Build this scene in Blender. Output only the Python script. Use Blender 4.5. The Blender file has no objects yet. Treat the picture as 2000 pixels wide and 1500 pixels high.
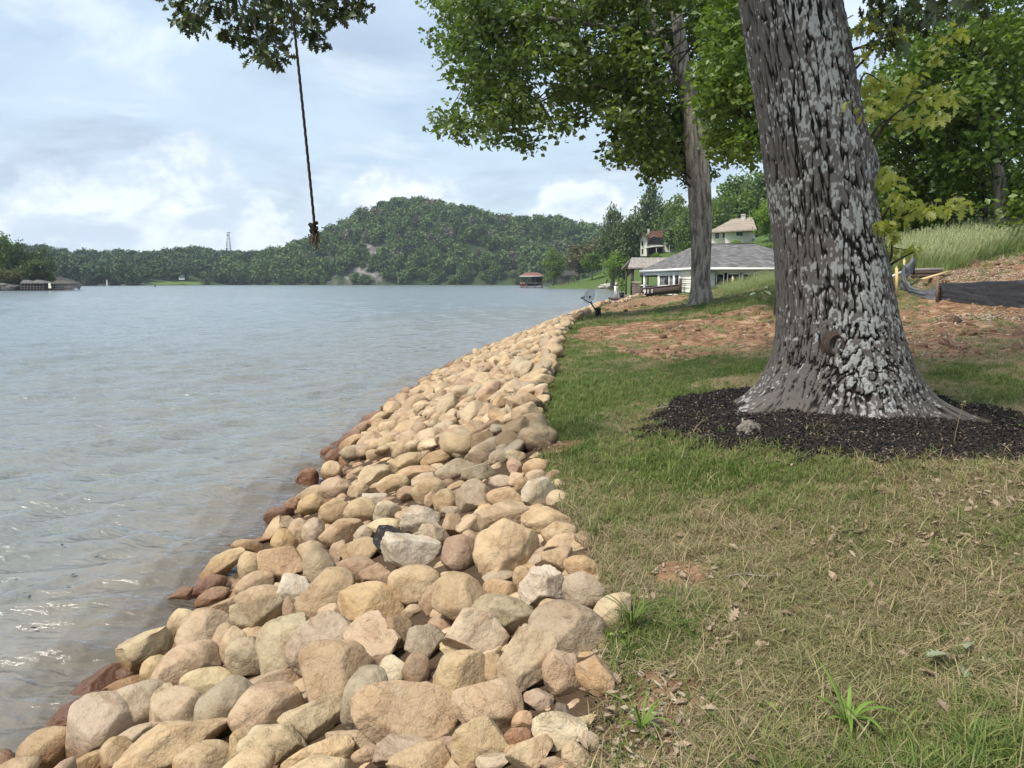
import bpy, math, random
import numpy as np
from math import radians, sin, cos, tan, pi, atan2
from mathutils import Vector, Matrix

random.seed(7)
rng = np.random.default_rng(7)
scene = bpy.context.scene
COL = scene.collection

# ------------------------------------------------------------------ camera
F = 1500.0                      # focal length in photo pixels (photo 2000 x 1500)
HORIZON = 551.0
PITCH = math.atan((750 - HORIZON) / F)
EYE = 1.6
WATER = -1.0
cd = bpy.data.cameras.new('camera'); cam = bpy.data.objects.new('camera', cd); COL.objects.link(cam)
cd.sensor_width = 36; cd.lens = 36 * F / 2000; cd.clip_start = 0.05; cd.clip_end = 9000
cam.location = (0, 0, EYE); cam.rotation_euler = (pi / 2 - PITCH, 0, 0)
scene.camera = cam

# ------------------------------------------------------------------ light
SUN_EL, SUN_AZ = radians(56), radians(-128)     # azimuth from +Y, clockwise; sun over the lake, a little behind the camera
SKY_STRENGTH = 0.085
SUN_STRENGTH = 2.9
EXPOSURE = 0.76
sd = Vector((sin(SUN_AZ) * cos(SUN_EL), cos(SUN_AZ) * cos(SUN_EL), sin(SUN_EL)))
sl = bpy.data.lights.new('sun', 'SUN'); sun = bpy.data.objects.new('sun', sl); COL.objects.link(sun)
sl.energy = SUN_STRENGTH; sl.angle = radians(11); sl.color = (1.0, 0.95, 0.88)
sun.location = (-30, -10, 60)
sun.rotation_euler = sd.to_track_quat('Z', 'Y').to_euler()

scene.view_settings.view_transform = 'Standard'
scene.view_settings.look = 'None'
scene.view_settings.gamma = 1.0
scene.view_settings.use_curve_mapping = False
scene.view_settings.exposure = EXPOSURE
scene.render.engine = 'CYCLES'
scene.cycles.use_denoising = True
scene.cycles.max_bounces = 6; scene.cycles.diffuse_bounces = 3; scene.cycles.glossy_bounces = 3
scene.cycles.transparent_max_bounces = 12; scene.cycles.volume_bounces = 0
scene.cycles.caustics_reflective = False; scene.cycles.caustics_refractive = False

# ------------------------------------------------------------------ node helpers
class NT:
    def __init__(self, tree): self.t = tree; self.n = tree.nodes; self.l = tree.links
    def new(self, typ, **kw):
        n = self.n.new(typ)
        for k, v in kw.items():
            if k == 'ins':
                for a, b in v.items(): self.put(n.inputs[a], b)
            else: setattr(n, k, v)
        return n
    def put(self, sock, v):
        if isinstance(v, bpy.types.NodeSocket): self.l.new(v, sock)
        elif v is not None:
            if sock.type == 'RGBA' and len(v) == 3: v = (*v, 1)
            sock.default_value = v
    def math(self, op, a, b=None, c=None, clamp=False):
        n = self.new('ShaderNodeMath', operation=op, use_clamp=clamp)
        self.put(n.inputs[0], a)
        if b is not None: self.put(n.inputs[1], b)
        if c is not None: self.put(n.inputs[2], c)
        return n.outputs[0]
    def mix(self, fac, a, b, blend='MIX'):
        n = self.new('ShaderNodeMix', data_type='RGBA', blend_type=blend, clamp_factor=True)
        self.put(n.inputs[0], fac); self.put(n.inputs[6], a); self.put(n.inputs[7], b)
        return n.outputs[2]
    def noise(self, vec, scale, detail=4, rough=0.55, dist=0.0, out=0):
        n = self.new('ShaderNodeTexNoise')
        if vec is not None: self.l.new(vec, n.inputs['Vector'])
        n.inputs['Scale'].default_value = scale; n.inputs['Detail'].default_value = detail
        n.inputs['Roughness'].default_value = rough; n.inputs['Distortion'].default_value = dist
        return n.outputs[out]
    def voro(self, vec, scale, feature='F1', out='Distance', rnd=1.0):
        n = self.new('ShaderNodeTexVoronoi', feature=feature)
        if vec is not None: self.l.new(vec, n.inputs['Vector'])
        n.inputs['Scale'].default_value = scale; n.inputs['Randomness'].default_value = rnd
        return n.outputs[out]
    def ramp(self, fac, stops, interp='LINEAR'):
        n = self.new('ShaderNodeValToRGB'); cr = n.color_ramp; cr.interpolation = interp
        while len(cr.elements) < len(stops): cr.elements.new(0.5)
        for e, (p, c) in zip(cr.elements, stops):
            e.position = p
            e.color = (c, c, c, 1) if not hasattr(c, '__len__') else (*c, 1)
        self.put(n.inputs[0], fac)
        return n.outputs[0]
    def sstep(self, v, a, b):
        n = self.new('ShaderNodeMapRange', interpolation_type='SMOOTHSTEP')
        self.put(n.inputs[0], v); n.inputs[1].default_value = a; n.inputs[2].default_value = b
        return n.outputs[0]
    def scalev(self, vec, s):
        n = self.new('ShaderNodeVectorMath', operation='MULTIPLY')
        self.put(n.inputs[0], vec); n.inputs[1].default_value = s
        return n.outputs[0]
    def attr(self, name, out='Fac'):
        return self.new('ShaderNodeAttribute', attribute_name=name).outputs[out]
    def objco(self): return self.new('ShaderNodeTexCoord').outputs['Object']
    def pos(self): return self.new('ShaderNodeNewGeometry').outputs['Position']
    def bump(self, h, strength=0.5, dist=0.02, normal=None):
        n = self.new('ShaderNodeBump'); n.inputs['Strength'].default_value = strength
        n.inputs['Distance'].default_value = dist; self.put(n.inputs['Height'], h)
        if normal is not None: self.l.new(normal, n.inputs['Normal'])
        return n.outputs[0]

def material(name):
    m = bpy.data.materials.new(name); m.use_nodes = True
    m.node_tree.nodes.clear()
    t = NT(m.node_tree)
    out = t.new('ShaderNodeOutputMaterial')
    return m, t, out
def principled(t, out, color, rough=0.7, normal=None, spec=0.3, metal=0.0):
    p = t.new('ShaderNodeBsdfPrincipled')
    t.put(p.inputs['Base Color'], color); t.put(p.inputs['Roughness'], rough)
    p.inputs['Specular IOR Level'].default_value = spec; p.inputs['Metallic'].default_value = metal
    if normal is not None: t.l.new(normal, p.inputs['Normal'])
    if out is not None: t.l.new(p.outputs[0], out.inputs['Surface'])
    return p
def simple(name, color, rough=0.6, vary=0.25, scale=6.0, bump=0.0, spec=0.3, metal=0.0):
    m, t, out = material(name)
    co = t.objco()
    n = t.noise(co, scale, 5)
    k = t.math('MULTIPLY_ADD', n, 2 * vary, 1 - vary)
    c = t.mix(1.0, color, t.new('ShaderNodeCombineColor', ins={0: k, 1: k, 2: k}).outputs[0], 'MULTIPLY')
    nb = t.bump(t.noise(co, scale * 6, 4), bump, 0.02) if bump else None
    principled(t, out, c, rough, nb, spec, metal)
    return m

# ------------------------------------------------------------------ sky
w = bpy.data.worlds.new('World'); scene.world = w; w.use_nodes = True
w.node_tree.nodes.clear(); t = NT(w.node_tree)
wo = t.new('ShaderNodeOutputWorld'); bg = t.new('ShaderNodeBackground')
t.l.new(bg.outputs[0], wo.inputs[0])
sky = t.new('ShaderNodeTexSky', sky_type='NISHITA', sun_disc=False, sun_elevation=SUN_EL, sun_rotation=SUN_AZ,
            air_density=1.0, dust_density=2.0, ozone_density=1.2)
d = t.new('ShaderNodeTexCoord').outputs['Generated']
sep = t.new('ShaderNodeSeparateXYZ'); t.l.new(d, sep.inputs[0])
X, Y, Z = sep.outputs
zc = t.math('MAXIMUM', Z, 0.0)
den = t.math('ADD', zc, 0.16)
pv = t.new('ShaderNodeCombineXYZ', ins={0: t.math('DIVIDE', X, den), 1: t.math('DIVIDE', Y, den), 2: 0.0}).outputs[0]
veil = t.sstep(t.noise(pv, 1.1, 6, 0.55, 0.4), 0.30, 0.62)                 # thin high cloud
heavy = t.sstep(t.noise(t.scalev(pv, (0.9, 1.15, 1)), 0.75, 7, 0.58, 0.3), 0.50, 0.68)   # grey-bellied cloud
bright = t.sstep(t.noise(t.scalev(pv, (1, 1, 1)), 1.7, 7, 0.6, 0.5), 0.50, 0.70)
# cumulus banks low over the horizon: billows whose tops rise and fall with the bearing
dl = t.scalev(d, (1, 1, 1.5))
bil = t.noise(dl, 9.0, 8, 0.56, 0.15)
big = t.noise(t.new('ShaderNodeCombineXYZ', ins={0: X, 1: Y, 2: 0.0}).outputs[0], 4.2, 2, 0.5)
top = t.math('MULTIPLY_ADD', big, 0.34, -0.075)                            # height of the bank
cum_h = t.math('SUBTRACT', t.math('MULTIPLY_ADD', bil, 0.16, top), t.math('ADD', zc, 0.055))
cum = t.sstep(cum_h, 0.0, 0.018)
cshade = t.sstep(t.noise(t.scalev(d, (1, 1, 1.6)), 13.0, 6, 0.6, 0.2), 0.40, 0.62)
WHITE, GREY, PALE, BLUE = (7.5, 8.1, 8.5), (3.6, 4.3, 5.4), (5.5, 6.65, 7.7), (4.3, 5.65, 7.3)
hz = t.sstep(zc, 0.0, 0.30)
blue = t.mix(0.55, sky.outputs[0], t.mix(hz, PALE, BLUE))
c = t.mix(t.math('MULTIPLY', veil, 0.6), blue, PALE)
c = t.mix(t.math('MULTIPLY', bright, 0.5), c, WHITE)
c = t.mix(t.math('MULTIPLY', heavy, 0.95), c, GREY)
c = t.mix(t.math('MULTIPLY', cum, 0.72), c, t.mix(cshade, (5.0, 5.8, 6.9), (7.9, 8.4, 8.6)))
c = t.mix(t.math('MULTIPLY', t.math('SUBTRACT', 1.0, t.sstep(zc, 0.0, 0.09)), 0.45), c, (5.6, 6.6, 7.5))
t.l.new(c, bg.inputs[0]); bg.inputs[1].default_value = SKY_STRENGTH

# ------------------------------------------------------------------ photo pixel -> world
CP, SP = cos(PITCH), sin(PITCH)
def ray(u, v):
    xr = (np.asarray(u, float) - 1000) / F; yr = (750 - np.asarray(v, float)) / F
    return np.stack([xr + 0 * yr, CP + yr * SP + 0 * xr, -SP + yr * CP + 0 * xr], -1)
def P(u, v, dist):
    r = ray(u, v); r = r * (np.asarray(dist, float) / r[..., 1])[..., None]
    return r + np.array([0, 0, EYE])
def PZ(u, v, z):
    r = ray(u, v); k = (z - EYE) / r[..., 2]
    return r * k[..., None] + np.array([0, 0, EYE])
def project(p):
    p = np.asarray(p, float) - np.array([0, 0, EYE])
    dz = p[..., 1] * CP - p[..., 2] * SP
    uy = p[..., 1] * SP + p[..., 2] * CP
    dz = np.where(dz > 0.05, dz, 0.05)
    return 1000 + F * p[..., 0] / dz, 750 - F * uy / dz
def V(p): return Vector(tuple(float(a) for a in p))

# ------------------------------------------------------------------ value noise in numpy
_perm = rng.permutation(4096); _val = rng.random(4096)
def vnoise(p, seed=0):
    p = np.asarray(p, float); i = np.floor(p).astype(int); f = p - i; f = f * f * (3 - 2 * f)
    out = 0
    nd = p.shape[-1]
    for c in range(1 << nd):
        h = seed * 131 + np.zeros(p.shape[:-1], int); wgt = 1.0
        for k in range(nd):
            b = (c >> k) & 1
            h = _perm[(h + i[..., k] + b) & 4095]
            wgt = wgt * (f[..., k] if b else 1 - f[..., k])
        out = out + wgt * _val[h]
    return out
def fbm(p, oct=4, seed=0, gain=0.5):
    s = 0; a = 1; tot = 0; p = np.asarray(p, float)
    for o in range(oct):
        s = s + a * vnoise(p * 2 ** o + 17.3 * o, seed + o); tot += a; a *= gain
    return s / tot
def smooth(x, a, b):
    x = np.clip((np.asarray(x, float) - a) / (b - a), 0, 1); return x * x * (3 - 2 * x)

# ------------------------------------------------------------------ mesh helpers
def make_mesh(name, verts, faces, mats=None, smooth_=True, attrs=None, midx=None):
    """faces: list of arrays (n,3) / (n,4)"""
    if isinstance(faces, np.ndarray): faces = [faces]
    faces = [np.asarray(f, np.int32) for f in faces if len(f)]
    me = bpy.data.meshes.new(name)
    verts = np.asarray(verts, np.float32)
    me.vertices.add(len(verts)); me.vertices.foreach_set('co', verts.ravel())
    loops = np.concatenate([f.ravel() for f in faces]); sizes = np.concatenate([np.full(len(f), f.shape[1], np.int32) for f in faces])
    me.loops.add(len(loops)); me.loops.foreach_set('vertex_index', loops)
    me.polygons.add(len(sizes))
    me.polygons.foreach_set('loop_start', np.concatenate([[0], np.cumsum(sizes)[:-1]]).astype(np.int32))
    if smooth_: me.polygons.foreach_set('use_smooth', np.ones(len(sizes), bool))
    for m in (mats if isinstance(mats, (list, tuple)) else [mats]):
        if m is not None: me.materials.append(m)
    if midx is not None: me.polygons.foreach_set('material_index', np.asarray(midx, np.int32))
    for k, a in (attrs or {}).items():
        a = np.asarray(a, np.float32)
        if a.ndim == 1: me.attributes.new(k, 'FLOAT', 'POINT').data.foreach_set('value', a)
        else:
            if a.shape[1] == 3: a = np.concatenate([a, np.ones((len(a), 1), np.float32)], 1)
            me.attributes.new(k, 'FLOAT_COLOR', 'POINT').data.foreach_set('color', a.ravel())
    me.update(calc_edges=True); me.validate()
    return me
def link(name, me, parent=None, loc=(0, 0, 0), rot=(0, 0, 0), label=None, cat=None, group=None, kind=None):
    o = bpy.data.objects.new(name, me); COL.objects.link(o)
    o.location = loc; o.rotation_euler = rot
    if parent is not None: o.parent = parent
    if label: o['label'] = label
    if cat: o['category'] = cat
    if group: o['group'] = group
    if kind: o['kind'] = kind
    return o
def thing(name, label, cat, loc=(0, 0, 0), rz=0.0, group=None):
    return link(name, None, None, tuple(float(a) for a in loc), (0, 0, rz), label, cat, group)

class MB:
    """collects polygons"""
    def __init__(self): self.v = []; self.f3 = []; self.f4 = []; self.n = 0
    def add(self, v, f):
        v = np.asarray(v, float); f = np.asarray(f, int)
        (self.f3 if f.shape[1] == 3 else self.f4).append(f + self.n); self.v.append(v); self.n += len(v); return self
    def quad(self, a, b, c, d): return self.add([a, b, c, d], [[0, 1, 2, 3]])
    def tri(self, a, b, c): return self.add([a, b, c], [[0, 1, 2]])
    def box(self, c, s, R=None, bev=0.0):
        x, y, z = np.asarray(s, float) / 2
        if bev <= 0 or bev > min(x, y, z) * .9:
            p = np.array([[i * x, j * y, k * z] for i in (-1, 1) for j in (-1, 1) for k in (-1, 1)])
            f = [[0, 1, 3, 2], [4, 6, 7, 5], [0, 4, 5, 1], [2, 3, 7, 6], [0, 2, 6, 4], [1, 5, 7, 3]]
            f3 = None
        else:
            p = []; idx = {}
            for i in (-1, 1):
                for j in (-1, 1):
                    for k in (-1, 1):
                        for a in range(3):
                            q = [i * (x - bev), j * (y - bev), k * (z - bev)]; q[a] = (i * x, j * y, k * z)[a]
                            idx[(i, j, k, a)] = len(p); p.append(q)
            p = np.array(p); f = []; f3 = []
            cyc = [(-1, -1), (1, -1), (1, 1), (-1, 1)]
            def key(a, sa, b, sb, c_, sc, ax):
                s3 = [0, 0, 0]; s3[a] = sa; s3[b] = sb; s3[c_] = sc; return idx[(*s3, ax)]
            for a in range(3):
                b, c_ = (a + 1) % 3, (a + 2) % 3
                for sa in (-1, 1):
                    q = [key(a, sa, b, m, c_, n, a) for m, n in cyc]
                    f.append(q if sa > 0 else q[::-1])
            for a in range(3):
                b, c_ = (a + 1) % 3, (a + 2) % 3
                for sa in (-1, 1):
                    for sb in (-1, 1):
                        f.append([key(a, sa, b, sb, c_, -1, a), key(a, sa, b, sb, c_, 1, a), key(a, sa, b, sb, c_, 1, b), key(a, sa, b, sb, c_, -1, b)])
            for i in (-1, 1):
                for j in (-1, 1):
                    for k in (-1, 1): f3.append([idx[(i, j, k, a)] for a in range(3)])
        if R is not None: p = p @ np.asarray(R, float).T
        p = p + np.asarray(c, float)
        n0 = self.n; self.add(p, f)
        if f3: self.f3.append(np.array(f3) + n0)
        return self
    def bar(self, a, b, wx, wy=None):
        a, b = np.asarray(a, float), np.asarray(b, float); wy = wy or wx
        z = b - a; L = np.linalg.norm(z); z = z / L
        h = np.array([0, 0, 1.0]) if abs(z[2]) < .95 else np.array([0, 1.0, 0])
        x = np.cross(h, z); x /= np.linalg.norm(x); y = np.cross(z, x)
        return self.box((a + b) / 2, (wx, wy, L), np.stack([x, y, z], 1))
    def tube(self, path, rad, n=8, cap=True):
        v, f = tube(path, rad, n); k = self.n; self.add(v, f)
        if cap:
            m = len(path)
            c0, c1 = np.mean(v[:n], 0), np.mean(v[-n:], 0)
            self.add([c0, c1], np.zeros((0, 3), int))
            i = np.arange(n); j = (i + 1) % n
            self.f3.append(np.stack([j + k, i + k, np.full(n, self.n - 2)], 1))
            self.f3.append(np.stack([i + k + (m - 1) * n, j + k + (m - 1) * n, np.full(n, self.n - 1)], 1))
        return self
    def mesh(self, name, mat, smooth_=False, attrs=None):
        fs = []
        if self.f3: fs.append(np.concatenate(self.f3))
        if self.f4: fs.append(np.concatenate(self.f4))
        return make_mesh(name, np.concatenate(self.v), fs, mat, smooth_, attrs)
    def build(self, name, mat, parent=None, smooth_=False, **kw):
        return link(name, self.mesh(name, mat, smooth_), parent, **kw)
def tube(path, rad, n=8):
    path = np.asarray(path, float); m = len(path); rad = np.broadcast_to(np.asarray(rad, float), (m,))
    tg = np.gradient(path, axis=0); tg /= np.linalg.norm(tg, axis=1)[:, None] + 1e-9
    x = np.cross(tg[0], [0, 0, 1.0] if abs(tg[0][2]) < .9 else [0, 1.0, 0]); vs = []
    a = np.arange(n) * 2 * pi / n
    for i in range(m):
        x = x - tg[i] * (x @ tg[i]); x /= np.linalg.norm(x) + 1e-9; y = np.cross(tg[i], x)
        vs.append(path[i] + rad[i] * (np.cos(a)[:, None] * x + np.sin(a)[:, None] * y))
    i = np.arange(m - 1)[:, None] * n; j = np.arange(n)[None]; k = (j + 1) % n
    f = np.stack([i + j, i + k, i + n + k, i + n + j], -1).reshape(-1, 4)
    return np.concatenate(vs), f
def curve_pts(ctrl, n):
    """Catmull-Rom through control points (any number of columns)"""
    c = np.asarray(ctrl, float); c = np.concatenate([[2 * c[0] - c[1]], c, [2 * c[-1] - c[-2]]])
    u = np.linspace(0, len(c) - 3 - 1e-6, n); i = u.astype(int); f = (u - i)[:, None]
    a, b, e, g = c[i], c[i + 1], c[i + 2], c[i + 3]
    return .5 * (2 * b + (e - a) * f + (2 * a - 5 * b + 4 * e - g) * f ** 2 + (3 * b - a - 3 * e + g) * f ** 3)
def sheet(grid, th=0.004):
    """closed thin sheet from an (m,n,3) grid of points"""
    g = np.asarray(grid, float); m, n = g.shape[:2]
    du = np.gradient(g, axis=1); dv = np.gradient(g, axis=0); nr = np.cross(du, dv); nr /= np.linalg.norm(nr, axis=2)[..., None] + 1e-9
    a = (g + nr * th / 2).reshape(-1, 3); b = (g - nr * th / 2).reshape(-1, 3)
    i = (np.arange(m - 1)[:, None] * n + np.arange(n - 1)[None]).ravel()
    f = np.stack([i, i + 1, i + n + 1, i + n], 1); k = m * n
    rim = np.concatenate([np.arange(n), np.arange(1, m) * n + n - 1, (m - 1) * n + np.arange(n - 2, -1, -1), np.arange(m - 2, 0, -1) * n])
    r2 = np.roll(rim, -1)
    return np.concatenate([a, b]), np.concatenate([f, f[:, ::-1] + k, np.stack([r2, rim, rim + k, r2 + k], 1)])
_ico = {}
def ico(s):
    if s not in _ico:
        p = (1 + 5 ** .5) / 2
        v = np.array([[-1, p, 0], [1, p, 0], [-1, -p, 0], [1, -p, 0], [0, -1, p], [0, 1, p], [0, -1, -p], [0, 1, -p], [p, 0, -1], [p, 0, 1], [-p, 0, -1], [-p, 0, 1]], float)
        f = np.array([[0, 11, 5], [0, 5, 1], [0, 1, 7], [0, 7, 10], [0, 10, 11], [1, 5, 9], [5, 11, 4], [11, 10, 2], [10, 7, 6], [7, 1, 8], [3, 9, 4], [3, 4, 2], [3, 2, 6], [3, 6, 8], [3, 8, 9], [4, 9, 5], [2, 4, 11], [6, 2, 10], [8, 6, 7], [9, 8, 1]])
        v /= np.linalg.norm(v, axis=1)[:, None]
        for _ in range(s):
            e = np.sort(np.concatenate([f[:, [0, 1]], f[:, [1, 2]], f[:, [2, 0]]]), 1); u, inv = np.unique(e, axis=0, return_inverse=True)
            inv = inv.ravel(); mid = v[u].sum(1); mid /= np.linalg.norm(mid, axis=1)[:, None]
            n = len(v); k = len(f); a, b, c_ = inv[:k] + n, inv[k:2 * k] + n, inv[2 * k:] + n
            f = np.concatenate([np.stack([f[:, 0], a, c_], 1), np.stack([f[:, 1], b, a], 1), np.stack([f[:, 2], c_, b], 1), np.stack([a, b, c_], 1)])
            v = np.concatenate([v, mid])
        _ico[s] = (v, f)
    return _ico[s]

def rot_random(n, tilt=pi, r=rng):
    """random rotation matrices; local z tilted from up by up to tilt"""
    yaw = r.random(n) * 2 * pi; th = tilt * np.sqrt(r.random(n)); az = r.random(n) * 2 * pi
    z = np.stack([np.sin(th) * np.cos(az), np.sin(th) * np.sin(az), np.cos(th)], 1)
    h = np.stack([np.cos(yaw), np.sin(yaw), np.zeros(n)], 1)
    x = h - z * (h * z).sum(1)[:, None]; x /= np.linalg.norm(x, axis=1)[:, None] + 1e-9
    return np.stack([x, np.cross(z, x), z], 2)
def stamp(tv, tf, pos, R, scl):
    """many copies of one small template as arrays"""
    tv = np.asarray(tv, float); tf = np.asarray(tf, int); n = len(pos)
    v = np.einsum('nij,kj->nki', R, tv) * np.asarray(scl, float).reshape(n, 1, -1) + np.asarray(pos)[:, None]
    f = (tf[None] + (np.arange(n) * len(tv))[:, None, None]).reshape(-1, tf.shape[1])
    return v.reshape(-1, 3), f, np.repeat(np.arange(n), len(tv))
LEAF4 = (np.array([[0, 0, 0], [.5, .34, .10], [1.0, 0, -.06], [.5, -.34, .10]]), np.array([[0, 1, 2], [0, 2, 3]]))[0:2]
def oak_leaf():
    s = [(0, 0), (.10, .03), (.22, .17), (.30, .08), (.42, .30), (.50, .11), (.63, .33), (.70, .11), (.82, .20), (.86, .07), (1, 0)]
    up = [(x, y) for x, y in s]; lo = [(x, -y) for x, y in s[1:-1]]
    mid = [(x, 0) for x, y in s[1:-1]]
    v = [(x, y, .22 * abs(y) - .28 * x * x) for x, y in up + lo + mid]; n = len(up); k = n - 2
    f = []
    M = lambda i: 0 if i == 0 else (n - 1 if i == n - 1 else n + k + i - 1)
    L = lambda i: 0 if i == 0 else (n - 1 if i == n - 1 else n + i - 1)
    for i in range(n - 1):
        for side, rev in ((lambda q: q, False), (L, True)):
            a, b, c_, e = M(i), M(i + 1), side(i + 1), side(i)
            for tri in ((a, b, c_), (a, c_, e)):
                if len(set(tri)) == 3: f.append(tri[::-1] if rev else tri)
    return np.array(v, float), np.array(f)
OAK = oak_leaf()
# ------------------------------------------------------------------ terrain
EDGE = np.array([(.45, -6), (.30, 0)] +
    [tuple(PZ(u, v, z)[:2]) for u, v, z in ((1150, 1500, 0), (1185, 1330, 0), (1225, 1195, 0), (1160, 1060, 0), (1080, 950, 0), (1050, 870, 0),
      (1042, 825, 0), (1056, 745, .05), (1076, 690, .1), (1102, 650, .18), (1145, 612, .33))] +
    [tuple(P(1178, 593, 45)[:2]), (9.6, 60), (12.3, 68), (17, 78), (24, 100), (27, 150), (30, 200), (35, 260), (37, 290), (27, 308), (17, 322), (15, 335), (22, 360), (40, 425)])
LAND_POLY = np.concatenate([EDGE, [(900, 425), (900, -30), (.5, -30)]])
def edge_dist(x, y):
    """signed distance to the top edge of the bank, positive on the land side"""
    p = np.stack([x, y], -1).reshape(-1, 2); best = np.full(len(p), 1e9); ins = np.zeros(len(p), bool)
    for a, b in zip(EDGE[:-1], EDGE[1:]):
        e = b - a; tt = np.clip(((p - a) @ e) / (e @ e), 0, 1); r = p - a - tt[:, None] * e
        best = np.minimum(best, np.hypot(r[:, 0], r[:, 1]))
    for a, b in zip(LAND_POLY, np.roll(LAND_POLY, -1, 0)):
        ins ^= ((a[1] > p[:, 1]) != (b[1] > p[:, 1])) & (p[:, 0] < (b[0] - a[0]) * (p[:, 1] - a[1]) / (b[1] - a[1] + 1e-12) + a[0])
    return np.where(ins, best, -best).reshape(np.shape(x))
_cp = [(.3, -6, 0), (4, -6, .1), (.35, 1, 0), (.4, 3, 0), (3, 1, .06), (4, 3, .12), (.3, 6, 0), (.3, 9, 0), (.55, 13, .04), (-4, 0, 0), (-4, 6, 0), (-4, 14, 0), (-4, 25, .15), (-3, 40, .2), (0, 60, .1), (10, 75, .1), (14, 66, .3), (20, 70, .3), (26, 66, .5)]
for u, v, dd in ((1640, 800, 7.5), (1620, 819, 6.7), (1450, 800, 7.2), (1820, 818, 6.8), (1960, 850, 6.7), (1290, 812, 8.3), (1990, 770, 8.9), (1450, 745, 9.6), (1168, 618, 27), (1400, 690, 14.5), (1560, 690, 13), (1800, 700, 12), (1990, 690, 11.5),
                (1370, 592, 26), (1250, 603, 36), (1300, 587, 50), (1335, 576, 60), (1520, 562, 32), (1520, 532, 42), (1430, 553, 45), (1835, 588, 19), (2000, 605, 17), (1770, 566, 21),
                (1750, 522, 26), (1850, 524, 24), (1900, 492, 28), (2000, 472, 30), (2000, 503, 25.5), (1950, 468, 31), (1700, 486, 40), (2300, 455, 32), (2200, 560, 17), (2250, 470, 60), (1650, 450, 110),
                (1270, 497, 260), (1345, 497, 260), (1420, 480, 130), (1530, 470, 130), (1300, 520, 180), (1180, 541, 322), (1230, 533, 310), (1130, 551, 332), (1090, 556, 345), (1250, 490, 400), (1500, 430, 300), (1700, 400, 300), (1500, 420, 420), (1200, 520, 420)):
    _cp.append(tuple(P(u, v, dd)))
for q in EDGE[17:]: _cp.append((q[0], q[1], -.5))
_cp.append((40, 85, 1.5)); _cp.append((30, 62, 1.0))
_cp = np.array(_cp, float)
def _phi(r2): return .5 * r2 * np.log(r2 + 1e-9)
_A = _cp[:, :2] / 20
_K = _phi(((_A[:, None] - _A[None]) ** 2).sum(-1)) + np.eye(len(_A)) * 2e-3
_Q = np.concatenate([np.ones((len(_A), 1)), _A], 1)
_S = np.linalg.solve(np.block([[_K, _Q], [_Q.T, np.zeros((3, 3))]]), np.concatenate([_cp[:, 2], np.zeros(3)]))
def hland(x, y):
    sh = np.shape(x); p = np.stack([np.ravel(x), np.ravel(y)], 1) / 20.0
    out = np.empty(len(p))
    for i in range(0, len(p), 20000):
        q = p[i:i + 20000]
        out[i:i + 20000] = _phi(((q[:, None] - _A[None]) ** 2).sum(-1)) @ _S[:len(_A)] + _S[-3] + q @ _S[-2:]
    return out.reshape(sh)
SLOPE = .335
def surf(x, y):
    s = edge_dist(x, y); hh = hland(x, y)
    z = hh + np.minimum(s, 0) * SLOPE
    return np.maximum(z, -3.2)

def poly_sd(u, v, poly):
    """distance in photo pixels inside a polygon (positive inside)"""
    poly = np.asarray(poly, float); u = np.asarray(u, float); v = np.asarray(v, float)
    ins = np.zeros(u.shape, bool); best = np.full(u.shape, 1e9)
    for (ax, ay), (bx, by) in zip(poly, np.roll(poly, -1, 0)):
        c_ = ((ay > v) != (by > v)) & (u < (bx - ax) * (v - ay) / (by - ay + 1e-12) + ax); ins ^= c_
        ex, ey = bx - ax, by - ay; tt = np.clip(((u - ax) * ex + (v - ay) * ey) / (ex * ex + ey * ey + 1e-9), 0, 1)
        best = np.minimum(best, np.hypot(u - ax - tt * ex, v - ay - tt * ey))
    return np.where(ins, best, -best)
TREE = P(1640, 800, 7.5)
DIRT = [  # bare red clay, outlined on the ground
    [(1120, 660), (1150, 640), (1210, 632), (1330, 624), (1430, 606), (1520, 588), (1620, 560), (1760, 566), (1830, 580), (1760, 520), (1860, 520), (1990, 490), (2400, 490), (2500, 700), (2000, 690), (1900, 700), (1760, 700), (1520, 684), (1400, 692), (1330, 705), (1250, 694), (1170, 680)],
    [(1165, 606), (1190, 590), (1250, 580), (1330, 573), (1345, 586), (1300, 600), (1220, 614)],
    [(1520, 560), (1420, 590), (1470, 578), (1540, 548), (1640, 540), (1700, 545), (1640, 565)]]
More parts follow.
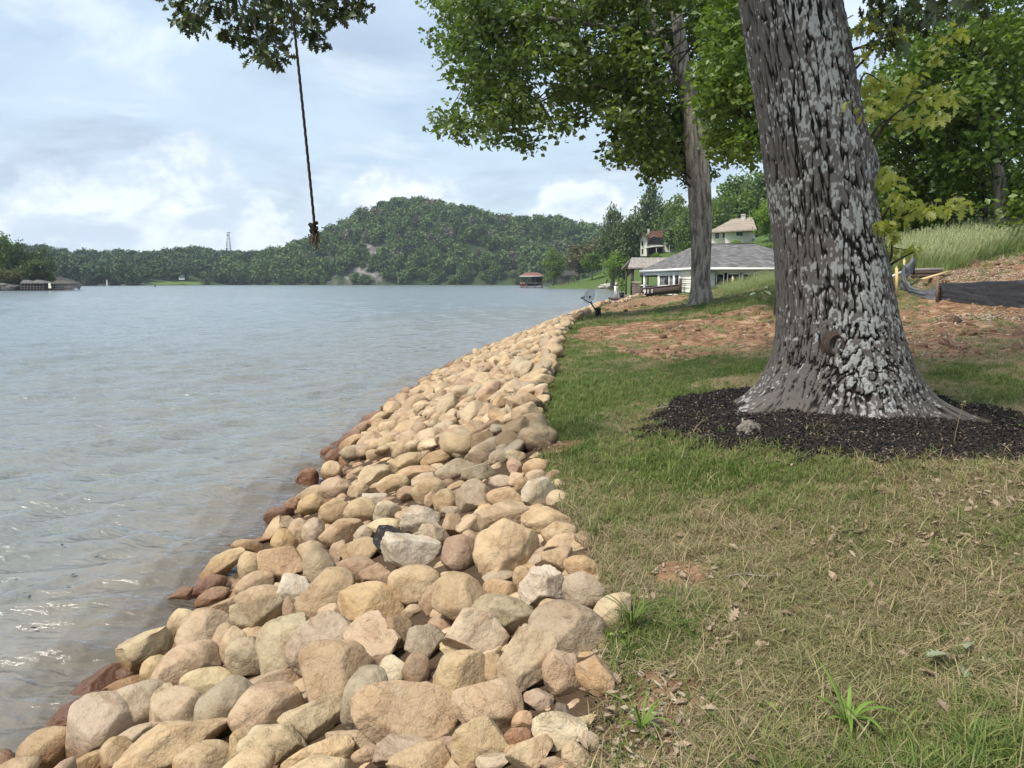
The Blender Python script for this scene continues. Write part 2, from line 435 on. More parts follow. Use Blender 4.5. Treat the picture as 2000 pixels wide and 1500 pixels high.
def zones(x, y, z):
    n1 = fbm(np.stack([x * .9, y * .9], -1), 4, 3) - .5; n2 = fbm(np.stack([x * .9 + 9, y * .9], -1), 4, 5) - .5
    k = np.clip(.10 * y, .5, 3)
    u, v = project(np.stack([x + n1 * k, y + n2 * k * 1.8, z], -1))
    sd = np.max([poly_sd(u, v, p) for p in DIRT], 0)
    dirt = smooth(sd, -6, 8) * (y < 60) * (y > 6)
    nn = fbm(np.stack([x * 2.2, y * 1.6], -1), 4, 8)
    dirt = dirt * smooth(nn, .30, .44)                      # grassy scraps left inside the clay
    # small bare spots by the stones
    for bu, bv, bd, br in ((1090, 880, 0, .22), (1270, 1360, 0, .34), (1330, 1130, 0, .13), (1240, 1430, 0, .3), (1980, 915, .15, .25), (1330, 650, 0, .5)):
        q = PZ(bu, bv, bd); dirt = np.maximum(dirt, smooth(np.hypot((x - q[0]) * .8, y - q[1]) + n1 * .4, br, br * .5))
    r = np.hypot((x - TREE[0] - .16) / 1.06, (y - TREE[1] + .12) / 1.08) + (n1 + n2) * .8 + .5 * (fbm(np.stack([x * 5, y * 5], -1), 3, 27) - .5)
    mulch = smooth(r, 1.97, 1.74)
    s = edge_dist(x, y)
    bank = smooth(s, .25, -.05) * (y < 85)
    # how green the turf is: strips beside the stones and past the tree, straw elsewhere
    green = np.zeros_like(x)
    for gu, gv, gx, gy, amt in ((1110, 800, 90, 130, 1.0), (1250, 760, 200, 55, .8), (1400, 715, 150, 25, 1.0), (1330, 900, 260, 75, .85), (1200, 960, 130, 80, .55), (1860, 728, 110, 16, 1.0), (1950, 760, 120, 30, .8),
                                (1900, 1420, 200, 90, .9), (1270, 1215, 90, 70, .55), (1220, 1420, 60, 60, .45), (1500, 1480, 150, 60, .4), (1130, 700, 70, 50, .8), (1980, 1040, 90, 60, .3), (1480, 985, 120, 45, .6)):
        green = np.maximum(green, amt * np.exp(-((u - gu) / gx) ** 2 - ((v - gv) / gy) ** 2))
    green = np.clip(green * (.55 + .9 * fbm(np.stack([x * 2.6, y * 2.6], -1), 3, 23)) + .5 * (fbm(np.stack([x * 1.7, y * 1.7], -1), 4, 21) - .52), 0, 1)
    far = smooth(y, 10, 16)
    green = green * (1 - far) + far * np.clip(.55 + 1.1 * (nn - .5), 0, 1)
    return dict(dirt=dirt * (1 - mulch), mulch=mulch, green=green, bank=bank, far=smooth(y, 55, 70))

ys = [-4.0]
while ys[-1] < 430: ys.append(ys[-1] + max(.05, .0125 * ys[-1]))
ys = np.array(ys); nx = 380
tt_ = np.linspace(0, 1, nx)
xl = np.where(ys < 90, -6.5, -6.5 + (ys - 90) * .02); xr = .86 * np.maximum(ys, 0) + 6.5
GX = xl[:, None] + (xr - xl)[:, None] * tt_[None] ** 1.08; GY = np.repeat(ys[:, None], nx, 1)
GH = hland(GX, GY); GS = edge_dist(GX, GY)
GZ = np.maximum(GH + np.minimum(GS, 0) * SLOPE, -3.2)
ZN = zones(GX, GY, GZ)
p2 = np.stack([GX, GY], -1)
clod = np.abs(fbm(p2 * np.array([1.2, 2.6]), 4, 31) - .5) * 2
rel = ZN['dirt'] * (.05 - .16 * clod + .10 * (fbm(p2 * 5.5, 3, 40) - .5)) * np.clip(GY / 13, .25, 1.15)
rel += (1 - ZN['dirt']) * .05 * (fbm(p2 * 2.3, 3, 44) - .5) + .018 * (fbm(p2 * 9, 2, 47) - .5)
rel += ZN['mulch'] * (.02 + .05 * (fbm(p2 * 6, 3, 50) - .5))
rel *= np.clip(1 - GY / 60, 0, 1)
GZ = GZ + rel
def ground_z(x, y):
    """height of the finished ground at points (nearest grid bilinear)"""
    x = np.asarray(x, float); y = np.asarray(y, float)
    j = np.clip(np.searchsorted(ys, y) - 1, 0, len(ys) - 2); fy = np.clip((y - ys[j]) / (ys[j + 1] - ys[j]), 0, 1)
    def row(j):
        tq = np.clip((x - xl[j]) / (xr[j] - xl[j]), 0, 1) ** (1 / 1.08) * (nx - 1); i = np.clip(tq.astype(int), 0, nx - 2); f = tq - i
        return GZ[j, i] * (1 - f) + GZ[j, i + 1] * f
    return row(j) * (1 - fy) + row(j + 1) * fy

m_ground, t, out = material('ground')
co = t.pos()
A = lambda n: t.attr(n)
fine = t.noise(co, 40, 5, .6); mid = t.noise(co, 6, 5, .6); mott = t.noise(co, 1.3, 4)
clay = t.mix(t.sstep(mid, .35, .68), (.155, .080, .045), (.33, .195, .112))
clay = t.mix(t.sstep(t.noise(t.scalev(co, (1, 1.6, 1)), 2.2, 5), .52, .66), clay, (.40, .27, .165))
clay = t.mix(t.sstep(t.voro(co, 22), .16, .06), clay, (.42, .33, .23))
straw = t.mix(t.sstep(fine, .35, .65), (.12, .085, .045), (.34, .26, .145))
turf = t.mix(t.sstep(fine, .35, .65), (.032, .050, .012), (.095, .130, .032))
c = t.mix(t.sstep(t.math('ADD', A('green'), t.math('MULTIPLY_ADD', mid, .5, -.25)), .22, .62), straw, turf)
c = t.mix(t.sstep(t.math('ADD', A('dirt'), t.math('MULTIPLY_ADD', mid, .6, -.3)), .3, .6), c, clay)
lawn = t.mix(t.sstep(mott, .3, .7), (.060, .100, .024), (.100, .145, .040))
c = t.mix(A('far'), c, lawn)
c = t.mix(A('bank'), c, t.mix(mid, (.05, .033, .02), (.14, .09, .055)))
mul = t.mix(t.sstep(t.voro(t.scalev(co, (1, 1.7, 1)), 90), .1, .5), (.010, .0085, .008), (.038, .033, .031))
c = t.mix(t.sstep(t.math('ADD', A('mulch'), t.math('MULTIPLY_ADD', fine, .5, -.25)), .35, .6), c, mul)
hgt = t.math('ADD', t.math('MULTIPLY', fine, .5), mid)
principled(t, out, c, .92, t.bump(hgt, .9, .05), .12)
r_ = np.arange(len(ys) - 1)[:, None] * nx + np.arange(nx - 1)[None]
gf = np.stack([r_, r_ + 1, r_ + nx + 1, r_ + nx], -1).reshape(-1, 4)
me = make_mesh('ground', np.stack([GX, GY, GZ], -1).reshape(-1, 3), gf, m_ground, True, {k: a.ravel() for k, a in ZN.items()})
link('ground', me, label='bank of patchy turf and red clay rising from the lake', cat='ground', kind='structure')

# ------------------------------------------------------------------ water
wy = [-14.0]
while wy[-1] < 5200:
    a = abs(wy[-1] - 1.0) if wy[-1] > -2 else 3 + abs(wy[-1])
    wy.append(wy[-1] + max(.04, (.0075 if a < 14 or a > 130 else .0048) * a + .0000030 * a * a))
wy = np.array(wy); nw = 300
wt = np.linspace(0, 1, nw)
spread = .80 * np.maximum(wy, 0) + 7
WX = -spread[:, None] * 1.0 + (spread[:, None] + (.27 * np.maximum(wy, 0) + 1.0)[:, None]) * wt[None]
WY = np.repeat(wy[:, None], nw, 1)
sp = np.maximum(np.gradient(wy)[:, None], np.gradient(WX, axis=1))
H = np.zeros_like(WX)
wr = np.random.default_rng(3)
for k in range(110):
    lam = .13 * (7 ** wr.random()); ang = radians((-36 if k % 2 else -68) + (18 if lam < .4 else 13) * wr.normal())
    if k % 4 == 3: lam = .7 * (5.5 ** wr.random())
    kx, ky = 2 * pi / lam * cos(ang), 2 * pi / lam * sin(ang)
    amp = .0046 * lam ** .86 * (1.25 if .2 < lam < .7 else .8)
    H += amp * smooth(lam / (sp + 1e-6), 2.0, 3.6) * np.sin(kx * WX + ky * WY + wr.random() * 6.28)
gust = .62 + .75 * fbm(np.stack([WX * .22, WY * .16], -1), 3, 70)
H = H * gust; H = H + 3.0 * H * H * (H > 0)
wdep = edge_dist(WX[:, ::6], WY[:, ::6]); wdep = np.repeat(wdep, 6, 1)[:, :nw]
wd = np.clip((-3.0 - wdep) , -1, 60)
H *= smooth(wd, -1.0, 1.4) * .72 + .28
m_water, t, out = material('lake_water')
co = t.pos()
n1 = t.noise(t.scalev(co, (1, 1.5, 1)), 7.0, 5, .6, .3); n2 = t.noise(co, 17, 3, .6, .2)
far_b = t.noise(t.scalev(co, (.32, 1.0, 1)), .9, 5, .62, .2)
hb = t.math('ADD', t.math('MULTIPLY', n1, 1.0), t.math('MULTIPLY', n2, .22))
nb = t.bump(hb, .42, .05)
nb = t.bump(far_b, .95, .34, nb)
fr = t.new('ShaderNodeFresnel'); fr.inputs['IOR'].default_value = 1.33; t.l.new(nb, fr.inputs['Normal'])
gl = t.new('ShaderNodeBsdfGlossy');  gl.inputs['Color'].default_value = (.93, .95, .97, 1); t.l.new(nb, gl.inputs['Normal'])
df = t.new('ShaderNodeBsdfDiffuse'); t.l.new(nb, df.inputs['Normal'])
dep = t.attr('depth')
wsep = t.new('ShaderNodeSeparateXYZ'); t.l.new(co, wsep.inputs[0])
t.put(gl.inputs['Roughness'], t.math('MULTIPLY_ADD', t.sstep(wsep.outputs[1], 8, 160), .04, .11))   # wavelets too fine to model

t.put(df.inputs['Color'], t.mix(t.sstep(dep, .0, 2.2), (.235, .20, .155), t.mix(t.sstep(dep, 3, 25), (.21, .215, .195), (.20, .235, .24))))
tr = t.new('ShaderNodeBsdfTransparent'); tr.inputs['Color'].default_value = (.80, .72, .58, 1)
mx = t.new('ShaderNodeMixShader'); t.put(mx.inputs[0], t.math('MULTIPLY_ADD', t.sstep(dep, -.5, 1.15), .78, .22)); t.l.new(tr.outputs[0], mx.inputs[1]); t.l.new(df.outputs[0], mx.inputs[2])
m2 = t.new('ShaderNodeMixShader'); t.l.new(fr.outputs[0], m2.inputs[0]); t.l.new(mx.outputs[0], m2.inputs[1]); t.l.new(gl.outputs[0], m2.inputs[2])
t.l.new(m2.outputs[0], out.inputs['Surface'])
r_ = np.arange(len(wy) - 1)[:, None] * nw + np.arange(nw - 1)[None]
wf = np.stack([r_, r_ + 1, r_ + nw + 1, r_ + nw], -1).reshape(-1, 4)
me = make_mesh('lake_water', np.stack([WX, WY, WATER + H], -1).reshape(-1, 3), wf, m_water, True, {'depth': wd.ravel()})
link('lake_water', me, label='wide grey blue lake rippled by the wind', cat='lake', kind='structure')
# ------------------------------------------------------------------ stones of the bank
m_stone, t, out = material('river_stone')
co = t.objco(); wp = t.pos()
base = t.attr('tint', 'Color')
sd_ = t.attr('seed')
ofs = t.new('ShaderNodeCombineXYZ', ins={0: t.math('MULTIPLY', sd_, 37.0), 1: t.math('MULTIPLY', sd_, 91.0), 2: t.math('MULTIPLY', sd_, 53.0)}).outputs[0]
pc = t.new('ShaderNodeVectorMath', operation='ADD'); t.l.new(wp, pc.inputs[0]); t.l.new(ofs, pc.inputs[1]); pc = pc.outputs[0]
n_lo = t.noise(pc, 5.5, 5, .6, .6); n_mid = t.noise(pc, 22, 6, .65, .4); n_hi = t.noise(pc, 120, 3, .6)
wv = t.new('ShaderNodeTexWave', wave_type='BANDS', bands_direction='DIAGONAL'); t.l.new(pc, wv.inputs['Vector'])
for k_, v_ in (('Scale', 5.0), ('Distortion', 9.0), ('Detail', 4.0), ('Detail Scale', 1.4)): wv.inputs[k_].default_value = v_
c = t.mix(t.math('MULTIPLY', t.sstep(n_lo, .42, .66), .5), base, t.mix(1.0, base, (.62, .50, .40), 'MULTIPLY'))
c = t.mix(t.math('MULTIPLY', t.sstep(n_mid, .50, .72), .30), c, (.50, .41, .29))
c = t.mix(t.math('MULTIPLY', t.sstep(wv.outputs[0], .85, .99), .14), c, (.22, .125, .065))
c = t.mix(t.math('MULTIPLY', t.sstep(n_hi, .60, .78), .30), c, (.10, .075, .05))
vein = t.noise(pc, 6.5, 5, .6, 1.2)
cr_m = t.math('MULTIPLY', t.sstep(t.math('ABSOLUTE', t.math('SUBTRACT', vein, .5)), .012, .0), t.sstep(n_lo, .47, .58))
c = t.mix(t.math('MULTIPLY', cr_m, .06), c, (.10, .06, .035))
c = t.mix(1.0, c, t.new('ShaderNodeCombineColor', ins={i: t.math('MULTIPLY_ADD', n_hi, .6, .70) for i in range(3)}).outputs[0], 'MULTIPLY')
# stones in the splash zone stay wet, darker and shinier
zz = t.new('ShaderNodeSeparateXYZ'); t.l.new(wp, zz.inputs[0])
wet = t.sstep(t.math('MULTIPLY_ADD', n_lo, .22, zz.outputs[2]), -.66, -.84)
c = t.mix(t.math('MULTIPLY', wet, .85), c, t.mix(1.0, c, (.50, .34, .24), 'MULTIPLY'))
hh = t.math('ADD', t.math('MULTIPLY_ADD', n_mid, .55, n_lo), t.math('MULTIPLY_ADD', n_hi, .10, t.math('MULTIPLY', cr_m, -.10)))
principled(t, out, c, t.math('MULTIPLY_ADD', wet, -.5, .82), t.bump(hh, .9, .03), .35)

PAL = dict(tan=(.46, .325, .185), pale=(.54, .415, .255), grey=(.41, .315, .205), green=(.365, .30, .195), rust=(.33, .17, .085), orange=(.47, .305, .15),
           brown=(.32, .205, .118), wet=(.19, .105, .06), white=(.58, .49, .35), yellow=(.52, .38, .205), black=(.030, .028, .028), pink=(.44, .30, .195), dark=(.17, .125, .09))
for k_ in PAL:
    if k_ not in ('black', 'dark'): PAL[k_] = tuple(.74 * a + .26 * b for a, b in zip(PAL[k_], (.455, .35, .235) if k_ not in ('wet', 'rust') else (.36, .235, .15)))
def stone_shape(lvl, kind, r):
    """unit stone: rounded cobble, blocky, wedge or broken"""
    v, f = ico(lvl); v = v.copy(); o = r.random(3) * 50
    pw = dict(r=1.0, b=.62, w=.8, f=.72)[kind]
    if pw != 1.0:
        q = np.sign(v) * np.abs(v) ** pw; v = v * .35 + q * .65; v /= np.abs(v).max(0)
    d = 1 + (.40 if kind == 'r' else .44) * (fbm(v * 1.15 + o, 3, 3) - .5)
    v = v * d[:, None]
    ncut = dict(r=8, b=11, w=9, f=13)[kind]
    for i in range(ncut):
        n = r.normal(size=3); n /= np.linalg.norm(n)
        off = (.63 if kind == 'r' else .56) + .26 * r.random()
        if kind == 'w' and i == 0: off = .22
        h = v @ n - off; soft = .048 if kind == 'r' else .02
        h = np.where(h > 0, h, 0); v = v - n * (h - soft * (1 - np.exp(-h / soft)) * .8)[:, None]
    if kind == 'r': v = v * (1 + .07 * (fbm(v * 3.1 + o, 3, 9) - .5))[:, None]
    else:
        a = np.abs(fbm(v * 2.3 + o, 4, 9) - .5); v = v * (1 + .10 - .55 * a * .5)[:, None] * (1 + .06 * (fbm(v * 7 + o, 2, 12) - .5))[:, None]
    v = v - (v.max(0) + v.min(0)) / 2; v /= np.abs(v).max(0)
    return v, f
STONES_XY = []
def facing(p):
    fw = np.array([p[0], p[1], p[2] - EYE]); fw /= np.linalg.norm(fw)
    rt = np.cross(fw, [0, 0, 1.0]); rt /= np.linalg.norm(rt)
    return rt, np.cross(rt, fw), fw
def hit(u, v, lift=0.0):
    r = ray(u, v); ds = np.concatenate([np.arange(1.6, 14, .02), np.arange(14, 60, .1)])
    k = ds / r[1]; q = r[None] * k[:, None] + np.array([0, 0, EYE])
    z = surf(q[:, 0], q[:, 1]) + lift; i = np.argmax(q[:, 2] < z); return q[i]
# photo pixel box of each stone: u, v, w, h, tilt, shape, colour, words
HS = [
 (350,1175,62,40,25,'w','brown','brown wedge stone half in the water'),(415,1165,62,30,15,'r','brown','flat brown stone'),(442,1185,84,32,5,'w','tan','flat angular tan stone'),(505,1203,90,62,10,'b','grey','blocky grey tan stone with a dark lower edge'),
 (362,1222,60,62,20,'r','pale','pale knobbly round stone'),(402,1242,96,92,30,'r','tan','tall smooth tan stone with a domed top'),(434,1260,44,74,-15,'r','tan','narrow upright tan stone'),(231,1260,54,30,5,'r','wet','small red brown stone standing in the water'),
 (290,1281,102,78,18,'b','pale','pale stone with one dark broken side'),(311,1315,54,62,35,'r','yellow','small yellowish egg shaped stone'),(357,1318,132,88,32,'r','tan','big smooth tan stone lying aslant'),(345,1275,24,36,0,'r','brown','little brown stone'),
 (410,1335,96,54,-10,'r','pale','pale flattened stone'),(243,1346,84,34,8,'r','yellow','flat yellowish stone'),(187,1350,114,54,32,'w','wet','dark wet wedge of rock'),(266,1386,100,94,-20,'r','grey','round grey tan stone'),
 (140,1403,132,48,15,'w','wet','long wet brown slab'),(97,1437,104,44,24,'w','rust','red brown slab'),(196,1432,114,122,38,'r','grey','big smooth grey cobble at the lake end'),(96,1474,88,80,20,'r','yellow','yellow tan rounded stone at the lake end'),
 (320,1388,44,84,-12,'r','pale','pale narrow ridged stone'),(358,1388,88,88,10,'b','grey','squat grey tan stone'),(440,1385,88,106,-45,'r','green','greenish grey oval stone'),(330,1464,210,88,20,'b','tan','largest tan slab along the bottom edge'),
 (225,1472,54,48,40,'r','yellow','small yellow round stone'),(262,1447,94,42,20,'r','pale','pale stone in front of the slab'),(172,1494,66,34,10,'r','yellow','yellow stone at the picture foot'),(403,1488,100,66,5,'r','yellow','broad yellow stone'),
 (475,1458,62,58,35,'r','tan','tan egg stone'),(250,1322,74,38,15,'w','wet','brown stone just awash'),
 (519,1170,104,50,-12,'r','tan','smooth long tan stone'),(575,1194,40,58,15,'r','brown','brown upright stone'),(577,1150,60,50,-25,'f','white','small white broken cube'),(640,1168,118,94,25,'r','tan','large humped stone with a bluish stain'),
 (726,1183,124,88,-22,'r','orange','large mottled orange tan stone'),(650,1204,58,46,-25,'r','tan','rounded tan stone peeping from behind'),(632,1264,120,112,48,'w','grey','big triangular grey tan stone'),(493,1285,84,88,30,'f','green','grey broken wedge with a pale face'),
 (556,1265,92,106,5,'b','green','big square grey block with a white vein'),(460,1272,50,84,10,'r','tan','upright tan cobble'),(604,1228,34,34,0,'b','rust','small rusty stone'),(724,1253,98,108,-20,'w','tan','angular tan stone like a tooth'),
 (775,1240,62,68,5,'b','brown','brown block with a pale top'),(827,1252,68,70,-40,'b','green','grey green lump'),(654,1322,130,122,-10,'r','tan','biggest pear shaped tan boulder'),(716,1366,84,112,-30,'r','green','greenish grey saddle shaped stone'),
 (773,1318,64,64,-15,'f','white','white speckled angular stone'),(813,1309,52,64,10,'r','brown','brown domed stone'),(519,1386,120,88,15,'r','tan','smooth tan oval cobble'),(612,1407,116,70,3,'b','pale','pale loaf shaped stone with a crack'),
 (530,1336,136,42,8,'r','tan','long log like stone'),(795,1396,190,108,-5,'f','tan','largest craggy block in the foreground'),(535,1460,118,80,-20,'b','pale','pale stone split by a crack'),(693,1452,104,44,-5,'w','grey','dark flat grey brown stone'),
 (622,1486,126,60,10,'r','yellow','broad yellow tan stone at the foot'),(718,1472,58,30,10,'r','tan','small tan stone at the foot'),(783,1462,104,60,15,'w','grey','slaty grey wedge'),(825,1486,126,62,0,'b','tan','flat tan block at the foot'),(525,1492,64,34,20,'b','pink','pinkish stone with a red streak'),
 (806,1196,44,30,0,'r','tan','small tan egg'),
 (808,1147,98,80,-5,'r','tan','big round tan boulder with a flat face'),(898,1170,90,104,42,'r','tan','long tan stone standing aslant'),(980,1206,120,80,-12,'b','green','grey tan angular boulder'),(932,1237,116,82,-15,'b','pale','pale broken boulder with a sharp ridge'),
 (1110,1231,146,100,-12,'r','grey','broad grey pink boulder by the grass'),(1075,1186,48,34,10,'r','tan','small round stone behind'),(1198,1190,80,54,20,'f','pale','pale rough stone lying out on the grass'),(1143,1157,88,70,-20,'r','grey','flat faced grey tan stone'),
 (1060,1148,94,82,10,'f','white','pale crumpled boulder'),(1023,1298,82,146,-32,'f','pale','pale long slab tipped on end'),(900,1320,114,90,22,'r','tan','smooth tan stone shaped like a loaf'),(1100,1317,80,82,-5,'b','tan','tan block with a dark underside'),
 (1162,1322,64,72,20,'b','orange','orange tan stone at the grass edge'),(963,1307,36,58,0,'b','orange','orange brown stone in the gap'),(887,1267,58,48,-20,'b','yellow','yellow chipped stone'),(955,1378,132,108,-30,'r','tan','large smooth domed boulder'),
 (938,1449,104,80,10,'b','tan','tan brick like boulder'),(1050,1372,58,48,-10,'f','pink','striped brown stone'),(1090,1428,98,76,-25,'f','white','pale chipped boulder near the soil'),(1020,1410,42,38,15,'r','orange','little tan egg'),
 (1015,1443,58,42,15,'b','rust','rust coloured stone'),(1000,1473,32,32,0,'r','orange','small ochre stone'),(1040,1472,86,58,35,'b','yellow','yellow tan flat stone'),(965,1492,64,40,15,'b','pale','pale stone at the foot'),(900,1494,40,30,0,'r','tan','tiny tan stone'),
 (1125,1480,58,52,-20,'b','pale','pale block at the foot by the soil'),(1082,1494,48,28,0,'r','tan','tan stone at the foot'),(1145,1412,46,32,30,'w','yellow','thin yellow splinter'),(1152,1452,32,40,-15,'b','grey','small grey stone in the soil'),
 (880,1463,36,42,0,'b','brown','dark brown stone'),(1100,1388,34,28,0,'b','dark','dark grey stone on the soil'),
 (432,1081,56,30,12,'r','wet','dark red stone lapped by the water'),(430,1110,100,46,27,'w','yellow','long yellow stone pointing at the lake'),(393,1120,34,28,0,'r','rust','red brown stone at the water'),(408,1150,68,42,20,'r','wet','wet brown stone'),(490,1110,48,54,-20,'r','yellow','yellow brown round stone'),
 (550,1102,88,66,-15,'f','orange','orange boulder with a splintered face'),(498,1140,72,42,18,'r','tan','smooth oval stone'),(623,1107,58,86,5,'r','grey','upright smooth grey stone'),(607,1085,54,54,0,'r','tan','tan stone behind the upright one'),
 (558,1058,52,46,-10,'r','orange','orange round stone'),(485,1070,60,30,-12,'r','yellow','flat yellow stone near the water'),(542,1036,74,42,38,'w','yellow','yellow keel shaped stone'),(585,1042,46,54,25,'r','tan','tan oval stone'),(612,1038,46,48,15,'r','pale','pale rounded stone'),
 (668,1040,86,50,8,'r','orange','broad pinkish tan cobble'),(656,1000,66,50,20,'b','orange','half pale half rusty stone'),(707,1000,66,56,-10,'r','yellow','pale yellow round boulder'),(758,1000,60,44,10,'f','white','white chipped stone'),(755,1030,74,36,0,'r','pale','pale oval stone'),
 (703,1074,74,52,-15,'b','tan','tan folded stone'),(712,1043,40,32,30,'r','grey','small grey cobble'),(757,1058,54,60,-15,'f','black','black charred rock'),(662,1082,34,50,0,'r','tan','narrow tan stone'),(800,1078,110,72,-18,'f','white','cream boulder with deep folds'),
 (700,1114,86,50,5,'r','brown','brown rounded stone'),(737,1128,70,54,-15,'f','brown','stone with a pale top and brown foot'),(610,987,56,42,15,'r','orange','orange tan arched stone'),(605,966,60,28,18,'r','pale','pale long stone by the water'),(655,954,60,42,8,'r','tan','tan lumpy stone'),
 (730,930,66,46,32,'r','pale','pale pointed stone'),(767,946,66,38,5,'r','yellow','yellow rounded stone'),(700,959,42,34,25,'w','tan','small tan wedge'),(733,974,50,26,5,'b','white','little white topped stone'),(797,965,44,32,0,'r','pink','pinkish round stone'),
 (648,921,40,40,0,'r','yellow','yellow stone above the water'),(600,936,42,40,0,'b','rust','rust stone at the water'),(545,1006,56,34,15,'r','wet','brown stone in the wash'),(570,986,30,28,0,'b','orange','small orange stone'),
 (823,1014,78,54,0,'f','white','stone with a white chipped top'),(850,1050,64,52,-5,'f','white','broken hollow white stone'),(898,1085,68,76,-15,'r','brown','brown egg standing on end'),(990,1076,124,116,-3,'b','tan','biggest square tan boulder'),
 (882,1027,40,46,0,'b','brown','brown angular stone'),(917,1028,56,40,25,'f','tan','small tan stone with an orange tip'),(985,1007,106,54,8,'r','tan','long smooth tan boulder'),(1068,1018,100,56,-5,'r','tan','broad domed boulder near the turf'),
 (1093,1042,70,48,15,'r','yellow','yellow banded stone'),(1095,1062,70,40,5,'b','tan','tan flat topped stone'),(1087,1094,60,54,0,'f','tan','ribbed tan stone'),(1142,1055,42,34,-10,'b','pink','small stone out in the grass'),(1135,1108,68,46,-8,'r','orange','orange tan half buried stone'),
 (926,968,72,64,5,'b','grey','square grey tan boulder'),(988,973,76,46,-10,'r','orange','orange banded boulder'),(1050,962,56,66,-35,'f','white','pale rough stone beside the turf'),(872,980,50,50,15,'r','tan','rounded tan stone'),(841,961,64,56,40,'r','tan','tan drop shaped stone'),(842,976,28,34,0,'r','tan','small upright stone'),
 (890,918,80,42,15,'r','grey','grey oval stone'),(935,926,70,38,12,'b','green','flat greenish stone'),(1045,913,50,36,5,'r','orange','orange round stone by the turf'),(1007,916,38,40,-10,'b','pink','pinkish block'),(1047,933,40,32,20,'r','tan','tan cobble by the turf'),(985,944,60,32,-12,'r','grey','grey rounded stone'),(1010,938,34,34,-30,'b','tan','little tilted stone'),
 (1007,894,46,30,-20,'r','pale','pale pointed stone'),(972,892,44,28,30,'r','grey','grey leaning stone'),(935,896,56,30,0,'r','pink','pinkish flat stone'),(855,896,68,32,15,'r','orange','orange flat stone'),(797,903,70,36,15,'r','tan','tan boulder far up'),(815,926,76,34,5,'r','orange','orange tan long stone'),(828,941,48,34,20,'r','grey','grey brown rounded stone'),
 (975,1128,66,30,8,'r','green','grey crescent shaped stone'),(977,1154,70,48,0,'r','orange','banded orange brown stone'),(1022,1131,40,50,5,'r','yellow','yellow stone squeezed between boulders'),(880,1134,58,34,0,'r','tan','tan stone under the boulder'),(855,1160,44,86,-35,'w','brown','dark long splinter leaning between boulders'),
 (920,1051,40,32,0,'r','pink','pink rounded stone'),(945,1003,40,26,0,'r','yellow','small yellow stone'),(880,1002,44,26,5,'b','grey','small grey stone'),
]
_place_use = {}
def zone_words(u, v, p):
    s = float(edge_dist(np.array([p[0]]), np.array([p[1]]))[0])
    return 'at the water' if p[2] < -.78 else ('beside the grass' if s > -.42 else '')
hero = []
srng = np.random.default_rng(11)
for (u, v, w_, h_, rot, kind, colr, words) in HS:
    q0 = hit(u, v, 0.04)
    dist = np.linalg.norm(q0 - np.array([0, 0, EYE])); px = dist / F * (1 / (CP + (750 - v) / F * SP)) ** 0 
    a, b = w_ / 2 * px * 1.01, h_ / 2 * px * 1.01
    q = hit(u, v, min(b, .16) * .72)
    rt, up, fw = facing(q); cr, sr = cos(radians(rot)), sin(radians(rot))
    e1 = rt * cr + up * sr; e2 = -rt * sr + up * cr
    c_ = max(.62 * (a + b) / 2, min(a, b) * .85)
    lvl = 4 if max(w_, h_) > 92 else 3
    sv, sf = stone_shape(lvl, kind, srng)
    wv_ = (sv * np.array([a, b, c_])) @ np.stack([e1, e2, fw]) 
    base = np.array(PAL[colr]) * (.86 + .24 * srng.random()) * np.array([1, .97 + .06 * srng.random(), .92 + .16 * srng.random()])
    hero.append(dict(q=q, v=wv_, f=sf, col=base, words=words, u=u, vv=v, w=w_, h=h_, r=(a + b) / 2))
# two layers of cobbles fill the rest of the bank
def strip_points(n, ymax, r):
    y = -1 + (ymax + 1) * r.random(n) ** 1.0; s = -3.75 + 3.85 * r.random(n)
    # offset from the edge polyline along the local normal
    seg = EDGE[:18]; L = np.hypot(*np.diff(seg, axis=0).T); cum = np.concatenate([[0], np.cumsum(L)])
    k = np.clip(np.searchsorted(cum, r.random(n) * cum[-1]) - 1, 0, len(L) - 1); ff = r.random(n)
    e = np.diff(seg, axis=0)[k]; p = seg[:-1][k] + ff[:, None] * e; nrm = np.stack([e[:, 1], -e[:, 0]], 1) / L[k][:, None]
    return p + nrm * s[:, None]
fill = []
hq = np.array([h['q'] for h in hero]); hr = np.array([h['r'] for h in hero])
cell = {}
def try_add(x, y, rad, lay, tight):
    ci, cj = int(math.floor(x / .4)), int(math.floor(y / .4))
    for i in range(ci - 1, ci + 2):
        for j in range(cj - 1, cj + 2):
            for (a, b, r2) in cell.get((i, j, lay), ()):
                if (a - x) ** 2 + (b - y) ** 2 < ((rad + r2) * tight) ** 2: return False
    cell.setdefault((ci, cj, lay), []).append((x, y, rad)); return True
frng = np.random.default_rng(5)
cand = strip_points(80000, 70, frng)
cs = edge_dist(cand[:, 0], cand[:, 1]); cu, cv = project(np.stack([cand[:, 0], cand[:, 1], surf(cand[:, 0], cand[:, 1]) + .1], -1))
HPOLY = [(20, 1520), (30, 1440), (220, 1240), (370, 1080), (545, 960), (620, 900), (790, 880), (1060, 872), (1100, 960), (1170, 1040), (1240, 1190), (1190, 1330), (1180, 1520)]
in_hero = poly_sd(cu, cv, HPOLY)
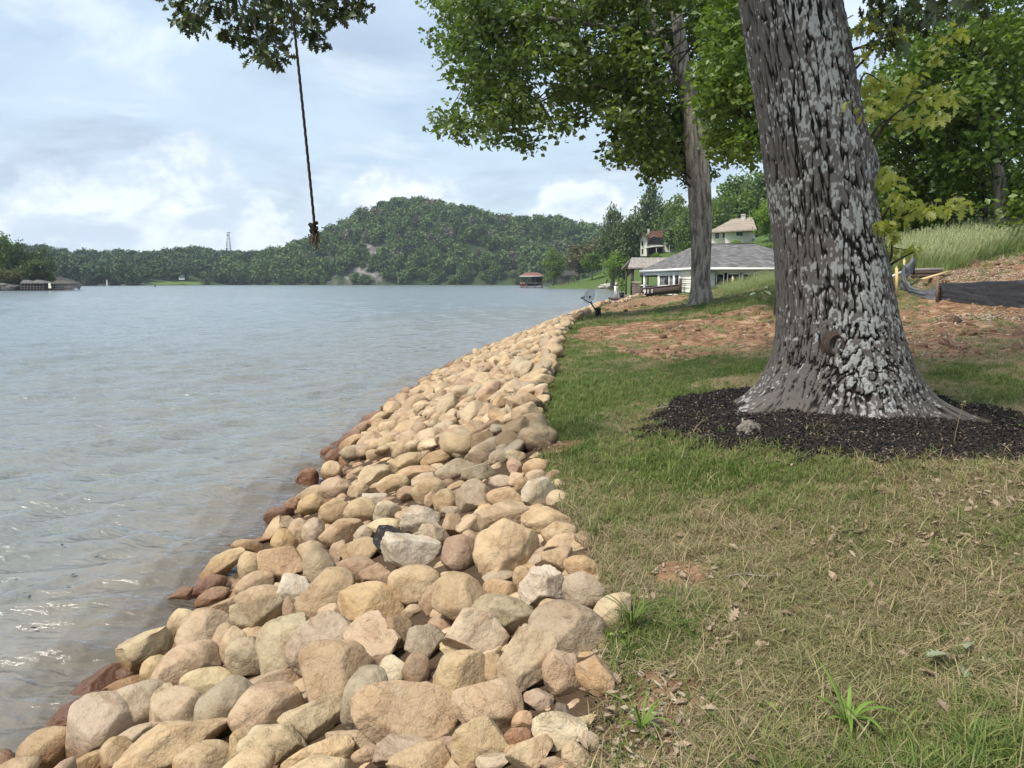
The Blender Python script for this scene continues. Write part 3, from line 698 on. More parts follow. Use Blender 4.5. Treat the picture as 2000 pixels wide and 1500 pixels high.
for (x, y), s, ih, uu, vv in zip(cand, cs, in_hero, cu, cv):
    if s > .06 or s < -3.42 or y < -2.5: continue
    if s < -3.05 and frng.random() < .72: continue
    big = frng.random()
    if ih > -2 and y > 1.5:
        rad = .05 + .04 * frng.random()
        if try_add(x, y, rad, 0, .80): fill.append((x, y, rad, -.075, s))
    else:
        if 2.0 < y < 7.3 and (s > -.6 or y < 2.6): continue
        rad = .085 + .115 * big ** 1.7 if s > -3.3 else .08 + .07 * big
        if y < 6: rad = min(rad, .11)
        if y > 20: rad *= .80
        lay = int(frng.random() < .42)
        if try_add(x, y, rad, lay, .80 if lay == 0 else 1.12): fill.append((x, y, rad, .0 if lay == 0 else .085, s))
fill.sort(key=lambda a: -a[2] / max(a[1], 1))
fx = np.array(fill); fz = surf(fx[:, 0], fx[:, 1]); fu, fv = project(np.stack([fx[:, 0], fx[:, 1], fz], -1))
fpx = fx[:, 2] / np.maximum(fx[:, 1], .5) * F * 2
inframe = (fu > -30) & (fu < 1300) & (fv < 1530) & (fx[:, 1] > 1.5)
is_hero_zone = poly_sd(fu, fv, HPOLY) > -2
keys = ['tan', 'tan', 'tan', 'pale', 'pale', 'yellow', 'yellow', 'grey', 'orange', 'brown', 'pink', 'green']
singles = []; mass = []
order = np.argsort(-np.where(inframe & ~is_hero_zone, fpx, 0))
n_single = max(0, 296 - len(hero)); single_ids = set(order[:n_single].tolist())
rv = [[stone_shape(l, k, np.random.default_rng(100 + i)) for i, k in enumerate('rrbrwrrfrb')] for l in (1, 2, 3)]
mv, mf, mc, ms = [], [], [], []; off = 0
for i, (x, y, rad, lift, s) in enumerate(fill):
    k = frng.integers(10); near = y < 26 and inframe[i]
    lv = 3 if i in single_ids else (2 if (y < 9.5 and rad > .06) else 1)
    sv, sf = rv[lv - 1][k]
    e = 1 + .55 * frng.random(); dims = np.array([rad * e, rad * (.8 + .3 * frng.random()), rad * (.58 + .28 * frng.random())]) * 1.12
    R = rot_random(1, .55, frng)[0]; tl = Matrix.Rotation(-.30, 3, 'Y'); R = np.array(tl) @ R
    sgn = np.array([1, 1, 1]) * np.where(frng.random(3) < .5, -1, 1)
    pv_ = (sv * sgn * dims) @ R.T
    ff_ = sf if np.prod(sgn) > 0 else sf[:, ::-1]
    pos = np.array([x, y, fz[i] + dims[2] * .45 + lift])
    wl = s < -2.75
    key = ('wet' if frng.random() < .5 else 'rust') if (s < -3.0 and frng.random() < .6) else keys[frng.integers(len(keys))]
    if s < -3.0 and pos[2] < -.9: key = 'wet' if frng.random() < .5 else 'brown'
    col = np.array(PAL[key]) * (.84 + .3 * frng.random())
    if i in single_ids: singles.append(dict(q=pos, v=pv_, f=ff_, col=col, words=None, u=fu[i], vv=fv[i], w=fpx[i], h=fpx[i], r=rad, key=key, e=e))
    else:
        mv.append(pv_ + pos); mf.append(ff_ + off); off += len(pv_); mc.append(np.repeat(col[None], len(pv_), 0)); ms.append(np.full(len(pv_), frng.random()))
me = make_mesh('riprap_stones', np.concatenate(mv), np.concatenate(mf), m_stone, True, {'tint': np.concatenate(mc), 'seed': np.concatenate(ms)})
link('riprap_stones', me, label='mass of small tan stones filling the gaps and the far stretch of the bank', cat='stones', kind='stuff')
# labels: each foreground stone by its look and by the stone next to it
from collections import Counter
LAND = {h['words']: (h['u'], h['vv']) for h in hero}
used = set()
def neighbour(h, pool):
    best = None
    for w2, (a, b) in pool.items():
        if w2 == h['words']: continue
        du, dv = a - h['u'], b - h['vv']; r = math.hypot(du, dv * 1.2)
        if best is None or r < best[0]: best = (r, w2, du, dv)
    return best
lw = Counter(h['words'] for h in hero)
for h in hero:
    z = zone_words(h['u'], h['vv'], h['q']); n = neighbour(h, LAND)
    side = ('just left of' if n[2] > 0 else 'just right of') if abs(n[2]) > abs(n[3]) else ('above' if n[3] > 0 else 'below')
    lab = h['words']
    if not (' at the ' in lab or ' by the ' in lab or ' near ' in lab or 'largest' in lab or 'biggest' in lab or 'behind' in lab):
        lab = lab + (' ' + z if z and len(lab.split()) < 7 else '')
    ref = f"{lab}, {side} the {n[1]}"
    if len(ref.split()) <= 16: lab = ref
    elif len(lab.split()) > 16: lab = h['words']

    h['label'] = lab if lab not in used else ' '.join((h['words'] + ' ' + side + ' its nearest neighbour').split()[:16])
    used.add(h['label'])
CW = dict(tan='tan', pale='pale', yellow='yellowish', grey='grey', orange='orange tan', brown='brown', pink='pinkish', green='greenish grey', wet='wet brown', rust='rusty red')
def far_label(h):
    s = float(edge_dist(np.array([h['q'][0]]), np.array([h['q'][1]]))[0]); d_ = h['q'][1]
    pl = 'by the grass edge' if s > -.45 else 'just below the grass' if s > -1.1 else 'at mid slope' if s > -2.0 else 'low on the slope' if s > -2.75 else 'at the waterline'
    st = 'level with the oak' if d_ < 8.6 else 'just past the oak' if d_ < 10 else 'where the bank narrows' if d_ < 12 else 'past the narrowing' if d_ < 15 else 'on the far bank'
    sz = 'large' if h['r'] > .165 else 'small' if h['r'] < .135 else 'middling'
    return f"{sz} {CW[h['key']]} {'oblong' if h['e'] > 1.3 else 'rounded'} stone {pl} {st}"
for h in singles: h['label'] = far_label(h)
byl = {}
for h in singles: byl.setdefault(h['label'], []).append(h)
for lab, hs in byl.items():
    if len(hs) in (2, 3):
        hs.sort(key=lambda h: h['u'])
        for h, wd_ in zip(hs, ('left', 'right') if len(hs) == 2 else ('left', 'middle', 'right')): h['label'] = f"{wd_} one of {'two' if len(hs) == 2 else 'three'}: {lab}"
for h in hero + singles:
    if len(h['label'].split()) > 16: h['label'] = ' '.join(h['label'].split()[:16])
for h in hero + singles:
    q = h['q']; n = len(h['v'])
    me = make_mesh('stone', h['v'], h['f'], m_stone, True, {'tint': np.repeat(h['col'][None], n, 0), 'seed': np.full(n, frng.random())})
    link('stone', me, None, tuple(q), label=h['label'], cat='stone', group='loose stones piled along the bank')
# ------------------------------------------------------------------ foliage
def leaf_mat(name, dark, light, trans=.35, yellow=None):
    m, t, out = material(name)
    k = t.attr('rnd')
    c = t.mix(k, dark, light)
    if yellow is not None: c = t.mix(t.sstep(k, .86, .98), c, yellow)
    p = principled(t, None, c, .42, None, .5)
    tl = t.new('ShaderNodeBsdfTranslucent'); t.put(tl.inputs[0], t.mix(1.0, c, (1.25, 1.3, .55), 'MULTIPLY'))
    mx = t.new('ShaderNodeMixShader'); mx.inputs[0].default_value = trans
    t.l.new(p.outputs[0], mx.inputs[1]); t.l.new(tl.outputs[0], mx.inputs[2]); t.l.new(mx.outputs[0], out.inputs['Surface'])
    return m
L_OAK = leaf_mat('oak_leaf', (.022, .034, .008), (.065, .088, .020), .25)
L_SPROUT = leaf_mat('young_oak_leaf', (.27, .30, .055), (.47, .47, .14), .5)
L_TREE = leaf_mat('shade_leaf', (.046, .082, .015), (.16, .225, .05), .40, (.30, .36, .17))
L_BRIGHT = leaf_mat('bright_leaf', (.068, .120, .018), (.185, .265, .052), .42, (.28, .34, .13))
L_MID = leaf_mat('mid_leaf', (.060, .115, .02), (.17, .25, .05), .42, (.2, .27, .08))
L_DARK = leaf_mat('dark_leaf', (.042, .075, .02), (.115, .165, .048), .34)
L_OLIVE = leaf_mat('olive_leaf', (.085, .092, .035), (.17, .165, .07), .3)
L_LIME = leaf_mat('lime_leaf', (.11, .19, .025), (.24, .35, .06), .42)

def bark_mat(name, dark, light, scale=1.0, patch=.5):
    m, t, out = material(name); co = t.pos()
    st = t.scalev(co, (9 * scale, 9 * scale, 2.0 * scale))
    n = t.noise(st, 1.0, 6, .65, .4); pat = t.noise(co, 1.6 * scale, 4, .6)
    c = t.mix(t.sstep(n, .36, .62), dark, light)
    c = t.mix(t.math('MULTIPLY', t.sstep(pat, .55, .68), patch), c, (.30, .29, .26))
    principled(t, out, c, .9, t.bump(n, .9, .04), .15)
    return m
B_GREY = bark_mat('grey_bark', (.10, .085, .068), (.36, .32, .27))
B_DARK = bark_mat('dark_bark', (.025, .020, .016), (.085, .070, .056))

def clump_leaves(centers, radii, per, size, r, flat=.75, tilt=1.25, droop=0.0, template=LEAF4):
    """leaves thrown around clump centres, denser at the rim"""
    centers = np.asarray(centers, float); n = len(centers)
    k = np.repeat(np.arange(n), per); N = len(k)
    dv = r.normal(size=(N, 3)); dv /= np.linalg.norm(dv, axis=1)[:, None]
    rr = np.asarray(radii, float)[k] * (r.random(N) ** .45)
    pos = centers[k] + dv * rr[:, None] * np.array([1, 1, flat])
    R = rot_random(N, tilt, r)
    if droop:
        x = R[:, :, 0] + np.array([0, 0, -droop]); x /= np.linalg.norm(x, axis=1)[:, None]
        z = R[:, :, 2] - x * (R[:, :, 2] * x).sum(1)[:, None]; z /= np.linalg.norm(z, axis=1)[:, None] + 1e-9
        R = np.stack([x, np.cross(z, x), z], 2)
    s = size * (.65 + .7 * r.random(N))
    v, f, own = stamp(template[0], template[1], pos, R, s)
    tone = np.clip(r.random(N) * .75 + .35 * r.random(n)[k] - .05, 0, 1)
    return v, f, tone[own]
def crown_obj(name, data, mat, parent, **kw):
    v, f, tone = data
    o = link(name, make_mesh(name, v, f, mat, False, {'rnd': tone}), parent, **kw); return o
def in_poly(polys, n, r):
    """random photo points inside polygons"""
    out_ = []
    for poly in polys:
        pl = np.array(poly, float); lo, hi = pl.min(0), pl.max(0); got = 0; q = []
        m = int(n * max(1, 1))
        while got < m:
            p = lo + (hi - lo) * r.random((m * 4, 2)); p = p[poly_sd(p[:, 0], p[:, 1], pl) > 0]; q.append(p); got += len(p)
        out_.append(np.concatenate(q)[:m])
    return np.concatenate(out_)
def local(parent, pts): return np.asarray(pts, float) - np.array(parent.location)

# ------------------------------------------------------------------ the big oak
OAKP = np.array([TREE[0], TREE[1], float(ground_z(TREE[0], TREE[1]))])
oak = thing('oak_tree', 'massive oak with lichen spotted furrowed bark standing in a black mulch ring', 'tree', OAKP)
prof = np.array([(-420, 1408, 1572), (-200, 1424, 1600), (0, 1448, 1634), (100, 1462, 1654), (200, 1480, 1670), (285, 1491, 1690), (330, 1497, 1694), (400, 1507, 1703), (500, 1519, 1722), (600, 1524, 1741), (650, 1523, 1752), (700, 1517, 1766), (740, 1508, 1780), (800, 1500, 1790), (880, 1495, 1795)], float)
cx_ = P((prof[:, 1] + prof[:, 2]) / 2, prof[:, 0], 7.5); wl_ = P(prof[:, 1], prof[:, 0], 7.5); wr_ = P(prof[:, 2], prof[:, 0], 7.5)
pr = np.linalg.norm(wr_ - wl_, axis=1) / 2 * .985
zo = np.argsort(cx_[:, 2])
NZ, NT_ = 480, 500
zs = np.concatenate([np.linspace(OAKP[2] - .42, OAKP[2] + .9, 190), np.linspace(OAKP[2] + .9, 7.4, NZ - 190 + 1)[1:]])
ctr = np.stack([np.interp(zs, cx_[zo, 2], cx_[zo, 0]), np.interp(zs, cx_[zo, 2], cx_[zo, 1]), zs], 1); rad0 = np.interp(zs, cx_[zo, 2], pr[zo])
rad0 = np.convolve(np.pad(rad0, 8, 'edge'), np.ones(17) / 17, 'valid')
th = np.linspace(0, 2 * pi, NT_, endpoint=False)
TH, ZZ = np.meshgrid(th, zs)
gq = ground_z(OAKP[0] + 1.0 * np.cos(th), OAKP[1] + 1.0 * np.sin(th)); gq = np.convolve(np.concatenate([gq[-20:], gq, gq[:20]]), np.ones(41) / 41, 'valid')
hgt_ = ZZ - np.minimum(gq, OAKP[2] + .02)[None]
Rr = np.repeat(rad0[:, None], NT_, 1)
def adiff(a, b): return (a - b + pi) % (2 * pi) - pi
for az, amp, wid, fall in ((radians(196), .50, .30, .16), (radians(232), .20, .22, .13), (radians(268), .17, .36, .12), (radians(300), .12, .20, .10), (radians(334), .52, .25, .13), (radians(2), .36, .30, .17), (radians(52), .36, .35, .2), (radians(110), .4, .4, .2), (radians(150), .35, .3, .2)):
    Rr = Rr + amp * np.exp(-(adiff(TH, az) / wid) ** 2) * np.exp(-np.clip(hgt_, 0, None) / fall) * smooth(hgt_, -.30, -.02)
Rr = Rr * (1 + .05 * (fbm(np.stack([np.cos(TH) * 1.6, np.sin(TH) * 1.6, ZZ * .6], -1), 3, 60) - .5))
Rr += .07 * np.exp(-(adiff(TH, radians(350)) / .25) ** 2 - ((hgt_ - 2.38) / .16) ** 2)       # swelling of an old limb scar
warp = .35 * (fbm(np.stack([np.cos(TH) * 2, np.sin(TH) * 2, ZZ * 1.1], -1), 3, 61) - .5)
q3 = np.stack([np.cos(TH + warp * .25) * rad0[:, None] * 15, np.sin(TH + warp * .25) * rad0[:, None] * 42, ZZ * 4.2], -1)
n_a = fbm(q3, 3, 62); n_b = fbm(q3 * np.array([2.2, 2.2, 3.4]) + 5, 2, 64)
ridge = 1 - np.abs(2 * n_a - 1) * 2.4
plate = smooth(np.abs(n_a - .5), .01, .085)                 # furrows where the noise crosses its middle
breaks = smooth(np.abs(vnoise(np.stack([np.cos(TH) * 16, np.sin(TH) * 16, ZZ * 22], -1), 66) - .5), .02, .14)
bark = plate * (.84 + .16 * breaks) * (.72 + .5 * n_b)
rootm = smooth(hgt_, .12, .0)
bark = bark * (1 - .3 * rootm)
Rr = Rr + (.026 * bark - .013) * (1 - .2 * rootm) + .006 * (n_b - .5)
px = ctr[:, 0][:, None] + np.cos(TH) * Rr; py = ctr[:, 1][:, None] + np.sin(TH) * Rr
band = np.exp(-(adiff(TH, radians(282)) / .85) ** 2)
lf = fbm(np.stack([px * 3.2, py * 3.2, ZZ * 2.2], -1), 4, 70); ls = fbm(np.stack([px * 42, py * 42, ZZ * 30], -1), 2, 74)
lich = smooth(.44 * lf + .56 * ls + .10 * band - .045 + .03 * smooth(hgt_, 1.2, 3), .53, .62) * smooth(bark, .15, .6)
moss = np.exp(-(adiff(TH, radians(340)) / .5) ** 2) * smooth(hgt_, 1.0, .25) * smooth(lf, .40, .58)
m_oak, t, out = material('oak_bark'); co = t.pos()
ba = t.attr('bark'); n = t.noise(t.scalev(co, (30, 30, 10)), 1.0, 5, .65); n2 = t.noise(co, 60, 3, .6)
c = t.mix(t.sstep(t.math('MULTIPLY_ADD', n, .5, ba), .25, 1.15), (.012, .0105, .0095), (.120, .106, .094))
c = t.mix(t.math('MULTIPLY', t.attr('root'), .4), c, t.mix(n, (.07, .060, .05), (.20, .175, .15)))
c = t.mix(t.math('MULTIPLY', t.sstep(t.math('MULTIPLY_ADD', n, .5, t.math('MULTIPLY_ADD', n2, .45, t.attr('lichen'))), .62, 1.15), .85), c, t.mix(n, (.23, .228, .21), (.46, .455, .42)))
c = t.mix(t.math('MULTIPLY', t.attr('moss'), .75), c, (.055, .040, .018))
principled(t, out, c, .93, t.bump(t.math('ADD', n, t.math('MULTIPLY', n2, .4)), .7, .012), .1)
i_ = np.arange(NZ - 1)[:, None] * NT_ + np.arange(NT_)[None]; j_ = np.arange(NZ - 1)[:, None] * NT_ + (np.arange(NT_)[None] + 1) % NT_
tf_ = np.stack([i_, j_, j_ + NT_, i_ + NT_], -1).reshape(-1, 4)
tv_ = np.stack([px, py, ZZ], -1).reshape(-1, 3)
link('trunk', make_mesh('trunk', local(oak, tv_), tf_, m_oak, True, {'bark': bark.ravel(), 'lichen': lich.ravel(), 'moss': moss.ravel(), 'root': rootm.ravel()}), oak)
# the old branch scar: a rolled collar with a sunken heart
kv, kf = ico(4); kq = P(1628, 672, 7.02); kx, ky, kz = kv.T
rr_ = np.hypot(kx, kz); rim_ = np.exp(-((rr_ - .62) / .22) ** 2)
kn = np.stack([kx * .115, ky * .07 * (0.45 + .75 * rim_), kz * .145], 1) * (1 + .16 * (fbm(kv * 3.2, 3, 80) - .5))[:, None] * (1 + .05 * np.sin(rr_ * 34))[:, None]
m_knot = simple('knot_bark', (.085, .066, .052), .92, .5, 26, .8, .1)
link('knot', make_mesh('knot', local(oak, kn + kq), kf, m_knot, True), oak)
# surface roots lying on the mulch
for pts, r0 in (([(1640, 806, 7.0), (1700, 806, 6.85), (1740, 798, 6.8), (1768, 800, 6.8)], .022), ([(1652, 812, 6.95), (1700, 813, 6.8), (1735, 803, 6.85)], .02)):
    cp_ = curve_pts([P(*q) for q in pts], 18); cp_[:, 2] = ground_z(cp_[:, 0], cp_[:, 1]) + r0 * .25
    v, f = tube(cp_, r0 * np.sin(np.linspace(.35, 2.9, 18)) + .004, 10); v = v + .010 * (fbm(v * 14, 3, 82)[:, None] - .5)
    link('root', make_mesh('root', local(oak, v), f, simple('root_bark', (.20, .17, .14), .9, .4, 20, .7, .1), True), oak)
# limbs: one reaching out over the lake (it carries the rope), others into the crown above
ROPE_TOP = np.array([-1.66, 5.5, 5.35])
lm = MB()
limbs = [([(2.25, 7.5, 6.3), (1.2, 7.2, 6.2), (-.2, 6.4, 5.75), tuple(ROPE_TOP + [0, 0, .03]), (-2.4, 5.6, 5.3), (-3.4, 6.1, 5.1)], .15, .03),
         ([(2.15, 7.5, 7.2), (1.2, 8.2, 8.4), (-.6, 9.2, 9.6)], .17, .04), ([(2.2, 7.5, 7.2), (3.2, 8.0, 8.6), (4.6, 8.9, 9.6)], .17, .04), ([(2.2, 7.5, 7.2), (2.0, 6.2, 8.4), (2.3, 4.0, 9.4)], .15, .04), ([(2.2, 7.5, 7.2), (1.9, 7.9, 9.0), (1.6, 8.0, 11.0)], .2, .05)]
for pts, r0, r1 in limbs: link('limb', MB().tube(local(oak, curve_pts(pts, 22)), np.linspace(r0, r1, 22), 10).mesh('limb', B_DARK, True), oak)
# crown high above (it shades the foot of the bank)
cr_ = np.random.default_rng(31); nc = 75
a_ = cr_.normal(size=(nc, 3)); a_ /= np.linalg.norm(a_, axis=1)[:, None]
cc = np.array([1.8, 7.3, 10.6]) + a_ * (cr_.random(nc) ** .4)[:, None] * np.array([5.2, 5.0, 3.2]); cc = cc[cc[:, 2] > 8.1]
crown_obj('crown', clump_leaves(local(oak, cc), np.full(len(cc), .95), 55, .26, cr_), L_OAK, oak)
def spray(pix, depth, rpx, per, size, mat, name, anchor, r, tmpl, droop=.5, jitter=.35, twig=.006, col=None):
    c_ = np.array([P(u, v, depth + jitter * r.normal()) for u, v in pix]); rad = np.array([rpx * depth / F * (.8 + .4 * r.random()) for _ in pix])
    dat = clump_leaves(local(oak, c_), rad, per, size, r, .8, 1.15, droop, tmpl)
    o = crown_obj(name, dat, mat, oak)
    mb = MB()
    for q in (c_[::3] if name == 'sprout_leaves' else c_):
        a = np.array(anchor(q)); m = (a + q) / 2 + np.array([.1 * r.normal(), .1 * r.normal(), .12])
        mb.tube(local(oak, curve_pts([a, m, q], 9)), np.linspace(twig * 1.8, twig * .5, 9), 5)
    link('twig', mb.mesh('twig', B_DARK, True), oak)
sr_ = np.random.default_rng(33)
hang = [(350, 18), (362, 38), (377, 48), (386, 34), (410, 10), (433, 22), (447, 58), (467, 62), (487, 40), (507, 20), (513, 67), (497, 92), (517, 108), (540, 110), (545, 82), (533, 58), (560, 33), (580, 53), (608, 62), (622, 78), (607, 22), (645, 32), (640, 8), (675, 20), (712, 12), (690, 4), (470, 20), (525, 38), (590, 8), (552, 6), (505, 78), (345, -10), (400, -20), (450, -12), (520, -15), (580, -25), (640, -25), (700, -25)] + [(375 + 330 * sr_.random(), -35 - 150 * sr_.random()) for _ in range(34)]
spray(hang, 6.2, 25, 24, .088, L_OAK, 'hanging_leaves', lambda q: (q[0] * .86 - .28 + .12 * sr_.normal(), 6.05 + .15 * sr_.normal(), min(q[2] + .42, 4.7)), sr_, OAK, .35)
for pts in ([(-2.2, 5.55, 5.32), (-2.3, 5.8, 4.95), (-2.15, 6.1, 4.55), (-1.75, 6.25, 4.2)], [(-2.4, 5.6, 5.3), (-2.6, 5.9, 4.9), (-2.75, 6.2, 4.45), (-2.8, 6.3, 4.05)], [(-1.4, 5.6, 5.4), (-1.35, 5.9, 4.9), (-1.2, 6.15, 4.5)], [(-1.9, 5.5, 5.35), (-2.0, 5.9, 4.8), (-2.35, 6.2, 4.3)]): link('branch', MB().tube(local(oak, curve_pts(pts, 12)), np.linspace(.028, .010, 12), 7).mesh('branch', B_DARK, True), oak)
over = [(1700, 15), (1735, 28), (1765, 12), (1800, 35), (1835, 18), (1870, 8), (1785, -15), (1840, -20), (1720, -20), (1715, 62), (1745, 80), (1900, -10)]
spray(over, 7.0, 34, 26, .11, L_OAK, 'overhead_leaves', lambda q: (q[0] * .6 + 1.2, 7.3, 5.2), sr_, OAK, .8)
young = [(1655, 60), (1688, 48), (1672, 108), (1640, 205), (1690, 165), (1700, 190), (1722, 160), (1752, 178), (1786, 150), (1800, 192), (1835, 178), (1868, 190), (1700, 90), (1740, 50), (1765, 60), (1860, 70), (1835, 100), (1745, 215), (1768, 235), (1800, 232), (1832, 225), (1720, 335), (1738, 352), (1752, 385), (1785, 402), (1812, 398), (1845, 405), (1868, 396), (1728, 405), (1765, 425), (1722, 440), (1742, 455), (1745, 498), (1783, 490), (1700, 215)]
spray(young, 7.35, 22, 19, .100, L_SPROUT, 'sprout_leaves', lambda q: (ctr[np.argmin(abs(zs - q[2] + .25)), 0] + rad0[np.argmin(abs(zs - q[2] + .25))] * .93, 7.4, q[2] - .18), sr_, OAK, .45, .22, .007)
bare = MB()
for pts in (([(1718, 522, 7.4), (1740, 505, 7.35), (1742, 450, 7.3), (1738, 400, 7.3)]), ([(1722, 530, 7.4), (1750, 510, 7.3), (1785, 492, 7.25)]), ([(1700, 290, 7.4), (1740, 230, 7.3), (1800, 190, 7.3)])):
    bare.tube(local(oak, curve_pts([P(*q) for q in pts], 12)), np.linspace(.016, .006, 12), 6)
link('twig', bare.mesh('twig', B_DARK, True), oak)

# ------------------------------------------------------------------ rope on the limb
rp = thing('swing_rope', 'dark knotted rope with a frayed end hanging from the oak over the lake', 'rope', ROPE_TOP)
m_rope = simple('rope_fibre', (.035, .027, .018), .95, .4, 60, .5, .1); m_fray = simple('frayed_fibre', (.115, .095, .06), .95, .4, 60, .4, .1)
r0, r1 = np.array([0, 0, 0.0]), P(614, 442, 5.5) - ROPE_TOP
n_ = 150; tt2 = np.linspace(0, 1, n_)[:, None]; line = r0 + (r1 - r0) * tt2 + np.array([.015, 0, 0]) * np.sin(tt2 * 3.0)
mb = MB()
for k in range(3):
    a = np.linspace(0, 120, n_) + k * 2 * pi / 3; mb.tube(line + .0050 * np.stack([np.cos(a), np.sin(a), 0 * a], 1), .0056, 6)
mb.build('strand', m_rope, rp, True)
kp = []
for a in np.linspace(0, 4.4 * pi, 46): kp.append(r1 + np.array([.022 * cos(a) - .004, .022 * sin(a), .018 - .075 * a / (4.4 * pi) + .014 * sin(2 * a)]))
MB().tube(kp, .0105, 7).tube([r1 + [-.005, 0, .01], r1 + [-.032, 0, .016], r1 + [-.04, .0, .004]], [.012, .011, .008], 7).build('knot', m_rope, rp, True)
fr_ = MB(); fz_ = np.random.default_rng(4)
for k in range(22):
    a = r1 + np.array([.014 * fz_.normal(), .012 * fz_.normal(), -.055]); L = .05 + .07 * fz_.random(); b = a + np.array([.012 * fz_.normal() + (.012 if k % 2 else -.004), .012 * fz_.normal(), -L])
    fr_.tube(curve_pts([a, (a + b) / 2 + .006 * fz_.normal(size=3), b], 7), np.linspace(.0052, .0022, 7), 5)
fr_.build('frayed_end', m_fray, rp, True)
tw = [ROPE_TOP * 0 + np.array([.0, .09 * cos(a), .03 + .09 * sin(a)]) for a in np.linspace(-1.57, 4.71, 24)]
MB().tube(tw, .017, 7).build('loop', m_rope, rp, True)

# ------------------------------------------------------------------ second tree with the forked trunk
def custom_tree(name, label, base, trunks, polys, mat, bark, dr, ncl, crad, per, size, r, dens=None, droop=.3):
    o = thing(name, label, 'tree', base)
    for nm, pts, r0, r1 in trunks:
        p_ = curve_pts(np.array([P(*q) for q in pts]), 26)
        if nm == 'trunk': p_[0][2] = base[2] - .2
        rad = np.linspace(r0, r1, 26)
        if nm == 'trunk': rad = rad + 0.45 * r0 * np.exp(-np.linspace(0, 26, 26))+ .35 * r0 * np.exp(-np.linspace(0, 9, 26))
        v, f = tube(p_, rad, 20); v = v + (.05 * r0 * 2 * (fbm(v * np.array([5, 5, 1.2]), 3, 90) - .5))[:, None] * np.array([1, 1, 0])
        link(nm, make_mesh(nm, local(o, v), f, bark, True), o)
    cs = []; rs = []
    for poly, n in polys:
        pp = in_poly([poly], n, r); dd = dr[0] + (dr[1] - dr[0]) * r.random(len(pp))
        dd = np.where((np.abs(pp[:, 0] - np.interp(pp[:, 1], [0, 170, 350], [1318, 1338, 1362])) < 55) & (name == 'shade_tree') & (pp[:, 1] > 10), dd * .0 + 27.2 + 2.5 * r.random(len(pp)), dd); cs.append(P(pp[:, 0], pp[:, 1], dd)); rs.append(crad * (.6 + .7 * r.random(len(pp))))
    cs = np.concatenate(cs); rs = np.concatenate(rs)
    crown_obj('crown', clump_leaves(local(o, cs), rs, per, size, r, .7, 1.2, droop), mat, o)
    tw_ = MB(); axis = np.array([P(*q) for nm, pts, a, b in trunks for q in pts[1:]])
    tips = cs[::3]; dense = np.concatenate([curve_pts(np.array([P(*q) for q in pts]), 30)[6:] for nm, pts, a_, b_ in trunks])
    for k in range(0, len(cs), 3):
        a = dense[np.argmin(np.linalg.norm(dense - cs[k] + [0, 0, .9], axis=1) + .9 * r.random(len(dense)))]
        if np.linalg.norm(a - cs[k]) < 4.5: tw_.tube(local(o, curve_pts([a, (a + cs[k]) / 2 + [0, 0, .3], cs[k]], 8)), np.linspace(.034, .009, 8), 5)
    if tw_.n: link('branch', tw_.mesh('branch', B_DARK, True), o)
    return o
tr2 = np.random.default_rng(41)
b2 = P(1370, 594, 26); b2[2] = float(ground_z(b2[0], b2[1]))
polyA = [(840, -60), (835, 0), (865, 45), (822, 78), (830, 98), (862, 110), (890, 150), (900, 180), (930, 200), (870, 230), (862, 240), (905, 280), (930, 262), (960, 275), (1005, 302), (1012, 312), (1045, 280), (1050, 255), (1065, 240), (1060, 212), (1090, 240), (1112, 248), (1130, 218), (1165, 216), (1190, 240), (1200, 260), (1192, 305), (1210, 325), (1240, 302), (1256, 340), (1300, 352), (1340, 345), (1345, 260), (1440, 180), (1470, 60), (1480, -60)]
custom_tree('shade_tree', 'leafy tree with a tall grey forked trunk on the grass strip behind the dish', b2,
    [('trunk', [(1369, 600, 26), (1368, 540, 26), (1365, 470, 26), (1360, 400, 26), (1354, 320, 26), (1346, 230, 26), (1336, 165, 26)], .30, .20), ('limb', [(1373, 585, 25.95), (1375, 520, 25.95), (1378, 450, 25.95), (1378, 390, 25.95), (1373, 320, 26), (1362, 240, 26.1), (1348, 160, 26.2)], .225, .17),
     ('limb', [(1345, 200, 26), (1330, 90, 26.2), (1318, 0, 26.5), (1312, -80, 26.8)], .24, .15), ('limb', [(1340, 175, 26), (1315, 120, 25.6), (1285, 70, 25.2), (1255, -10, 24.8)], .2, .1),
     ('limb', [(1335, 150, 26), (1280, 158, 25), (1230, 160, 24), (1130, 170, 23)], .11, .05), ('limb', [(1318, 0, 26.5), (1380, -60, 26), (1450, -120, 26)], .12, .06), ('limb', [(1285, 70, 25.2), (1100, 40, 24), (950, 30, 23)], .1, .04)],
    [(polyA, 300), ([(850, -20), (1350, -120), (1350, 200), (900, 170)], 130), ([(1200, 250), (1350, 200), (1372, 350), (1260, 335)], 40), ([(1330, 255), (1395, 240), (1400, 335), (1345, 345)], 9)], L_TREE, B_GREY, (21.5, 29), 0, .66, 82, .185, tr2)
b3 = P(1535, 560, 19); b3[2] = float(ground_z(b3[0], b3[1]))
custom_tree('maple_tree', 'bright green tree hidden behind the oak with bare crooked limbs beside its trunk', b3,
    [('trunk', [(1540, 560, 20), (1535, 400, 20), (1520, 300, 20)], .2, .16), ('limb', [(1520, 330, 20), (1490, 270, 20), (1465, 190, 20.5), (1432, 120, 21), (1390, 78, 21)], .11, .04), ('limb', [(1495, 280, 20), (1440, 215, 20.5), (1405, 200, 21)], .06, .03)],
    [([(1390, -40), (1380, 120), (1372, 200), (1400, 250), (1440, 240), (1480, 262), (1500, 200), (1470, 60), (1450, -40)], 120), ([(1385, 262), (1440, 245), (1495, 270), (1500, 330), (1440, 300), (1400, 300)], 26)], L_BRIGHT, B_DARK, (18.5, 23), 0, .5, 55, .17, tr2)
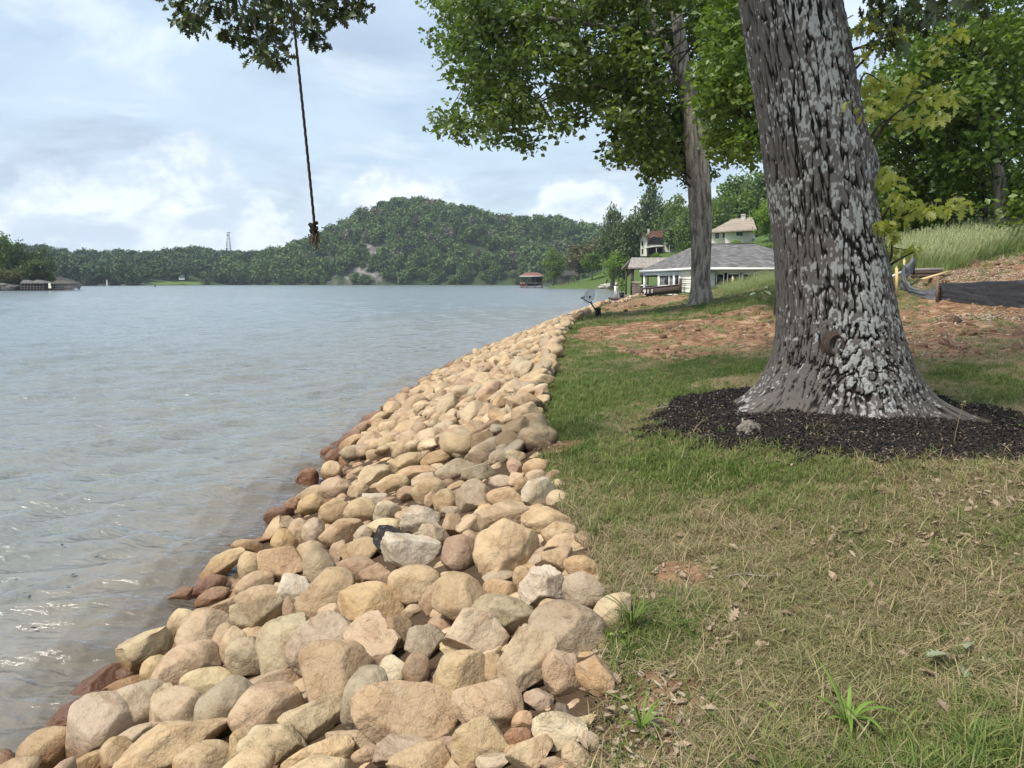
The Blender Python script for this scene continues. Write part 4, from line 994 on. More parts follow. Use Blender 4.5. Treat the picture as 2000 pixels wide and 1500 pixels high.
# ------------------------------------------------------------------ trees at the right behind the tall grass
def gz(u, v, dd):
    q = P(u, v, dd); q[2] = float(ground_z(q[0], q[1])); return q
RT = [
 ('maple_tree', 'tall green tree whose thick pale trunk stands above the tall grass', (1955, 466, 31), [('trunk', [(1955, 470, 31), (1955, 390, 31), (1945, 300, 31), (1940, 180, 31.5), (1950, 60, 32)], .27, .14), ('limb', [(1945, 300, 31), (1895, 200, 31), (1880, 130, 31)], .12, .05)], [([(1850, -60), (1860, 60), (1880, 200), (1900, 330), (1940, 420), (2080, 400), (2150, -60)], 190)], L_BRIGHT, B_GREY, (27.5, 34)),
 ('maple_tree', 'slim dark trunked tree standing just left of the thick pale trunk', (1925, 466, 32.5), [('trunk', [(1925, 468, 32.5), (1924, 400, 32.5), (1915, 300, 32.5), (1900, 150, 32.5)], .12, .07)], [([(1760, 40), (1770, 170), (1800, 260), (1830, 330), (1880, 400), (1930, 380), (1920, 200), (1880, 20)], 130)], L_MID, B_DARK, (30, 35)),
 ('maple_tree', 'broad bright green tree filling the gap beside the oak', (1790, 470, 36), [('trunk', [(1770, 480, 36), (1772, 420, 36), (1790, 330, 36), (1810, 200, 36)], .17, .09), ('limb', [(1775, 420, 36), (1830, 300, 36), (1870, 230, 36)], .08, .03)], [([(1690, 150), (1700, 300), (1705, 420), (1760, 440), (1850, 430), (1880, 330), (1860, 200), (1800, 130), (1740, 120)], 190)], L_BRIGHT, B_DARK, (33, 39)),
 ('maple_tree', 'dark leafy tree at the picture edge above the clay slope', (2040, 460, 38), [('trunk', [(2045, 462, 38), (2040, 380, 38), (2030, 250, 38)], .2, .1)], [([(1900, 60), (1920, 250), (1930, 440), (2100, 450), (2180, 200), (2100, 20)], 170)], L_MID, B_DARK, (36, 43)),
]
for nm, lab, bs, trunks, polys, mat, bark_, dr in RT:
    custom_tree(nm, lab, gz(*bs), trunks, polys, mat, bark_, dr, 0, .85, 62, .24, tr2)
# low shrubs under those trees
for k, (u, v, dd, lab) in enumerate(((1735, 478, 37, 'dark leafy shrub right beside the oak trunk behind the tall grass'), (1800, 470, 39, 'dark shrub in the shade behind the middle of the tall grass'), (1870, 466, 40, 'dark shrub left of the slim dark trunk'), (1990, 455, 41, 'dark shrub right of the thick pale trunk'))):
    b_ = gz(u, v, dd); o = thing('shrub', lab, 'shrub', b_, group='shrubs under the trees at the grass crest')
    cs = b_ + np.array([2.4, 1.4, 1.2]) * (tr2.random((34, 3)) * np.array([2, 2, 1.7]) - np.array([1, 1, 0]))
    crown_obj('foliage', clump_leaves(local(o, cs), np.full(34, .6), 55, .2, tr2), L_DARK, o)
    st_ = MB()
    for _ in range(5): st_.tube(local(o, curve_pts([b_ - [0, 0, .1], b_ + [tr2.normal() * .5, tr2.normal() * .5, .9], b_ + [tr2.normal(), tr2.normal(), 1.8]], 7)), np.linspace(.04, .015, 7), 5)
    link('stem', st_.mesh('stem', B_DARK, True), o)
# ------------------------------------------------------------------ far hills, forest
m_hill, t, out = material('hillside'); co = t.pos()
hn = t.noise(co, .06, 6, .65); 
c = t.mix(t.sstep(hn, .35, .65), (.022, .038, .016), (.05, .07, .028))
rock = t.mix(t.sstep(t.noise(t.scalev(co, (1, 1, 1.6)), .16, 6, .7), .36, .64), (.075, .073, .066), (.25, .235, .215))
c = t.mix(t.attr('cliff'), c, rock); c = t.mix(t.attr('lawn'), c, t.mix(hn, (.09, .15, .04), (.15, .21, .06)))
principled(t, out, c, .95, None, .1)
def hill(name, label, us, vtop, d0, dr, tree_h, cliff=None, lawn=None):
    uu = np.linspace(us[0], us[-1], 170); ss = np.linspace(0, 1.6, 60)
    vt = np.interp(uu, us, vtop); D0 = np.interp(uu, us, d0); DR = np.interp(uu, us, dr)
    zt = P(uu, vt, DR)[:, 2] - tree_h
    U, S = np.meshgrid(uu, ss); D = D0 + S * (DR - D0)
    prof_ = np.where(S <= 1, np.sin(np.clip(S, 0, 1) * pi / 2) ** .85, 1 - .55 * (S - 1))
    Z = -1.3 + (zt + 1.3) * prof_; q = P(U, HORIZON, D); Xh, Yh = q[..., 0], q[..., 1]
    n = fbm(np.stack([Xh / 60, Yh / 60], -1), 4, 91) - .5
    Z = Z + n * 9 * smooth(S, .08, .4) * (1 - .5 * smooth(S, .7, 1.0))
    uu2, vv2 = project(np.stack([Xh, Yh, Z], -1))
    cl = np.zeros_like(Z)
    if cliff is not None:
        cl = smooth(poly_sd(uu2, vv2, cliff), -4, 6) * smooth(fbm(np.stack([uu2 / 16, vv2 / 16], -1), 3, 93), .36, .52)
    lw_ = np.zeros_like(Z)
    if lawn is not None: lw_ = smooth(poly_sd(uu2, vv2, lawn), -2, 3)
    i = np.arange(59)[:, None] * 170 + np.arange(169)[None]; f = np.stack([i, i + 1, i + 171, i + 170], -1).reshape(-1, 4)
    link(name, make_mesh(name, np.stack([Xh, Yh, Z], -1).reshape(-1, 3), f, m_hill, True, {'cliff': cl.ravel(), 'lawn': lw_.ravel()}), label=label, cat='hill', kind='structure')
    return dict(U=U, S=S, X=Xh, Y=Yh, Z=Z, cl=cl, lw=lw_)
CLIFF = [(575, 556), (600, 530), (640, 505), (680, 480), (730, 470), (755, 490), (740, 525), (750, 556)]
H1 = hill('hill', 'steep wooded hill with a bare rock face across the lake',
          [420, 480, 560, 600, 640, 700, 750, 790, 830, 870, 910, 960, 1000, 1060, 1120, 1180, 1260, 1400, 1560], [521, 508, 489, 478, 460, 424, 402, 394, 399, 404, 411, 425, 430, 431, 441, 452, 468, 470, 470],
          [705] * 19, [800, 810, 830, 840, 850, 862, 870, 875, 875, 875, 875, 870, 870, 870, 870, 870, 880, 900, 900], 9, CLIFF)
LAWN = [(262, 556), (300, 550), (345, 547), (392, 551), (395, 558), (262, 559)]
H2 = hill('hill', 'lower wooded ridge with a grass clearing at its foot, left of the rock face',
          [-160, 60, 105, 150, 230, 300, 345, 380, 440, 500, 560], [486, 489, 492, 501, 503, 501, 493, 491, 498, 502, 506],
          [500, 540, 545, 550, 575, 610, 640, 655, 690, 715, 740], [980, 980, 990, 1000, 1000, 1000, 1010, 1010, 1000, 980, 960], 10, None, LAWN)

def gn_scatter(name, pos, rot, scl, idx, protos, **kw):
    """one object that sets a few small meshes on many points"""
    me = bpy.data.meshes.new(name); n = len(pos)
    me.vertices.add(n); me.vertices.foreach_set('co', np.asarray(pos, np.float32).ravel())
    a = me.attributes.new('rotv', 'FLOAT_VECTOR', 'POINT'); a.data.foreach_set('vector', np.asarray(rot, np.float32).ravel())
    scl = np.asarray(scl, np.float32); scl = np.repeat(scl[:, None], 3, 1) if scl.ndim == 1 else scl
    a = me.attributes.new('sclv', 'FLOAT_VECTOR', 'POINT'); a.data.foreach_set('vector', scl.ravel())
    a = me.attributes.new('pick', 'INT', 'POINT'); a.data.foreach_set('value', np.asarray(idx, np.int32))
    o = link(name, me, **kw)
    pc = bpy.data.collections.new(name + '_kinds')
    for k, pm in enumerate(protos): pc.objects.link(bpy.data.objects.new(f'{name}_kind_{k:02d}', pm))
    g = bpy.data.node_groups.new(name + '_scatter', 'GeometryNodeTree')
    g.interface.new_socket('Geometry', in_out='INPUT', socket_type='NodeSocketGeometry'); g.interface.new_socket('Geometry', in_out='OUTPUT', socket_type='NodeSocketGeometry')
    gi, go = g.nodes.new('NodeGroupInput'), g.nodes.new('NodeGroupOutput'); ip = g.nodes.new('GeometryNodeInstanceOnPoints')
    ci = g.nodes.new('GeometryNodeCollectionInfo'); ci.inputs['Collection'].default_value = pc; ci.inputs['Separate Children'].default_value = True; ci.inputs['Reset Children'].default_value = True
    def na(nm, typ):
        x = g.nodes.new('GeometryNodeInputNamedAttribute'); x.data_type = typ; x.inputs['Name'].default_value = nm; return x.outputs['Attribute']
    m2p = g.nodes.new('GeometryNodeMeshToPoints'); g.links.new(gi.outputs[0], m2p.inputs['Mesh'])
    g.links.new(m2p.outputs[0], ip.inputs['Points']); g.links.new(ci.outputs[0], ip.inputs['Instance']); ip.inputs['Pick Instance'].default_value = True
    g.links.new(na('pick', 'INT'), ip.inputs['Instance Index'])
    e2r = g.nodes.new('FunctionNodeEulerToRotation'); g.links.new(na('rotv', 'FLOAT_VECTOR'), e2r.inputs[0]); g.links.new(e2r.outputs[0], ip.inputs['Rotation'])
    g.links.new(na('sclv', 'FLOAT_VECTOR'), ip.inputs['Scale']); g.links.new(ip.outputs[0], go.inputs[0])
    md = o.modifiers.new('scatter', 'NODES'); md.node_group = g
    return o
def inst_leaf(name, a, b, c2):
    m, t, out = material(name)
    oi = t.new('ShaderNodeObjectInfo').outputs['Random']; k = t.attr('rnd')
    cc_ = t.mix(t.math('MULTIPLY_ADD', oi, .55, t.math('MULTIPLY_ADD', k, .2, .1)), a, b)
    cc_ = t.mix(t.sstep(oi, .90, .97), cc_, c2)
    principled(t, out, cc_, .7, None, .2); return m
L_FAR = inst_leaf('forest_leaf', (.052, .098, .026), (.150, .215, .060), (.16, .15, .10))
L_FAR2 = inst_leaf('ridge_leaf', (.034, .066, .026), (.090, .140, .048), (.12, .17, .06))
fr2 = np.random.default_rng(51)
def crown_mesh(name, mat, r, ncl, per, size, shape=(1, 1, 1.0), hollow=.55, cl=.34):
    """unit crown: width 2, height 2, standing on z=0"""
    d_ = r.normal(size=(ncl, 3)); d_ /= np.linalg.norm(d_, axis=1)[:, None]
    p = d_ * (hollow + (1 - hollow) * r.random(ncl))[:, None] * .78; p[:, :2] *= (1 - .30 * np.clip(p[:, 2], 0, 1))[:, None]
    p = p * np.array(shape) + [0, 0, .98]
    v, f, tone = clump_leaves(p, cl * (.65 + .7 * r.random(ncl)), per, size, r, .8, 1.2)
    return make_mesh(name, v, f, mat, False, {'rnd': tone})
def forest(name, label, H, mat, spacing, hgt_m, protos_n=5):
    pr_ = [crown_mesh('forest_tree', mat, np.random.default_rng(200 + k), 30, 24, .26) for k in range(protos_n)]
    nU, nS = H['U'].shape[1], H['U'].shape[0]; pts = []
    L = np.hypot(H['X'][0, -1] - H['X'][0, 0], H['Y'][0, -1] - H['Y'][0, 0]); Wd = np.mean(H['Y'][37] - H['Y'][0])
    n = int(L * Wd * 1.28 / spacing ** 2)
    a = fr2.random(n) * (nU - 1.001); b = fr2.random(n) ** 1.0 * 1.25 / 1.6 * (nS - 1); i, j = b.astype(int), a.astype(int); fi, fj = b - i, a - j
    def s_(A): return A[i, j] * (1 - fi) * (1 - fj) + A[i + 1, j] * fi * (1 - fj) + A[i, j + 1] * (1 - fi) * fj + A[i + 1, j + 1] * fi * fj
    pos = np.stack([s_(H['X']), s_(H['Y']), s_(H['Z'])], 1); ok = (fr2.random(n) > s_(H['cl']) * .74) & (s_(H['lw']) < .35)
    pos = pos[ok]; n = len(pos); h = hgt_m * (.5 + .85 * fr2.random(n) ** 1.3); wd_ = h * (.36 + .16 * fr2.random(n))
    pos[:, 2] -= h * .08
    gn_scatter(name, pos, np.stack([np.zeros(n), np.zeros(n), fr2.random(n) * 6.28], 1), np.stack([wd_, wd_, h / 2], 1), fr2.integers(0, protos_n, n), pr_, label=label, cat='forest', kind='stuff')
forest('forest', 'dense green wood covering the steep hill across the lake', H1, L_FAR, 7.4, 14.5)
forest('forest', 'dense dull green wood covering the low ridge across the lake', H2, L_FAR2, 8.2, 14)

# ------------------------------------------------------------------ single trees in the middle distance
def big_crown(name, mat, seed, **kw): return crown_mesh(name, mat, np.random.default_rng(seed), kw.pop('ncl', 52), kw.pop('per', 62), kw.pop('size', .105), **kw)
CROWNS = {}
def get_crown(mat, k):
    if (mat.name, k) not in CROWNS: CROWNS[(mat.name, k)] = big_crown('crown', mat, 300 + k, hollow=.35 + .1 * (k % 3), cl=.30 + .03 * (k % 2))
    return CROWNS[(mat.name, k)]
TRUNK = {}
def mid_tree(name, label, u, dd, vtop, wpx, mat, k, vbot=None, group=None, zbase=None, low=.03):
    q = P(u, HORIZON, dd); z0 = float(ground_z(q[0], q[1])) if zbase is None else zbase
    zt = float(P(u, vtop, dd)[2]); o = thing(name, label, 'tree', (q[0], q[1], z0), 0, group)
    h = zt - z0; w_ = wpx * dd / F / 2
    cz = low * h if vbot is None else float(P(u, vbot, dd)[2]) - z0
    cr = link('crown', get_crown(mat, k), o, (0, 0, cz), (0, 0, k * 1.7)); cr.scale = (w_, w_, (h - cz) / 2)
    if name not in TRUNK:
        mb = MB(); mb.tube([(0, 0, -.04), (.004, 0, .2), (-.006, .004, .45), (.006, 0, .8)], [.03, .021, .017, .006], 8)
        for a in (0, 1.4, 2.7, 4.1, 5.3): mb.tube(curve_pts([(0, 0, .3 + .05 * a), (.07 * cos(a), .07 * sin(a), .5 + .04 * a), (.16 * cos(a), .16 * sin(a), .66 + .03 * a)], 6), np.linspace(.010, .003, 6), 5)
        TRUNK[name] = mb.mesh('trunk', B_GREY, True)
    tk = link('trunk', TRUNK[name], o); tk.scale = (h, h, h)
    return o
g1 = 'trees along the far bank beyond the docks'
mid_tree('bank_tree', 'round bright green tree left of the small gazebo', 1080, 345, 478, 56, L_BRIGHT, 0, group=g1, low=.05)
mid_tree('bank_tree', 'brownish olive tree behind the gazebo roof', 1130, 350, 466, 84, L_OLIVE, 1, group=g1)
mid_tree('bank_tree', 'small deep green tree just right of the gazebo', 1156, 322, 488, 58, L_MID, 2, group=g1, low=.22)
mid_tree('bank_tree', 'feathery light green tree above the dock and the potted plant', 1208, 262, 482, 76, L_LIME, 3, group=g1, low=.08)
mid_tree('bank_tree', 'grey olive tree behind the light green tree', 1165, 400, 455, 66, L_OLIVE, 4, group=g1)
g2 = 'trees on the slope around the two houses'
for lab, u, dd, vt, wp, mat, k in (
    ('dark tree with a loose top at the left end of the slope', 1196, 270, 388, 62, L_DARK, 5), ('dense dark tree left of the gabled house', 1228, 262, 402, 82, L_DARK, 6), ('tall airy tree rising behind the gabled house', 1272, 300, 340, 92, L_DARK, 7),
    ('broad green tree above the gabled house roof', 1318, 285, 366, 96, L_MID, 8), ('dark low tree right beside the gabled house', 1335, 240, 420, 52, L_DARK, 9), ('green tree just left of the grey forked trunk', 1338, 225, 398, 60, L_MID, 0),
    ('tall mid green tree behind the tan roofed house', 1432, 220, 322, 120, L_MID, 1), ('green tree right behind the chimney of the tan roofed house', 1480, 210, 316, 110, L_MID, 2), ('bright green tree covering the right end of the tan roofed house', 1500, 118, 376, 84, L_LIME, 3),
    ('green tree between the forked trunk and the tan roof', 1402, 200, 372, 76, L_BRIGHT, 4), ('tree mostly hidden behind the oak trunk', 1590, 130, 330, 130, L_MID, 5)):
    mid_tree('slope_tree', lab, u, dd, vt, wp, mat, k, group=g2)
for lab, u, dd, vt, wp, mat, k in (('low leafy shrub in front of the tan roofed house wall', 1432, 112, 462, 50, L_LIME, 6), ('shrub at the right end of the grey shingle roof', 1500, 100, 470, 70, L_MID, 7), ('bright clipped shrub below the balcony of the gabled house', 1281, 250, 491, 24, L_LIME, 8)):
    o = mid_tree('shrub', lab, u, dd, vt, wp, mat, k, group='shrubs by the houses', low=.02); o['category'] = 'shrub'
# the wood that closes the slope behind the houses
wn = 900; wu = 1185 + 520 * fr2.random(wn); wd2 = 205 + 215 * fr2.random(wn) ** .8
wq = P(wu, HORIZON, wd2); wz = ground_z(wq[:, 0], wq[:, 1]); we = edge_dist(wq[:, 0], wq[:, 1]); 
lim = np.interp(wu, [1185, 1240, 1300, 1400], [365, 335, 262, 215]); ok = (we > 3) & (wd2 > lim)
wp_ = np.stack([wq[:, 0], wq[:, 1], wz - .5], 1)[ok]; n = len(wp_); h = 9 + 7 * fr2.random(n); w2_ = h * (.32 + .12 * fr2.random(n))
gn_scatter('wood', wp_, np.stack([np.zeros(n), np.zeros(n), fr2.random(n) * 6.28], 1), np.stack([w2_, w2_, h / 2], 1), fr2.integers(0, 4, n), [crown_mesh('wood_tree', L_FAR, np.random.default_rng(240 + k), 40, 30, .2) for k in range(4)], label='green wood covering the slope behind the houses', cat='wood', kind='stuff')
# the wooded point at the left
lq = P(np.array([-150, -110, -60, 0, 40, 80, 110, 140]), HORIZON, np.array([236, 236, 238, 240, 243, 247, 249, 250.]))
ss = np.linspace(0, 1, 14); w9 = np.array([40, 40, 38, 34, 30, 24, 14, 4.0])
hx = lq[:, 0][None] - 0 * ss[:, None]; hy = lq[:, 1][None] + ss[:, None] * w9[None]; hz_ = -1.5 + (np.sin(np.clip(ss[:, None] * 2.4, 0, pi))) ** .7 * (w9[None] * .14) + 1.6 * fbm(np.stack([hx / 3, hy / 3], -1), 3, 95) * np.sin(ss[:, None] * pi)
i = np.arange(13)[:, None] * 8 + np.arange(7)[None]
m_lb = simple('dark_bank', (.055, .052, .045), .95, .5, .5)  # even dark grey brown ground colour, mottled at random
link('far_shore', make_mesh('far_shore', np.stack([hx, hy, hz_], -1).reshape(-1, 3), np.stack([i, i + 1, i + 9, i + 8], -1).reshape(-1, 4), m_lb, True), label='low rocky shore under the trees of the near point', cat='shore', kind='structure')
for lab, u, dd, vt, wp, mat, k in (
    ('tallest dark tree of the point at the picture edge', 8, 246, 452, 74, L_MID, 6), ('round dark tree second from the edge on the point', 48, 250, 472, 58, L_DARK, 7), ('outermost dark tree leaning over the docks', 88, 252, 480, 50, L_DARK, 8),
    ('olive bush by the water at the picture edge', 20, 240, 524, 70, L_OLIVE, 9), ('dark tree filling the middle of the point', 60, 247, 506, 76, L_DARK, 1), ('small round green bush at the tip of the point', 101, 250, 534, 20, L_MID, 0), ('tree half cut off at the picture edge', -40, 244, 450, 90, L_MID, 2)):
    mid_tree('shore_tree', lab, u, dd, vt - (562 - vt) * .10, wp, mat, k, zbase=.2, group='trees on the wooded point', low=.04)
mid_tree('lawn_tree', 'pale round tree on the grass clearing across the lake', 308, 640, 536, 16, L_MID, 3, zbase=6, group='trees on the grass clearing')
mid_tree('lawn_tree', 'yellowish tree beside the little house on the clearing', 346, 645, 531, 22, L_OLIVE, 4, zbase=7, group='trees on the grass clearing')
# ------------------------------------------------------------------ built things
def paint(name, col, rough=.55, vary=.12, scale=3, bump=0, spec=.3, metal=0): return simple(name, col, rough, vary, scale, bump, spec, metal)
M_WHITE = paint('white_paint', (.78, .77, .72)); M_CREAM = paint('cream_siding', (.80, .76, .64)); M_GREYW = paint('grey_white_wall', (.60, .59, .55))
M_DARKW = paint('dark_stained_wood', (.075, .052, .042), .8, .4, 4, .3); M_DECK = paint('deck_board', (.17, .13, .11), .85, .35, 3, .3)
M_GREYWOOD = paint('weathered_wood', (.24, .21, .18), .9, .35, 3, .3); M_BLACK = paint('black_plastic', (.02, .02, .022), .5); M_RED = paint('red_gelcoat', (.55, .06, .03), .3, .1)
M_LUMBER = paint('new_lumber', (.62, .46, .22), .8, .25, 8, .3); M_STAKE = paint('brown_stake', (.20, .125, .08), .9, .35, 9, .4); M_METAL = paint('galvanized_steel', (.42, .44, .46), .5, .15, 2, 0, .4, .6)
M_PLASTIC = paint('blue_white_panel', (.55, .66, .68), .4)
def roof_mat(name, a, b, sc=1.0):
    m, t, out = material(name); co = t.pos()
    br = t.new('ShaderNodeTexBrick'); br.offset = .5
    t.l.new(t.new('ShaderNodeVectorMath', operation='MULTIPLY', ins={0: co, 1: (sc, sc * .0 + .35, sc)}).outputs[0], br.inputs['Vector'])
    sx = t.new('ShaderNodeSeparateXYZ'); t.l.new(co, sx.inputs[0])
    vv = t.new('ShaderNodeCombineXYZ', ins={0: t.math('ADD', sx.outputs[0], t.math('MULTIPLY', sx.outputs[1], .8)), 1: t.math('MULTIPLY', sx.outputs[2], 1.8), 2: 0.0}).outputs[0]
    t.l.new(vv, br.inputs['Vector']); br.inputs['Scale'].default_value = 2.2 * sc; br.inputs['Mortar Size'].default_value = .03; br.inputs['Brick Width'].default_value = .9; br.inputs['Row Height'].default_value = .42
    t.put(br.inputs['Color1'], a); t.put(br.inputs['Color2'], b); t.put(br.inputs['Mortar'], tuple(x * .45 for x in a))
    n = t.noise(vv, 3.0, 4, .6)
    c = t.mix(t.sstep(n, .35, .7), br.outputs[0], t.mix(1.0, br.outputs[0], (1.5, 1.48, 1.45), 'MULTIPLY'))
    principled(t, out, c, .95, t.bump(br.outputs[1], .5, .05), .1); return m
R_GREY = roof_mat('grey_shingle', (.095, .092, .09), (.19, .183, .175)); R_TAUPE = roof_mat('taupe_shingle', (.24, .215, .185), (.30, .27, .235)); R_TAN = roof_mat('tan_shingle', (.25, .205, .16), (.32, .265, .21), .8)
R_BROWN = roof_mat('brown_shingle', (.16, .085, .062), (.23, .13, .10), .7); R_DARK = roof_mat('dark_shingle', (.10, .095, .09), (.16, .15, .14), .7)
m_glass, t, out = material('dark_glass'); principled(t, out, (.015, .018, .02), .08, None, .6)
m_sky_glass, t, out = material('pale_glass'); principled(t, out, (.10, .17, .24), .08, None, .8)
m_room_shade, t, out = material('room_shade'); principled(t, out, (.03, .028, .026), .9, None, .1)  # shade of dim interiors put into one dark colour
def hip(parent, name, e, rdg, mat, th=.16):
    """e: four eave corners in order; rdg: two ridge ends (a near e0/e3, b near e1/e2)"""
    e = [np.asarray(q, float) for q in e]; a, b = [np.asarray(q, float) for q in rdg]; dn = np.array([0, 0, -th])
    m = MB(); m.quad(e[0], e[1], b, a); m.quad(e[2], e[3], a, b); m.tri(e[1], e[2], b); m.tri(e[3], e[0], a)
    for i in range(4): m.quad(e[i] + dn, e[(i + 1) % 4] + dn, e[(i + 1) % 4], e[i])
    m.quad(e[3] + dn, e[2] + dn, e[1] + dn, e[0] + dn)
    m.v = [q - np.array(parent.location) for q in m.v]
    return m.build(name, mat, parent)
def part(parent, name, mat, fn, smooth_=False, **kw):
    m = MB(); fn(m); m.v = [q - np.array(parent.location) for q in m.v]; return m.build(name, mat, parent, smooth_, **kw)
def prism(m, pix, dd, depth):
    """a solid whose front outline is given in photo pixels at distance dd"""
    f = [P(u, v, dd) for u, v in pix]; dirv = f[0] - np.array([0, 0, EYE]); dirv[2] = 0; dirv = dirv / np.linalg.norm(dirv) * depth
    b = [q + dirv for q in f]; n = len(f)
    ar = sum((pix[i][0] * pix[(i + 1) % n][1] - pix[(i + 1) % n][0] * pix[i][1]) for i in range(n))
    if ar > 0: f, b = f[::-1], b[::-1]
    for i in range(1, n - 1): m.tri(f[0], f[i], f[i + 1]); m.tri(b[0], b[i + 1], b[i])
    for i in range(n): j = (i + 1) % n; m.quad(f[i], b[i], b[j], f[j])
def rect(u0, v0, u1, v1): return [(u0, v0), (u1, v0), (u1, v1), (u0, v1)]

# the grey roofed boathouse
C0, L0, R0 = np.array([14.0, 60.0, 0]), np.array([12.75, 75.0, 0]), np.array([25.2, 61.0, 0]); B0 = L0 + R0 - C0
bh = thing('boathouse', 'white sided boathouse under a big grey shingle roof behind the forked trunk', 'boathouse', (14, 60, .2))
zE = 2.6; up = lambda q, z: np.array([q[0], q[1], z])
eo = [C0 + [-.25, -.45, 0], R0 + [.4, -.4, 0], B0 + [.4, .4, 0], L0 + [-.35, .4, 0]]
hip(bh, 'roof', [up(q, zE + .12) for q in eo], [P(1363, 477, 67.5), P(1472, 476, 67.5)], R_GREY, .05)
def fas(m):
    for i in range(4):
        a, b = up(eo[i], zE), up(eo[(i + 1) % 4], zE); m.bar(a + [0, 0, .02], b + [0, 0, .02], .05, .19)
part(bh, 'fascia', M_WHITE, fas)
part(bh, 'soffit', M_PLASTIC, lambda m: m.quad(*[up(q, zE - .08) for q in eo[::-1]]))
part(bh, 'ridge_cap', R_GREY, lambda m: m.bar(P(1363, 477, 67.5) + [0, 0, .03], P(1472, 476, 67.5) + [0, 0, .03], .25, .06))
lf = lambda y: C0 + (L0 - C0) * (y - 60) / 15
bd = MB().box((0, 0, 0), (.045, 3.2, .175)).mesh('board', M_CREAM)
ang = atan2(-(L0 - C0)[0], (L0 - C0)[1])
for k in range(13):
    q = lf(61.6); o = link('board', bd, bh, (q[0] - 14 - .012 * (k % 2), q[1] - 60, .14 + .172 * k - .0), (0, radians(3), ang))
part(bh, 'corner_board', M_WHITE, lambda m: m.box((13.98, 60.0, 1.35), (.14, .14, 2.3)).box(tuple(lf(63.3)[:2]) + (1.35,), (.12, .14, 2.3)))
part(bh, 'wall', M_GREYW, lambda m: m.box((14.9, 60.15, 1.35), (1.7, .12, 2.3)).box((19.4, 60.5, .75), (11, .12, 1.1)).box((22.3, 60.75, 1.35), (6.0, .12, 2.3)).box((17.6, 60.35, 2.42), (5.6, .12, .22)))  # greyer than the sided face: this side's shade is put into the colour
part(bh, 'inner_wall', m_room_shade, lambda m: m.box((19.0, 66.4, 1.35), (9.6, .1, 2.2)).box((14.35, 63.0, 1.3), (.05, 5.4, 2.2)))
for x0, x1 in ((15.86, 16.5), (16.72, 17.72), (17.86, 18.85)):
    fr = part(bh, 'window', M_WHITE, lambda m: m.box(((x0 + x1) / 2, 60.3, 2.24), (x1 - x0, .1, .08)).box(((x0 + x1) / 2, 60.3, 1.32), (x1 - x0, .1, .07)).box((x0 + .04, 60.3, 1.78), (.07, .1, .86)).box((x1 - .04, 60.3, 1.78), (.07, .1, .86)))
    pn = MB().box(((x0 + x1) / 2 - 14, .34, 1.78 - .2), (x1 - x0 - .14, .02, .84)).build('pane', m_glass, fr)
wq = lf(66.45); wfr = part(bh, 'window', M_WHITE, lambda m: [m.bar(up(lf(63.45), z), up(lf(69.5), z), .09, .09) for z in (.55, 1.3, 2.2)] + [m.box(tuple(lf(y)[:2]) + (1.38,), (.09, .09, 1.7)) for y in (63.5, 66.4, 69.4)])
for k, (z0, z1) in enumerate(((.6, 1.25), (1.35, 2.15))):
    for ya, yb in ((63.6, 66.3), (66.5, 69.3)):
        o = MB().box((0, 0, 0), (.02, yb - ya, z1 - z0)).build('pane', m_glass, wfr); q = lf((ya + yb) / 2); o.location = (q[0] - 14 + .03, q[1] - 60, (z0 + z1) / 2 - .2); o.rotation_euler = (0, 0, ang)
for y in (69.6, 74.7, 64.9): part(bh, 'post', M_WHITE, lambda m: m.box(tuple(lf(y)[:2]) + (1.35,), (.2, .26, 2.3)))
part(bh, 'back_wall', paint('navy_panel', (.05, .055, .065), .7), lambda m: m.box((16.6, 75.72, .72), (8.2, .06, 1.0)).box((16.6, 75.72, 2.3), (8.2, .06, .4)))
part(bh, 'back_rail', M_WHITE, lambda m: m.box((16.6, 75.6, 1.27), (8.2, .1, .12)).box((14.3, 75.6, 1.4), (.16, .12, 2.2)).box((15.9, 75.6, 1.4), (.16, .12, 2.2)))
part(bh, 'header_beam', M_PLASTIC, lambda m: m.bar(up(lf(63.4), 2.36), up(lf(74.7), 2.36), .14, .26))
part(bh, 'back_frame', M_WHITE, lambda m: [m.box((x, 75.6, 1.3), (.16, .16, 2.3)) for x in (18.6, 20.6, 22.3, 24.4)] + [m.bar((18.4, 75.6, z), (24.6, 75.7, z), .1, .13) for z in (1.35, .45)])
part(bh, 'floor', M_DECK, lambda m: m.box((18.9, 68.2, .14), (10.6, 14.4, .2)))
bo = thing('moored_boat', 'white motorboat with a dark cover lifted inside the grey roofed boathouse', 'boat', (15.3, 69.5, .5))
def hull(m, L, w, h):
    s = np.linspace(0, 1, 9); g = []
    for a in s:
        ww = w * (1 - max(0, (a - .55) / .45) ** 2 * .97) / 2; kz = h * .45 * max(0, (a - .6) / .4) ** 1.5
        g.append([(a * L - L / 2, -ww, h), (a * L - L / 2, -ww * .85, h * .35 + kz), (a * L - L / 2, 0, kz), (a * L - L / 2, ww * .85, h * .35 + kz), (a * L - L / 2, ww, h)])
    g = np.array(g); m.add(g.reshape(-1, 3), [[i * 5 + j, i * 5 + j + 1, i * 5 + j + 6, i * 5 + j + 5] for i in range(8) for j in range(4)])
    m.add(np.concatenate([g[:, 0], g[:, 4]]), [[i, i + 1, i + 10, i + 9] for i in range(8)]); m.add(g[0], [[0, 1, 2], [0, 2, 3], [0, 3, 4]])
m = MB(); hull(m, 5.2, 2.1, .75); o = m.build('hull', M_WHITE, bo, True, rot=(0, 0, radians(-80)))
m = MB(); m.box((0, 0, .85), (3.0, 1.7, .22), None, .08); m.build('cover', M_BLACK, bo, rot=(0, 0, radians(-80)))
m = MB().box((.2, 0, 1.15), (.05, 1.4, .5)).box((-.3, 0, 1.45), (1.2, 1.5, .06)); m.build('windscreen', m_sky_glass, bo, rot=(0, 0, radians(-80)))

